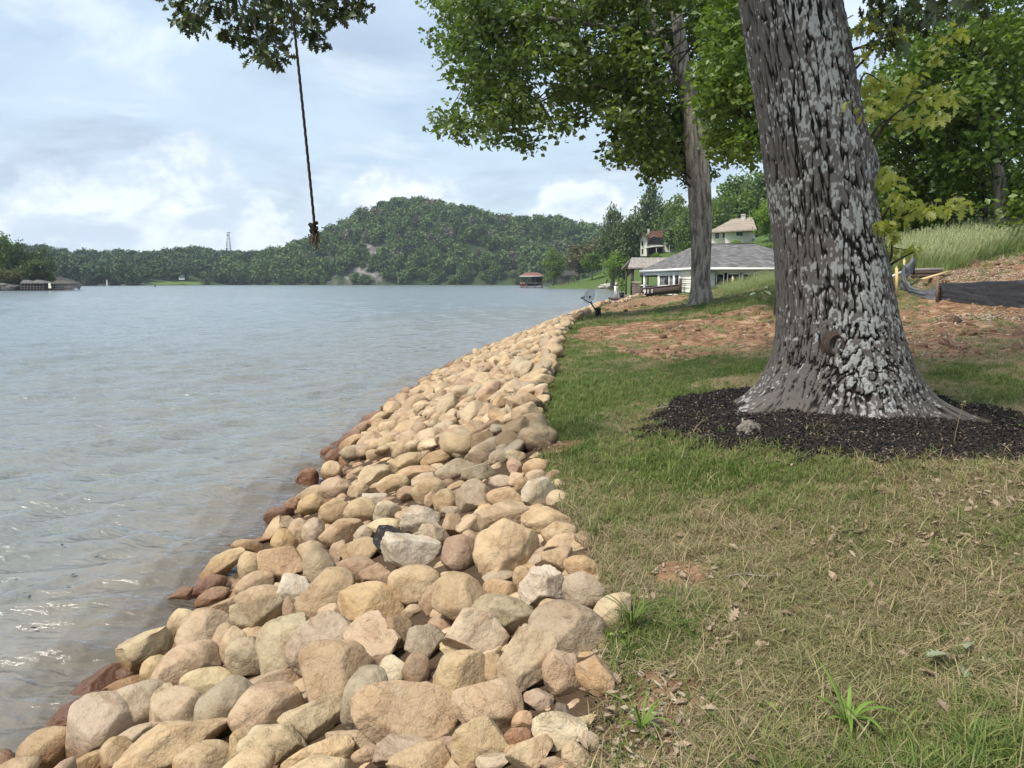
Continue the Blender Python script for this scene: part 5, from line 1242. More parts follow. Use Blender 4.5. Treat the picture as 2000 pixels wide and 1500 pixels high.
# open shelter with the taupe roof behind it
pv = thing('dock_shelter', 'open dock shelter with a plain taupe gable roof beside the boathouse', 'shelter', (13.2, 86, .1))
ez = P(1226, 522.5, 85)[2]; rz_ = P(1230, 503, 87.5)[2]
def shel(m):
    a, b = P(1226, 522.5, 85), np.array([19.5, 85, ez]); c1, c2 = np.array([a[0], 90, ez]), np.array([19.5, 90, ez]); r1, r2 = np.array([13.45, 87.5, rz_]), np.array([19.5, 87.5, rz_])
    m.quad(a, b, r2, r1); m.quad(c2, c1, r1, r2); m.quad(a - [0, 0, .14], a, r1, r1 - [0, 0, .14]); m.quad(r1 - [0, 0, .14], r1, c1, c1 - [0, 0, .14]); m.quad(b - [0, 0, .14], a - [0, 0, .14], r1 - [0, 0, .14], r2 - [0, 0, .14]); m.quad(a - [0, 0, .14], b - [0, 0, .14], b, a); m.quad(c1 - [0, 0, .14], c2 - [0, 0, .14], r2 - [0, 0, .14], r1 - [0, 0, .14])
part(pv, 'roof', R_TAUPE, shel)
for x, y in ((13.15, 85.3), (13.45, 86.2), (14.95, 85.3), (18.9, 85.3), (13.2, 89.6), (15.1, 89.6)): part(pv, 'post', M_DARKW, lambda m: m.box((x, y, ez / 2), (.17, .17, ez - .1)))
part(pv, 'beam', M_DARKW, lambda m: m.bar((13.0, 85.3, ez - .12), (19.2, 85.3, ez - .12), .12, .2))
part(pv, 'deck', M_DECK, lambda m: m.box((16.2, 87.5, .02), (6.8, 5.4, .2)))
# low dock with white posts, potted shrub
dk = thing('dock', 'low dark brown dock with a pale edge at the end of the stone bank', 'dock', tuple(P(1222, 578, 73)))
part(dk, 'deck', M_DECK, lambda m: m.box((11.0, 74.2, .12), (3.0, 3.4, .06)))
part(dk, 'edge_board', M_DARKW, lambda m: m.box((11.0, 72.45, .02), (3.0, .07, .24)).box((9.5, 74.2, .02), (.07, 3.4, .24)))
for x in (9.75, 11.0, 12.2): part(dk, 'piling', M_DARKW, lambda m: m.tube([(x, 72.8, -2.4), (x, 72.8, .1)], .1, 10))
part(dk, 'rail_post', M_WHITE, lambda m: m.box((9.72, 72.9, .68), (.13, .13, 1.1)).box((9.95, 73.3, .63), (.13, .13, 1.0)).box((9.83, 73.1, 1.2), (.5, .16, .05)))
pt = thing('potted_shrub', 'leafy shrub in a dark pot on the low dock', 'plant', (10.35, 72.9, .15))
m = MB(); m.tube([(0, 0, 0), (0, 0, .42)], [.17, .24], 14).tube([(0, 0, .40), (0, 0, .46)], [.26, .26], 14); m.build('pot', M_BLACK, pt, True)
crown_obj('leaves', clump_leaves(np.array([[0, 0, .8], [.2, 0, 1.1], [-.2, .1, 1.2], [0, 0, 1.5]]), [.3] * 4, 40, .16, fr2), L_BRIGHT, pt)
m = MB().tube([(0, 0, .35), (.02, 0, 1.5)], [.03, .01], 6); m.build('stem', B_DARK, pt, True)
# stone pillar and dark fence carrying white numerals
pl = thing('stone_pillar', 'short stacked stone pillar at the corner of the dark fence', 'pillar', tuple(P(1243, 579, 65.2)))
pz0 = pl.location[2]
for k in range(7):
    for j in range(2):
        w_ = .24 + .16 * ((k * 7 + j * 3) % 5) / 4; x = (-.31 + w_ / 2) if j == 0 else (.31 - (.62 - w0) / 2)
        if j == 1: w_ = .62 - w0 - .012
        w0 = w_ if j == 0 else w0
        MB().box((x, 0, .08 + .155 * k), (w_, .6 + .03 * ((k + j) % 3), .143), None, .018).build('stone_block', paint('pillar_stone', (.26 - .03 * (k % 3), .20 - .02 * (k % 3), .15), .9, .3, 5, .3), pl)
MB().box((0, 0, 1.19), (.74, .74, .09), None, .02).build('cap', paint('cap_stone', (.42, .37, .32), .9), pl)
fn = thing('board_fence', 'dark brown board fence with white numerals running to the boathouse corner', 'fence', tuple(P(1253, 578.5, 64.6)))
fa, fb = P(1252, 578.5, 64.6), P(1329, 570, 61.7); ta, tb = P(1252, 564, 64.6), P(1329, 556, 61.7)
nb_ = 34; bdm = None
for k in range(nb_):
    f0 = (k + .5) / nb_; a = fa + (fb - fa) * f0; b = ta + (tb - ta) * f0; L = np.linalg.norm(fb[:2] - fa[:2]) / nb_
    h = b[2] - a[2] + .1
    if bdm is None: bdm = MB().box((0, 0, .5), (.022, L * .93, 1)).mesh('board', M_DARKW)
    o = link('board', bdm, fn, tuple(np.array([a[0], a[1], a[2] - .08]) - np.array(fn.location)), (0, 0, atan2(-(fb - fa)[0], (fb - fa)[1]))); o.scale = (1, 1, h)
part(fn, 'top_rail', M_GREYWOOD, lambda m: m.bar(ta + [0, 0, .03], tb + [0, 0, .03], .12, .05))
part(fn, 'end_post', M_DARKW, lambda m: m.box(tuple(tb + [0, 0, -.1]), (.2, .2, 1.2)).box(tuple(ta + [.05, 0, -.3]), (.16, .16, .8)))
fd = (fb - fa) / np.linalg.norm(fb - fa)
for ch, u, sz in (('.', 1254.5, .42), ('9', 1260.5, .50), ('1', 1267.5, .42), ('1', 1275.5, .42)):
    cu_ = bpy.data.curves.new('numeral', 'FONT'); cu_.body = ch; cu_.size = sz; cu_.extrude = .012; cu_.align_x = 'CENTER'; cu_.offset = .012
    cu_.materials.append(M_WHITE); ot = bpy.data.objects.new('numeral_text', cu_); me = bpy.data.meshes.new_from_object(ot); bpy.data.objects.remove(ot); o = link('numeral', me, fn)
    f0 = (u - 1252) / (1329 - 1252); q = fa + (fb - fa) * f0; q = q + np.array([-.06, -.02, .17])
    o.location = tuple(q - np.array(fn.location)); o.rotation_euler = (pi / 2, 0, radians(0) + atan2(fd[1], fd[0]))
# ------------------------------------------------------------------ two houses on the slope
D1 = 255
h1 = thing('gabled_house', 'cream house with a steep brown gable and a white balcony on the slope', 'house', tuple(P(1285, 497, D1)))
part(h1, 'wall', M_CREAM, lambda m: (prism(m, [(1251, 500), (1251, 469), (1257, 456), (1263.5, 466), (1263.5, 500)], D1, 8), prism(m, rect(1263.5, 464, 1308, 500), D1 + 4, 9)))
part(h1, 'side_wing', M_WHITE, lambda m: prism(m, rect(1308, 478, 1333, 498), D1 + 2, 8))
def groof(m):
    for a, b in (((1248.5, 469.5), (1257, 453.5)), ((1257, 453.5), (1265, 467))):
        prism(m, [a, b, (b[0], b[1] + 1.7), (a[0], a[1] + 1.7)], D1 - 1.2, 12)
part(h1, 'roof', R_BROWN, lambda m: (groof(m), prism(m, [(1263, 464), (1269, 452), (1300, 449), (1309, 463)], D1 + 3.5, 7), prism(m, [(1306, 478), (1312, 470), (1330, 471), (1335, 478)], D1 + 1.2, 9)))
part(h1, 'chimney', M_GREYW, lambda m: prism(m, rect(1264.5, 447, 1268.5, 458), D1 + 5, 1.2))
part(h1, 'upper_recess_shade', m_room_shade, lambda m: prism(m, rect(1266, 465, 1296, 478), D1 + 3.6, .3)); part(h1, 'lower_recess_shade', m_room_shade, lambda m: prism(m, rect(1266, 484, 1294, 497), D1 + 3.6, .3))  # flat dark slabs on the wall stand in for the shade of recesses
part(h1, 'balcony', M_WHITE, lambda m: prism(m, [(1261, 484.5), (1261, 482.2), (1279, 479.5), (1296, 479.2), (1296, 481), (1280, 481.6)], D1 - 1, 5.4))
part(h1, 'balcony_rail', M_BLACK, lambda m: [prism(m, rect(u, 474.5, u + .35, 480), D1 - .9, .1) for u in np.arange(1265, 1296, 1.6)] + [prism(m, rect(1264, 474.2, 1296, 474.8), D1 - .9, .1)])
part(h1, 'post', M_WHITE, lambda m: prism(m, rect(1261.6, 484, 1263, 499), D1 - .8, .5)); part(h1, 'post', M_WHITE, lambda m: prism(m, rect(1281.5, 481, 1282.5, 499), D1 - .8, .5)); part(h1, 'post', M_WHITE, lambda m: prism(m, rect(1307, 474, 1308.6, 497), D1 - .8, .5))
for r_w in (rect(1253, 470.5, 1256.4, 480), rect(1253, 486, 1256, 495.5)):
    w_ = part(h1, 'window', M_WHITE, lambda m: prism(m, [(r_w[0][0] - .5, r_w[0][1] - .5), (r_w[1][0] + .5, r_w[1][1] - .5), (r_w[2][0] + .5, r_w[2][1] + .5), (r_w[3][0] - .5, r_w[3][1] + .5)], D1 - .12, .1))
    m = MB(); prism(m, r_w, D1 - .17, .04); m.v = [q - np.array(h1.location) for q in m.v]; m.build('pane', m_glass, w_)
part(h1, 'gable_truss', M_GREYWOOD, lambda m: (m.tube(curve_pts([P(1269, 466, D1 + 3.3), P(1273, 462, D1 + 3.3), P(1278, 460.5, D1 + 3.3), P(1283, 463, D1 + 3.3)], 9), .16, 6)))
D2 = 126
h2 = thing('tan_roofed_house', 'cream house with a low tan roof and stone chimney behind the grey boathouse roof', 'house', tuple(P(1420, 478, D2)))
FL, FR = P(1384, 452.5, D2 + 2), P(1478, 444, D2 - 3); bk = np.array([3.2, 11.5, 0]); FR[2] = FL[2] + .1
hip(h2, 'roof', [FL, FR, FR + bk, FL + bk], [P(1431, 427.5, D2 + 6), P(1470, 424, D2 + 4)], R_TAN, .22)
part(h2, 'wall', M_CREAM, lambda m: (prism(m, rect(1388, 452, 1416, 484), D2 + 2.3, 10), prism(m, rect(1416, 449.5, 1475, 484), D2 + .8, 9)))
part(h2, 'chimney', M_GREYW, lambda m: (prism(m, rect(1447.5, 419.5, 1456, 436), D2 + 3.5, 1.1), prism(m, rect(1446.8, 418.2, 1456.7, 420), D2 + 3.4, 1.3)))
for (a, b, c_, e), gm in (((1397, 454.5, 1404.5, 465.5), m_glass), ((1411.5, 454.5, 1415, 465), m_glass), ((1438, 449.5, 1451, 460.5), m_sky_glass), ((1468, 466, 1474, 475), m_sky_glass)):
    dq = D2 + 2.3 if a < 1416 else D2 + .8
    w_ = part(h2, 'window', M_WHITE, lambda m: prism(m, rect(a - .8, b - .8, c_ + .8, e + .8), dq - .06, .05))
    for k in range(2):
        m = MB(); x0 = a + (c_ - a) * k / 2; prism(m, rect(x0 + .25, b, x0 + (c_ - a) / 2 - .25, e), dq - .1, .03); m.v = [q - np.array(h2.location) for q in m.v]; m.build('pane', gm, w_)

# ------------------------------------------------------------------ red boathouse and gazebo on the far bank
D3 = 352
rb = thing('dock_boathouse', 'open boathouse with a brown red hip roof standing in the lake', 'boathouse', tuple(P(1040, 561.5, D3)))
q0, q1 = P(1015, 539, D3), P(1065, 539, D3); bk = np.array([.2, 10.5, 0])
hip(rb, 'roof', [q0, q1, q1 + bk, q0 + bk], [P(1026, 532.3, D3 + 5), P(1051, 532.3, D3 + 5)], R_BROWN, .3)
part(rb, 'fascia', M_GREYW, lambda m: m.bar(q0 - [0, .1, .15], q1 - [0, .1, .15], .12, .38))
for u, v0, dp in ((1019, 541, .5), (1029, 541, .5), (1045, 541, .5), (1059.5, 541, .5), (1022, 541, 9.5), (1057, 541, 9.5)): part(rb, 'post', paint('red_brown_post', (.15, .07, .05), .8) if u < 1025 else M_DARKW, lambda m: prism(m, rect(u - .8, v0, u + .8, 564), D3 + dp, .35))
part(rb, 'deck', M_DECK, lambda m: (prism(m, rect(1016, 560.2, 1063, 561.4), D3 + .6, 9), prism(m, rect(1063, 557.6, 1076, 559.4), D3 + 3, 3)))
part(rb, 'back_wall', m_room_shade, lambda m: prism(m, rect(1040, 541, 1058, 552), D3 + 9, .2))
part(rb, 'rail', M_GREYW, lambda m: prism(m, rect(1061, 555.3, 1074, 556.2), D3 + 3, .2))
for nm, lab, u0, u1, vt, mat, dp in (('speedboat', 'red and white boat at the lake end of the red roofed boathouse', 1015, 1030, 551.5, M_RED, 2), ('speedboat', 'white boat with a dark hull and raised bow under the red roof', 1030, 1057, 552, M_BLACK, 3.5)):
    a, b = P(u0, 558.5, D3 + dp), P(u1, 558.5, D3 + dp); o = thing(nm, lab, 'boat', tuple((a + b) / 2)); L = np.linalg.norm(b - a)
    m = MB(); hull(m, L, 2.2, 1.1); m.build('hull', mat, o, True); m = MB().box((-L * .1, 0, 1.25), (L * .62, 1.7, .45), None, .12); m.build('deck', M_WHITE, o); m = MB().box((L * .08, 0, 1.65), (.08, 1.3, .5)); m.build('windscreen', m_glass, o)
D4 = 325
gzb = thing('gazebo', 'small open gazebo with a weathered gable roof on a plank pier', 'gazebo', tuple(P(1112, 560, D4)))
part(gzb, 'roof', R_DARK, lambda m: (prism(m, [(1101.5, 528.6), (1122, 529), (1132, 536.8), (1107.5, 537.4)], D4, .3), prism(m, [(1096.5, 539.5), (1101.5, 528.6), (1102.6, 529.6), (1098, 540.4)], D4 + .3, 4.2)))
part(gzb, 'gable', M_GREYWOOD, lambda m: prism(m, [(1098.2, 539), (1101.8, 530.5), (1107, 537.5)], D4 + .5, .2))
for u in (1098.5, 1102, 1110, 1122.5): part(gzb, 'post', M_DARKW, lambda m: prism(m, rect(u - .5, 537, u + .5, 557), D4 + (.4 if u > 1100 else 3), .25))
part(gzb, 'deck', M_DECK, lambda m: prism(m, rect(1092, 554.6, 1132, 556.2), D4, 4))
part(gzb, 'railing', M_DARKW, lambda m: [prism(m, rect(1093, v, 1131, v + .6), D4 + .1, .1) for v in (547.2, 550.2)] + [prism(m, rect(u, 547, u + .5, 555), D4 + .1, .1) for u in np.arange(1093, 1131, 4.2)])
for u in (1087.5, 1093, 1100, 1107, 1114, 1122, 1130): part(gzb, 'piling', M_DARKW, lambda m: prism(m, rect(u - .6, 555, u + .6, 566), D4 + .3, .3))
part(gzb, 'stair_rail', M_DARKW, lambda m: m.bar(P(1085.5, 549, D4 + 2), P(1095, 542.5, D4 + 5), .15, .2))
rk = np.random.default_rng(71)
for k, (u, v, s_) in enumerate(((1180, 559.5, 1.0), (1189, 558.6, 1.3), (1198, 557.6, 1.5), (1206, 558.5, 1.2), (1216, 560, 1.1), (1228, 561, 1.3), (1174, 561, .8))):
    sv, sf = stone_shape(2, 'b', rk); q = P(u, v, 285); n = len(sv)
    link('shore_rock', make_mesh('shore_rock', sv * np.array([1.7, 1.2, .8]) * s_, sf, m_stone, True, {'tint': np.repeat([[.46, .44, .40]], n, 0), 'seed': np.full(n, rk.random())}), None, tuple(q), label='pale grey rock along the far shore below the light green tree', cat='rock', group='pale rocks on the far shore')
# ------------------------------------------------------------------ docks of the left point
D5 = 234
R_DOCK = roof_mat('dock_shingle', (.075, .064, .056), (.115, .098, .085), .7)
for lab, u0, u1, vr, ve, split in (('grey twin roofed boat dock under the trees of the point', 39, 86, 546.5, 552.5, True), ('long brown hip roofed boat dock reaching into the lake', 96, 140, 548, 553.5, False)):
    o = thing('boat_dock', lab, 'dock', tuple(P((u0 + u1) / 2, 564, D5))); mat = R_DARK if split else R_DOCK
    for k, (a, b) in enumerate(((u0, (u0 + u1) / 2 - .5), ((u0 + u1) / 2 + .5, u1)) if split else ((u0, u1),)):
        c0, c1 = P(a, ve, D5), P(b, ve, D5); bk = np.array([0, 7.0, 0]); r = (b - a)
        hip(o, 'roof', [c0, c1, c1 + bk, c0 + bk], [P(a + r * .28, vr, D5 + 3.5), P(b - r * .28, vr, D5 + 3.5)], mat, .22)
    for u in np.linspace(u0 + 2, u1 - 2, 8): part(o, 'post', M_GREYWOOD, lambda m: prism(m, rect(u - .4, ve, u + .4, 567.5), D5 + .3, .2))
    part(o, 'deck', M_DARKW, lambda m: prism(m, rect(u0, 563, u1 + 1, 564.3), D5 + .1, 6.5)); part(o, 'rail', M_GREYWOOD, lambda m: prism(m, rect(u0 + 1, 559.3, u1 - 1, 559.9), D5 + .3, .1))
    part(o, 'back_wall', m_room_shade, lambda m: prism(m, rect(u0 + 3, ve, u1 - 3 if split else u0 + 14, 563), D5 + 6.2, .2))
part(o, 'stair', M_CREAM, lambda m: prism(m, [(94.5, 552.5), (98.5, 552.5), (100.5, 563), (94.5, 563)], D5 - .4, 1.5))
for k, (u, v, s_) in enumerate(((3, 561, 1.8), (12, 562, 1.6), (20, 563, 1.3), (28, 562.5, 1.2), (-8, 561, 1.8))):
    sv, sf = stone_shape(2, 'w', rk); n = len(sv); link('shore_rock', make_mesh('shore_rock', sv * np.array([1.5, 1.0, .75]) * s_, sf, m_stone, True, {'tint': np.repeat([[.13, .125, .12]], n, 0), 'seed': np.full(n, .3)}), None, tuple(P(u, v, 236)), label='grey boulder at the water at the left picture edge', cat='rock', group='grey boulders of the point')
# far shore houses, ramp, buoy, tower
def small_house(lab, u0, u1, vt, ve, vb, dd, wm, rm, pool=None):
    o = thing('lake_house', lab, 'house', tuple(P((u0 + u1) / 2, vb, dd)))
    part(o, 'wall', wm, lambda m: prism(m, rect(u0 + .5, ve, u1 - .5, vb), dd, 5)); part(o, 'roof', rm, lambda m: prism(m, [(u0, ve + .3), ((u0 * 2 + u1) / 3, vt), ((u0 + 2 * u1) / 3, vt), (u1, ve + .3)], dd - .4, 6)); part(o, 'window', m_glass, lambda m: prism(m, rect(u0 + 2, ve + 1, u1 - 2, ve + 2.4), dd - .05, .04))
    return o
small_house('tiny white house with a green roof on the grass clearing', 349, 361, 538, 541.5, 546, 612, M_WHITE, paint('green_roof', (.10, .16, .09)))
small_house('small brown lake house beside the white pole across the lake', 204, 216, 552, 554.5, 559, 566, M_GREYWOOD, R_BROWN)
for lab, u0, u1 in (('flat roofed dock left of the white pole across the lake', 191, 202), ('small roofed dock right of the white pole across the lake', 237, 245)):
    o = thing('far_dock', lab, 'dock', tuple(P((u0 + u1) / 2, 559, 560))); part(o, 'roof', R_DARK, lambda m: prism(m, rect(u0, 554.8, u1, 555.8), 560, 5)); part(o, 'post', M_WHITE, lambda m: [prism(m, rect(u, 555.8, u + .5, 559.5), 560.2, .4) for u in np.linspace(u0 + .5, u1 - 1, 4)])
o = thing('white_pole', 'white upright pole like structure by the small brown lake house', 'tower', tuple(P(208.6, 559, 562))); part(o, 'shaft', M_WHITE, lambda m: prism(m, rect(207.8, 547, 209.6, 559), 562, .7)); part(o, 'cap', M_GREYW, lambda m: prism(m, rect(207.5, 546.4, 209.9, 547.2), 561.8, 1.0))
o = thing('boat_ramp', 'white sloping boat ramp at the edge of the grass clearing', 'ramp', tuple(P(278, 556, 596))); part(o, 'slab', M_WHITE, lambda m: prism(m, [(267, 556.6), (281, 552.4), (282.5, 553), (270, 557)], 594, 3)); part(o, 'float', M_WHITE, lambda m: prism(m, rect(280, 555.6, 288, 556.6), 596, 2))
o = thing('channel_buoy', 'small dark buoy floating far out on the lake', 'buoy', tuple(PZ(303, 560.5, WATER))); MB().tube([(0, 0, -.6), (0, 0, .25), (0, 0, .35), (0, 0, 1.3), (0, 0, 1.7)], [.5, .5, .28, .24, .05], 10).build('float', M_BLACK, o, True); MB().box((0, 0, 1.8), (.3, .05, .3)).build('topmark', M_BLACK, o)
DT = 985
tw_o = thing('lattice_tower', 'tall steel lattice mast with dishes on the low ridge', 'tower', tuple(P(446, 505, DT)))
legs = [((441, 505), (443.3, 456), 0), ((453.5, 505), (447.6, 456), 0), ((443, 505), (444.0, 456), 7), ((451, 505), (446.8, 456), 7)]
for (a, b, dp) in legs: part(tw_o, 'leg', M_METAL, lambda m: m.bar(P(*a, DT + dp), P(*b, DT + dp * .4), .62))
part(tw_o, 'bracing', M_METAL, lambda m: [m.bar(P(np.interp(v, [456, 505], [443.3, 441]), v, DT), P(np.interp(v, [456, 505], [447.6, 453.5]), v, DT), .4) for v in np.arange(458, 504, 3.4)] + [m.bar(P(np.interp(v, [456, 505], [443.3, 441]), v, DT), P(np.interp(v + 3.4, [456, 505], [447.6, 453.5]), v + 3.4, DT), .25) for v in np.arange(458, 500, 3.4)])
part(tw_o, 'platform', M_METAL, lambda m: [prism(m, rect(u0, v, u1, v + .7), DT - .5, 3) for u0, u1, v in ((441.5, 449, 458.2), (442, 448, 460), (445, 450.5, 465))])
for u, v, r_ in ((444.9, 454, 1.2), (447.8, 454, 1.1), (442.6, 485, 1.5)): part(tw_o, 'antenna_dish', M_METAL, lambda m: m.tube([P(u, v, DT - 1.2), P(u, v, DT - .4)], [r_, r_ * .5], 12))

# ------------------------------------------------------------------ satellite dish on its post
dp0 = P(1168, 617, 27); dp0[2] = float(ground_z(dp0[0], dp0[1]))
ds = thing('satellite_dish', 'pale satellite dish on a dark arm bolted to a stubby black post', 'satellite dish', dp0)
zt_ = P(1168, 601, 27)[2] - dp0[2]
MB().tube([(0, 0, -.2), (0, 0, zt_ * .5), (0, 0, zt_)], [.10, .098, .095], 12).build('post', paint('creosote_post', (.022, .019, .017), .9, .4, 9, .4), ds, True)
A = lambda u, v, dd=27: P(u, v, dd) - dp0
MB().tube(curve_pts([A(1165, 606, 26.9), A(1158, 598, 26.9), A(1154, 590, 26.95)], 8), .026, 8).tube([A(1154, 591, 26.95), A(1157, 582, 27.05)], .022, 8).build('mast', M_BLACK, ds, True)
MB().tube([A(1154, 592, 26.9), A(1138.5, 584, 26.5)], .016, 8).build('feed_arm', M_BLACK, ds, True)
MB().box(A(1136.5, 582, 26.45), (.09, .07, .07), None, .015).tube([A(1137, 581.5, 26.45), A(1141, 579.5, 26.6)], [.03, .035], 10).build('feed_horn', paint('grey_plastic', (.30, .31, .32), .5), ds, True)
nrm = np.array([-.60, -.68, .42]); nrm /= np.linalg.norm(nrm); sx_ = np.cross([0, 0, 1.0], nrm); sx_ /= np.linalg.norm(sx_); sy_ = np.cross(nrm, sx_)
rr = np.linspace(0.001, 1, 7); aa = np.linspace(0, 2 * pi, 28); cdish = A(1152.5, 580, 27)
G = np.array([[cdish + .235 * r * cos(a) * sx_ + .27 * r * sin(a) * sy_ + nrm * .07 * r * r for a in aa] for r in rr]); v, f = sheet(G, .012)
link('reflector', make_mesh('reflector', v, f, paint('dish_enamel', (.50, .51, .51), .45), True), ds)
MB().box(cdish - nrm * .04, (.12, .12, .10)).build('bracket', M_BLACK, ds)

# ------------------------------------------------------------------ silt fence, stakes, boards
sf_ = thing('silt_fence', 'sagging black fabric silt fence strung along the clay slope', 'fence', tuple(P(1832, 588, 18.9)))
def fabric(cols, n, m_, seed, mat, name):
    c_ = curve_pts(np.array(cols, float), n); g = []
    for i, (u, vt, vb, dd) in enumerate(c_):
        a, b = P(u, vt, dd), P(u, vb, dd); f0 = np.linspace(0, 1, m_)[:, None]; line = a + (b - a) * f0
        g.append(line)
    g = np.array(g); fw = np.array([0.25, -1, 0]); ii, jj = np.meshgrid(np.linspace(0, 1, n), np.linspace(0, 1, m_), indexing='ij')
    L = np.linalg.norm(g[-1, 0] - g[0, 0])
    fold = fbm(np.stack([ii * L * 1.4, jj * 2.6 + ii * L * .35], -1), 4, seed) - .5; fold2 = np.abs(fbm(np.stack([ii * L * .7, jj * 5 + ii * L * .5], -1), 3, seed + 7) - .5)
    g = g + (fold * .34 - fold2 * .26)[..., None] * fw
    g[:, -1, 2] -= .04; g[..., 2] += (1 - jj) * .07 * (fbm(np.stack([ii * L * .9, ii * 0], -1), 3, seed + 3) - .5)
    v, f = sheet(g, .006); v = v - np.array(sf_.location); return link(name, make_mesh(name, v, f, mat, True), sf_)
m_fab, t, out = material('black_geotextile'); co = t.pos(); nn_ = t.noise(t.scalev(co, (3, 3, 14)), 1, 4); principled(t, out, t.mix(nn_, (.018, .019, .022), (.06, .062, .068)), .6, t.bump(t.noise(co, 9, 5), .5, .05), .35)
m_fabg, t, out = material('faded_geotextile'); co = t.pos(); nn_ = t.noise(t.scalev(co, (4, 4, 7)), 1, 4); principled(t, out, t.mix(nn_, (.05, .055, .06), (.22, .23, .25)), .65, t.bump(t.noise(co, 12, 5), .5, .04), .3)
fabric([(2150, 543, 628, 15.4), (2060, 547, 613, 16.5), (2000, 549, 604.5, 17), (1950, 550, 600, 17.6), (1900, 551, 594.5, 18.2), (1834, 553, 588, 19)], 110, 22, 3, m_fab, 'fabric')
fabric([(1832, 554, 588, 19), (1822, 562, 586, 19.2), (1808, 566, 582, 19.5), (1795, 564, 577, 19.9), (1783, 558, 574, 20.2), (1775, 545, 571, 20.5), (1770, 527, 570, 20.8), (1766, 515, 569, 21)], 60, 18, 5, m_fabg, 'slack_fabric')
fabric([(1766, 515, 545, 21), (1772, 518, 540, 21.3), (1779, 508, 534, 21.7), (1785, 500, 524, 22)], 26, 12, 8, m_fabg, 'loose_end')
def stake(lab, u0, v0, v1, dd, w_, mat, par=None, lean=0):
    a, b = P(u0, v1, dd), P(u0 + lean, v0, dd); a[2] -= .1
    if par is not None: part(par, 'stake', mat, lambda m: m.bar(a, b, w_)); return
    o = thing('wooden_stake', lab, 'stake', a); m = MB().bar(a, b, w_); m.v = [q - a for q in m.v]; m.build('shaft', mat, o); MB().tube([b - a, b - a + [0, 0, w_ * .8]], [w_ * .5, w_ * .2], 4).build('tip', mat, o)
stake('', 1831, 541, 588, 18.85, .055, M_STAKE, sf_); stake('', 1785.5, 498, 530, 22, .035, M_BLACK, sf_)
stake('new yellow wooden stake nearest the oak beside the slack fabric', 1752, 523, 571, 20.2, .055, M_LUMBER, lean=-1); stake('yellow wooden stake standing behind the slack fabric', 1766, 507, 530, 22.3, .05, M_LUMBER); stake('pale survey stake in the tall grass in front of the boathouse', 1431, 541, 556, 44, .09, M_LUMBER)
tb_ = thing('timber_edging', 'low dark retaining edge of stacked timbers behind the loose fabric', 'edging', P(1810, 545, 22.6))
for k in range(3): part(tb_, 'timber', M_DARKW if k else M_GREYWOOD, lambda m: m.bar(P(1780, 527 + 6.3 * k, 22.8), P(1842 - 2 * k, 526 + 6.0 * k, 22.4), .30, .088))
def plank(lab, a, b, w_, th_, mat):
    a, b = np.array(a), np.array(b); o = thing('loose_board', lab, 'board', (a + b) / 2); m = MB().bar(a, b, w_, th_); m.v = [q - (a + b) / 2 for q in m.v]; m.build('plank', mat, o); m = MB().box(np.array((b - a) * .46) + [0, 0, th_ * .5], (w_ * .3, w_ * .3, .012)); m.build('nail_plate', M_GREYWOOD, o)
plank('yellow board lying slanted on the bank above the silt fence', P(1803, 545, 21), P(1854, 530, 22.5), .10, .04, M_LUMBER); plank('pale grey board lying between the two yellow stakes', P(1735, 543, 21.5), P(1766, 529, 22.4), .09, .04, M_GREYW)
# ------------------------------------------------------------------ ground cover
gu_, gv_ = project(np.stack([GX, GY, GZ], -1))
d1u, d1v = gu_[1:, 1:] - gu_[:-1, :-1], gv_[1:, 1:] - gv_[:-1, :-1]; d2u, d2v = gu_[1:, :-1] - gu_[:-1, 1:], gv_[1:, :-1] - gv_[:-1, 1:]
c_area = .5 * (d1u * d2v - d1v * d2u)
if np.median(c_area[:200]) < 0: c_area = -c_area
cyc = GY[1:, 1:]
inv = (gu_[1:, 1:] > 960) & (gu_[1:, 1:] < 2480) & (gv_[1:, 1:] > 455) & (gv_[1:, 1:] < 2300) & (cyc > .3) & (cyc < 58)
c_area = np.where(inv, np.clip(c_area, 0, None), 0)
grng = np.random.default_rng(61)
def pick_ground(n, wfun=None):
    """random ground points, about evenly spread over what the eye sees of the ground"""
    w_ = c_area if wfun is None else c_area * wfun
    cdf = np.cumsum(w_.ravel()); k = np.searchsorted(cdf, grng.random(n) * cdf[-1]); j, i = np.unravel_index(np.minimum(k, w_.size - 1), w_.shape)
    a, b = grng.random(n), grng.random(n)
    def s_(A): return A[j, i] * (1 - a) * (1 - b) + A[j + 1, i] * a * (1 - b) + A[j, i + 1] * (1 - a) * b + A[j + 1, i + 1] * a * b
    return np.stack([s_(GX), s_(GY), s_(GZ)], 1), (j, i)
ZC = {k: a[1:, 1:] for k, a in ZN.items()}
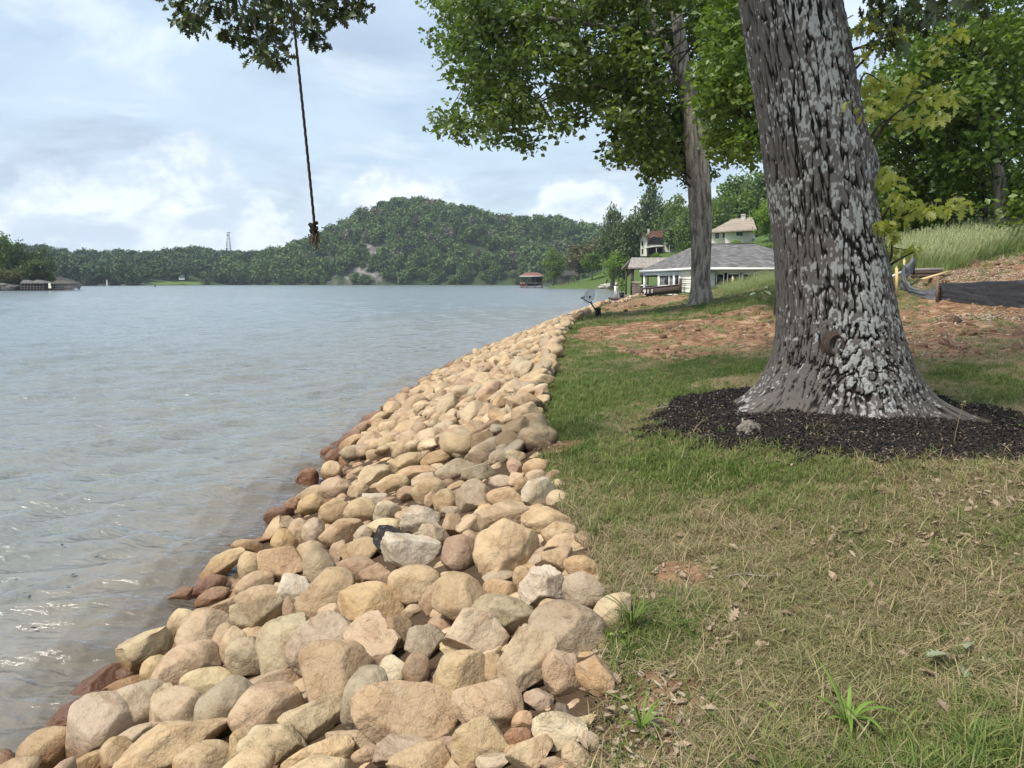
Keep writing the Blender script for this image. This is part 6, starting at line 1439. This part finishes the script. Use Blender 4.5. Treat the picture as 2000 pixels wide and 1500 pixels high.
def blades(n, L, w, r, lay=.35, spread=.03, seg=3):
    """a tuft: n curved tapering blades"""
    vs, fs, tn, o = [], [], [], 0
    for k in range(n):
        az = r.random() * 6.28; l = L * (.55 + .6 * r.random()); bend = lay * (.5 + r.random()); d_ = np.array([cos(az), sin(az), 0]); sd2 = np.array([-sin(az), cos(az), 0])
        b0 = np.array([spread * r.normal(), spread * r.normal(), -.006]); ws = w * (.7 + .6 * r.random()); pts = []
        for s in np.linspace(0, 1, seg + 1):
            ang_ = bend * 1.55 * (s ** .8); p = b0 + d_ * l * s * sin(min(ang_, 1.5)) + np.array([0, 0, l * s * cos(min(ang_, 1.5))]); ww = ws * (1 - s ** 1.6) / 2
            pts += [p - sd2 * ww, p + sd2 * ww] if s < .99 else [p]
        m = len(pts); vs += pts; tn += [r.random()] * m
        for s in range(seg - 1): fs += [[o + 2 * s, o + 2 * s + 1, o + 2 * s + 3], [o + 2 * s, o + 2 * s + 3, o + 2 * s + 2]]
        fs.append([o + 2 * seg - 2, o + 2 * seg - 1, o + 2 * seg]); o += m
    return np.array(vs), np.array(fs), np.array(tn)
def grass_mat(name, a, b, c2, lo=.84):
    m, t, out = material(name); k = t.attr('rnd'); oi = t.new('ShaderNodeObjectInfo').outputs['Random']
    big = t.noise(t.pos(), 1.1, 3)
    c = t.mix(t.math('MULTIPLY_ADD', oi, .5, t.math('MULTIPLY', k, .5)), a, b); c = t.mix(t.sstep(k, lo, lo + .08), c, c2); c = t.mix(t.math('MULTIPLY', t.sstep(big, .4, .7), .35), c, c2)
    p = principled(t, None, c, .55, None, .3); tl = t.new('ShaderNodeBsdfTranslucent'); t.put(tl.inputs[0], c); mx = t.new('ShaderNodeMixShader'); mx.inputs[0].default_value = .3
    t.l.new(p.outputs[0], mx.inputs[1]); t.l.new(tl.outputs[0], mx.inputs[2]); t.l.new(mx.outputs[0], out.inputs['Surface']); return m
G_GREEN = grass_mat('green_grass', (.075, .125, .020), (.19, .255, .055), (.28, .27, .10)); G_STRAW = grass_mat('dry_grass', (.22, .165, .085), (.56, .455, .26), (.18, .20, .06), .83)
G_TALL = grass_mat('tall_grass', (.13, .22, .045), (.27, .37, .10), (.38, .42, .20)); G_BRIGHT = grass_mat('bright_grass', (.13, .22, .03), (.22, .34, .06), (.26, .38, .08))
def tuft_mesh(nm, mat, *a, **k):
    v, f, tn = blades(*a, **k); return make_mesh(nm, v, f, mat, False, {'rnd': tn})
pr_r = np.random.default_rng(62)
short = [tuft_mesh('grass_tuft', G_GREEN, 15, .075, .0050, pr_r, lay=.55, spread=.028) for _ in range(4)]
longg = [tuft_mesh('grass_tuft', G_GREEN, 13, .15, .0060, pr_r, lay=.62, spread=.03) for _ in range(3)]
dry = [tuft_mesh('dry_tuft', G_STRAW, 15, .095, .0042, pr_r, lay=1.0, spread=.035) for _ in range(4)]
dryl = [tuft_mesh('dry_tuft', G_STRAW, 9, .20, .0042, pr_r, lay=.98, spread=.03) for _ in range(3)]
kinds = short + longg + dry + dryl
n = 84000
wgt = (1 - ZC['mulch'] * .985) * (1 - ZC['dirt'] * .93) * np.where(GS[1:, 1:] > .0, 1, 0) * np.clip(.42 + cyc / 16, .42, 1.0)
pos, (j, i) = pick_ground(n, wgt)
gr = ZC['green'][j, i]; far_ = smooth(pos[:, 1], 12, 30)
isg = grng.random(n) < np.clip(gr * 1.2 + .03, .05, .97)
lng = grng.random(n) < np.where(isg, .03 + .22 * smooth(gr, .55, .9) * (pos[:, 1] < 14), .07)
idx = np.where(isg, np.where(lng, 4 + grng.integers(0, 3, n), grng.integers(0, 4, n)), np.where(lng, 11 + grng.integers(0, 3, n), 7 + grng.integers(0, 4, n)))
sc = (.55 + .6 * grng.random(n)) * (1 + .9 * smooth(pos[:, 1], 8, 30)); sc3 = np.stack([sc * (1 + .5 * far_), sc * (1 + .5 * far_), sc * np.where(isg, 1, .8)], 1)
rot = np.stack([.18 * grng.normal(size=n), .18 * grng.normal(size=n), grng.random(n) * 6.28], 1)
gn_scatter('grass', pos, rot, sc3, idx, kinds, label='patchy lawn of short green blades and matted straw', cat='grass', kind='stuff')
# tall seeding grass on the crest at the right and on the rise before the boathouse
def tall_proto(r):
    v, f, tn = blades(12, .62, .011, r, lay=.42, spread=.07, seg=4); vs, fs, ts = [v], [f], [tn]; o = len(v)
    for _ in range(3):
        q = np.array([.12 * r.normal(), .12 * r.normal(), 0]); h = .62 + .22 * r.random(); e = q + np.array([.10 * r.normal() + .09, .08 * r.normal(), h])
        p = curve_pts([q * .4, (q + e) / 2, e, e + [.05, 0, -.01]], 7); sv, sf = tube(p, np.array([.003, .003, .0028, .003, .009, .010, .003]), 4)
        vs.append(sv); fs += [np.stack([sf[:, 0], sf[:, 1], sf[:, 2]], 1) + o, np.stack([sf[:, 0], sf[:, 2], sf[:, 3]], 1) + o]; ts.append(np.full(len(sv), .95)); o += len(sv)
    return make_mesh('tall_tuft', np.concatenate(vs), np.concatenate(fs), G_TALL, False, {'rnd': np.concatenate(ts)})
talls = [tall_proto(pr_r) for _ in range(5)]
tmask = np.maximum(smooth(poly_sd(gu_, gv_, [(1690, 545), (1700, 500), (1730, 492), (1830, 466), (2080, 452), (2080, 472), (1990, 486), (1930, 500), (1890, 522), (1800, 532), (1755, 532), (1730, 545)]), -3, 5), smooth(poly_sd(gu_, gv_, [(1398, 566), (1420, 545), (1470, 532), (1540, 512), (1640, 520), (1640, 540), (1545, 545), (1480, 565), (1430, 576)]), -3, 5))[1:, 1:]
n = 4600; wt2 = tmask * (cyc > 19) * (1 - .7 * ZC['dirt']) * smooth(vnoise(np.stack([GX, GY], -1)[1:, 1:] * .9, 77), .05, .45)
pos, (j, i) = pick_ground(n, wt2); sc = (.62 + .55 * grng.random(n)) * np.where(pos[:, 1] > 33, .42, 1.02)
gn_scatter('tall_grass', pos, np.stack([.10 * grng.normal(size=n), .14 + .10 * grng.normal(size=n), grng.normal(size=n) * .6], 1), sc, grng.integers(0, 5, n), talls, label='tall pale seeding grass on the crest of the slope', cat='grass', kind='stuff')

# dead leaves
def leaf_litter_mat(name, a, b):
    m, t, out = material(name); oi = t.new('ShaderNodeObjectInfo').outputs['Random']; co = t.objco(); nn = t.noise(co, 3, 3)
    principled(t, out, t.mix(t.math('MULTIPLY_ADD', nn, .4, t.math('MULTIPLY', oi, .7)), a, b), .75, None, .25); return m
M_LIT = leaf_litter_mat('dead_leaf', (.10, .066, .04), (.42, .32, .215))
def curled(r):
    v, f = OAK; v = v.copy(); k_ = r.random(); v[:, 1] = np.sign(v[:, 1]) * (np.abs(v[:, 1]) * (1 - k_) + k_ * .24 * np.sin(np.clip(v[:, 0], 0, 1) * pi) * (np.abs(v[:, 1]) > 0)); v = v.copy(); v[:, 2] = .5 * (v[:, 1] ** 2) * (2 + 3 * r.random()) + .35 * (v[:, 0] - .5) ** 2 * (r.random() * 2 - .4) + .05 * r.normal(size=len(v)) * 0; v[:, 1] *= .8 + .5 * r.random()
    return make_mesh('dead_leaf', v, f, M_LIT, True)
n = 1900; wl = (1 - ZC['mulch'] * .96) * (1 - .75 * ZC['dirt']) * np.where(GS[1:, 1:] > -.05, 1, 0) * (.22 + 1.5 * smooth(1 - ZC['green'], .45, .9)) * (cyc < 15)
hot = np.zeros_like(wl)
for hu, hv, hx, hy in ((1890, 1050, 130, 40), (1660, 1050, 70, 30), (1250, 1440, 120, 60), (1200, 1330, 50, 60), (1420, 1230, 80, 40), (1960, 960, 100, 40), (1820, 1290, 60, 30)):
    hot = np.maximum(hot, np.exp(-((gu_[1:, 1:] - hu) / hx) ** 2 - ((gv_[1:, 1:] - hv) / hy) ** 2))
pos, (j, i) = pick_ground(n, wl * (.35 + 4.5 * hot)); pos[:, 2] += .012 + .02 * grng.random(n)
gn_scatter('leaf_litter', pos, np.stack([.30 * grng.normal(size=n), .30 * grng.normal(size=n), grng.random(n) * 6.28], 1), (.03 + .042 * grng.random(n)), grng.integers(0, 5, n), [curled(pr_r) for _ in range(5)], label='scattered curled dead leaves on the dry turf', cat='leaf litter', kind='stuff')
# mulch chips, pale chips, clods
def chip(r, mat, nm, el=3.0):
    v, f = ico(1); v = v * np.array([.5 * el / 3, .17, .09]) * (1 + .25 * r.normal(size=(len(v), 1))); return make_mesh(nm, v, f, mat, False)
M_MUL = inst_leaf('mulch_chip', (.010, .0085, .007), (.055, .042, .034), (.16, .12, .09)); M_PCHIP = inst_leaf('pale_chip', (.26, .21, .15), (.52, .44, .33), (.30, .17, .11)); M_CLOD = inst_leaf('clay_clod', (.12, .066, .04), (.28, .175, .11), (.07, .042, .03))
n = 26000; pos, (j, i) = pick_ground(n, smooth(ZC['mulch'], .0, .5) + .02 * smooth(np.hypot(GX[1:, 1:] - TREE[0], GY[1:, 1:] - TREE[1]), 2.4, 1.8)); pos[:, 2] += .008 + .015 * grng.random(n)
gn_scatter('mulch', pos, np.stack([.5 * grng.normal(size=n), .5 * grng.normal(size=n), grng.random(n) * 6.28], 1), .016 + .036 * grng.random(n), grng.integers(0, 4, n), [chip(pr_r, M_MUL, 'mulch_chip') for _ in range(4)], label='black wood mulch ring heaped round the oak', cat='mulch', kind='stuff')
pch = [chip(pr_r, M_PCHIP, 'pale_chip', 2.6) for _ in range(4)]
wp2 = .06 * ZC['mulch'] + .02 * ZC['dirt'] * (cyc < 30)
for hu, hv, hx, hy, amt in ((1900, 535, 130, 14, 1.0), (1790, 555, 40, 14, .7), (1960, 505, 60, 10, .8), (1930, 618, 90, 8, .9), (1840, 660, 120, 26, .25), (1780, 545, 60, 14, .5)):
    wp2 = np.maximum(wp2, amt * np.exp(-((gu_[1:, 1:] - hu) / hx) ** 2 - ((gv_[1:, 1:] - hv) / hy) ** 2))
n = 3800; pos, (j, i) = pick_ground(n, wp2 * (GS[1:, 1:] > .1)); pos[:, 2] += .01
gn_scatter('wood_chips', pos, np.stack([.4 * grng.normal(size=n), .4 * grng.normal(size=n), grng.random(n) * 6.28], 1), (.020 + .035 * grng.random(n)) * (1 + 1.6 * smooth(pos[:, 1], 10, 18)), grng.integers(0, 4, n), pch, label='pale wood chips and gravel strewn over the clay', cat='chips', kind='stuff')
def clodm(r):
    v, f = ico(2); v = v * (1 + .9 * (fbm(v * 1.7 + r.random(3) * 40, 3, 15) - .5))[:, None] * np.array([1, .8, .55]); return make_mesh('clod', v, f, M_CLOD, False)
clw = ZC['dirt'] * (cyc > 7) * (cyc < 40) * (.18 + smooth(clod[1:, 1:], .28, .05)) * (.4 + 1.2 * smooth(vnoise(np.stack([GX * .7, GY * .5], -1)[1:, 1:], 78), .45, .7))
n = 1900; pos, (j, i) = pick_ground(n, clw)
gn_scatter('clay_clods', pos, np.stack([.6 * grng.normal(size=n), .6 * grng.normal(size=n), grng.random(n) * 6.28], 1), (.014 + .085 * grng.random(n) ** 5) * (.7 + pos[:, 1] / 30), grng.integers(0, 4, n), [clodm(pr_r) for _ in range(4)], label='broken clods of red clay turned up on the bare ground', cat='clods', kind='stuff')

# ------------------------------------------------------------------ single small plants, twigs and odds and ends
def gp(u, v, z=.03):
    q = PZ(u, v, z)
    for _ in range(6): q = PZ(u, v, float(ground_z(q[0], q[1])))
    return q
def strap_plant(lab, u, v, blades_, mat, w_, nm='lily_plant', wide=1.0):
    q = gp(u, v); o = thing(nm, lab, 'plant', q)
    for (az, L, bend) in blades_:
        s = np.linspace(0, 1, 9); a = radians(az); d_ = np.array([cos(a), sin(a), 0]); sd2 = np.array([-sin(a), cos(a), 0])
        ang_ = np.clip(.25 + bend * s ** 1.3, 0, 2.6); st = np.stack([np.sin(ang_), np.cos(ang_)], 1) * L / 9; c_ = np.cumsum(st, 0)
        p = d_ * c_[:, :1] + np.array([0, 0, 1.0]) * c_[:, 1:]; ww = w_ * np.sin(np.clip(.35 + s * 2.75, 0, pi)) ** .8 / 2
        g = np.stack([p - sd2 * ww[:, None] + [0, 0, .25 * w_], p, p + sd2 * ww[:, None] + [0, 0, .25 * w_]], 1); vv, ff = sheet(g, .0012)
        link('leaf', make_mesh('leaf', vv, ff, mat, True, {'rnd': np.full(len(vv), .5)}), o)
    return o
strap_plant('bright yellow green lily like plant with arching strap leaves in the lower turf', 1655, 1432, [(20, .20, 1.9), (65, .17, .7), (120, .26, .75), (150, .17, 1.3), (200, .13, 1.5), (250, .20, 1.9), (290, .22, 1.9), (340, .26, 2.1), (45, .10, .6), (95, .12, .4), (310, .13, 1.2)], G_BRIGHT, .017)
strap_plant('pale green grass tuft on the soil close to the stones', 1252, 1436, [(k * 29 + 11, .11 + .05 * (k % 3), .8 + .5 * (k % 4)) for k in range(14)], G_BRIGHT, .007, 'grass_plant')
strap_plant('dark green tuft by the broad boulder at the grass edge', 1235, 1235, [(k * 23 + 5, .12 + .06 * (k % 4), .6 + .35 * (k % 4)) for k in range(18)], G_GREEN, .008, 'grass_plant')
def leafy(lab, u, v, n_, size, mat, nm, cat='plant', h=.10, tmpl=OAK, seed=1, flat=False):
    r = np.random.default_rng(seed); q = gp(u, v); o = thing(nm, lab, cat, q)
    st_ = MB()
    for k in range(n_):
        a = k * 2.4 + r.random(); l = size * (.5 + .5 * r.random()); e = np.array([cos(a) * l * .7, sin(a) * l * .7, h * (.3 + .7 * r.random())]); st_.tube(curve_pts([(0, 0, -.02), e * .5 + [0, 0, .01], e], 5), np.linspace(.003, .0015, 5), 4)
        x = np.array([cos(a), sin(a), .25 * r.normal()]); x /= np.linalg.norm(x); z = np.array([.4 * r.normal(), .4 * r.normal(), 1.0]); z -= x * (z @ x); z /= np.linalg.norm(z); R = np.stack([x, np.cross(z, x), z], 1)
        vv, ff, ow = stamp(tmpl[0], tmpl[1], [e], R[None], [size * (.7 + .5 * r.random())]); link('leaf', make_mesh('leaf', vv, ff, mat, False, {'rnd': np.full(len(vv), r.random())}), o)
    st_.build('stem', B_DARK, o, True); return o
M_WILT = leaf_mat('wilted_leaf', (.24, .29, .16), (.50, .52, .36), .2)
leafy('wilted oak sprig with pale curled undersides lying on the turf at the lower right', 1882, 1305, 7, .10, M_WILT, 'fallen_sprig', 'sprig', .06, OAK, 4)
leafy('broken leafy twig with pale undersides lying on the clay right of the oak', 1850, 640, 12, .20, M_WILT, 'fallen_sprig', 'sprig', .10, OAK, 5); leafy('white flowering weed on the clay between the forked tree and the oak', 1448, 592, 10, .20, M_WILT, 'weed', 'plant', .2, OAK, 6); leafy('second pale weed just right of the white flowering weed', 1484, 586, 8, .18, M_WILT, 'weed', 'plant', .3, OAK, 7)
leafy('pale torn leaves lying on the grass edge left of the oak', 1332, 703, 6, .13, M_WILT, 'fallen_sprig', 'sprig', .05, OAK, 8)
leafy('small bright weed with round leaves among the straw at the bottom', 1500, 1402, 7, .03, G_BRIGHT, 'weed', 'plant', .05, LEAF4, 9); leafy('yellow green weed by the end of the broad boulder', 1212, 1262, 9, .035, G_BRIGHT, 'weed', 'plant', .06, LEAF4, 10); leafy('low broad leaved weed in the upper turf near the stones', 1245, 905, 8, .05, G_BRIGHT, 'weed', 'plant', .05, LEAF4, 11); leafy('small weed in the mulch at the picture edge', 1992, 835, 7, .06, G_BRIGHT, 'weed', 'plant', .08, LEAF4, 12)
def twig(lab, pts, r0, mat=B_GREY, forks=()):
    q = [gp(*p) + [0, 0, .012] for p in pts]; b = np.array(q[0]); o = thing('fallen_twig', lab, 'twig', b); c_ = curve_pts(np.array(q), 14) - b; c_[:, 2] += .02 * np.sin(np.linspace(0, pi, 14)); MB().tube(c_, np.linspace(r0, r0 * .4, 14), 6).build('stick', mat, o, True)
    for (k, du, dv) in forks: e = np.array([du, dv, .03]); MB().tube(curve_pts([c_[k], c_[k] + e * .6, c_[k] + e], 6), np.linspace(r0 * .6, r0 * .25, 6), 5).build('fork', mat, o, True)
twig('dark forked twig lying among dead leaves right of centre', [(1610, 1075), (1650, 1048), (1700, 1045)], .007, B_DARK, ((8, .12, -.1), (11, .06, .12))); twig('thin curved stick lying in the turf below the mulch ring', [(1400, 1140), (1440, 1132), (1500, 1136), (1530, 1122)], .006, B_GREY, ((6, .05, .1),)); twig('long straw coloured stalk arching over the turf beside the stones', [(1180, 1155), (1250, 1160), (1320, 1172), (1340, 1200)], .003, G_STRAW if False else B_GREY, ((5, .04, .05),)); twig('pale thin stick on the left rim of the mulch', [(1262, 806), (1300, 800), (1328, 796)], .008, B_GREY, ((4, .08, .12), (8, -.05, .1), (6, .1, -.06)))
twig('dark thin twig on the straw right of centre', [(1540, 1190), (1580, 1178), (1600, 1165)], .004, B_DARK, ((7, .04, .03),))
kb = gp(1464, 846); o = thing('root_knob', 'grey knobbly root end poking out of the front of the mulch', 'root', kb)
vv, ff = ico(4); vv = vv * np.array([.095, .07, .07]) * (1 + 1.0 * (fbm(vv * 2.2, 4, 33) - .5))[:, None] + [0, 0, .03]; link('knob', make_mesh('knob', vv, ff, bark_mat('knob_bark', (.10, .085, .07), (.30, .26, .215), 3), True), o)
MB().tube(curve_pts([(-.03, 0, .06), (-.06, -.01, .09), (-.065, 0, .13)], 6), np.linspace(.022, .006, 6), 7).build('spur', B_GREY, o, True)
wd0 = gp(1862, 868); o = thing('dry_stalk', 'single dry seed stalk standing in the mulch in front of the right root', 'plant', wd0); MB().tube(curve_pts([(0, 0, -.02), (.02, 0, .15), (.05, 0, .30), (.06, 0, .34)], 9), np.linspace(.003, .0015, 9), 5).build('stem', G_STRAW, o, True)
crown_obj('seed_head', clump_leaves([[.055, 0, .31], [.058, 0, .335]], [.014, .012], 16, .02, fr2), G_STRAW, o)
bl = gp(1422, 1228) + [0, 0, .03]; o = thing('dead_leaf', 'large single dry brown leaf propped up in the middle of the straw', 'leaf', bl); v, f = OAK; v = v.copy(); v[:, 2] = .9 * v[:, 1] ** 2; R = np.array(Matrix.Rotation(-1.0, 3, 'Y') @ Matrix.Rotation(.7, 3, 'X')); v = (v * .085) @ R.T
link('blade', make_mesh('blade', v, f, M_LIT, True), o); MB().tube(curve_pts([(0, 0, 0), (-.03, -.03, -.03), (-.05, -.05, -.045)], 5), [.002] * 5, 5).build('leaf_stalk', B_GREY, o, True)
# black rag at the water's edge, leaves drifting on the lake
bq = hit(398, 1097, .04); o = thing('plastic_bag', 'crumpled black plastic bag caught at the waterline', 'bag', bq); vv, ff = ico(4); vv = vv * np.array([.085, .06, .05]) * (1 + 1.1 * (np.abs(fbm(vv * 2.6, 4, 37) - .5) * 2 - .2))[:, None]; link('film', make_mesh('film', vv, ff, paint('black_film', (.006, .006, .007), .35, .2, 10, 0, .5), True), o)
MB().tube(curve_pts([(.05, 0, .03), (.09, -.01, .045), (.11, 0, .03)], 6), np.linspace(.02, .004, 6), 6).build('loose_corner', M_BLACK, o, True)
for k, (u, v) in enumerate(((58, 1225), (92, 1290), (135, 1145), (150, 1120), (178, 1170), (12, 1330), (45, 1160), (20, 1118), (195, 1085), (120, 1062))):
    q = PZ(u, v, WATER + .03); vv, ff = OAK; vv = vv.copy() * .055; vv[:, 2] *= .6
    link('floating_leaf', make_mesh('floating_leaf', vv, ff, m_lf if k else (m_lf := paint('wet_leaf', (.025, .02, .014), .4)), True), None, tuple(q), (0, 0, k * 1.3), label='small dark leaf drifting on the near water', cat='leaf', group='dark leaves drifting on the lake')
# ------------------------------------------------------------------ haze
HAZE = 0.00014
hm = bpy.data.materials.new('haze'); hm.use_nodes = True; hm.node_tree.nodes.clear(); t = NT(hm.node_tree)
out = t.new('ShaderNodeOutputMaterial'); pvv = t.new('ShaderNodeVolumePrincipled')
pvv.inputs['Color'].default_value = (.80, .90, 1.0, 1); pvv.inputs['Density'].default_value = HAZE; pvv.inputs['Anisotropy'].default_value = .1
t.l.new(pvv.outputs[0], out.inputs['Volume'])
hb_ = MB().box((-150, 650, 50), (2200, 1500, 110)).build('haze', hm, None, label='thin summer haze over the lake', cat='haze', kind='stuff')
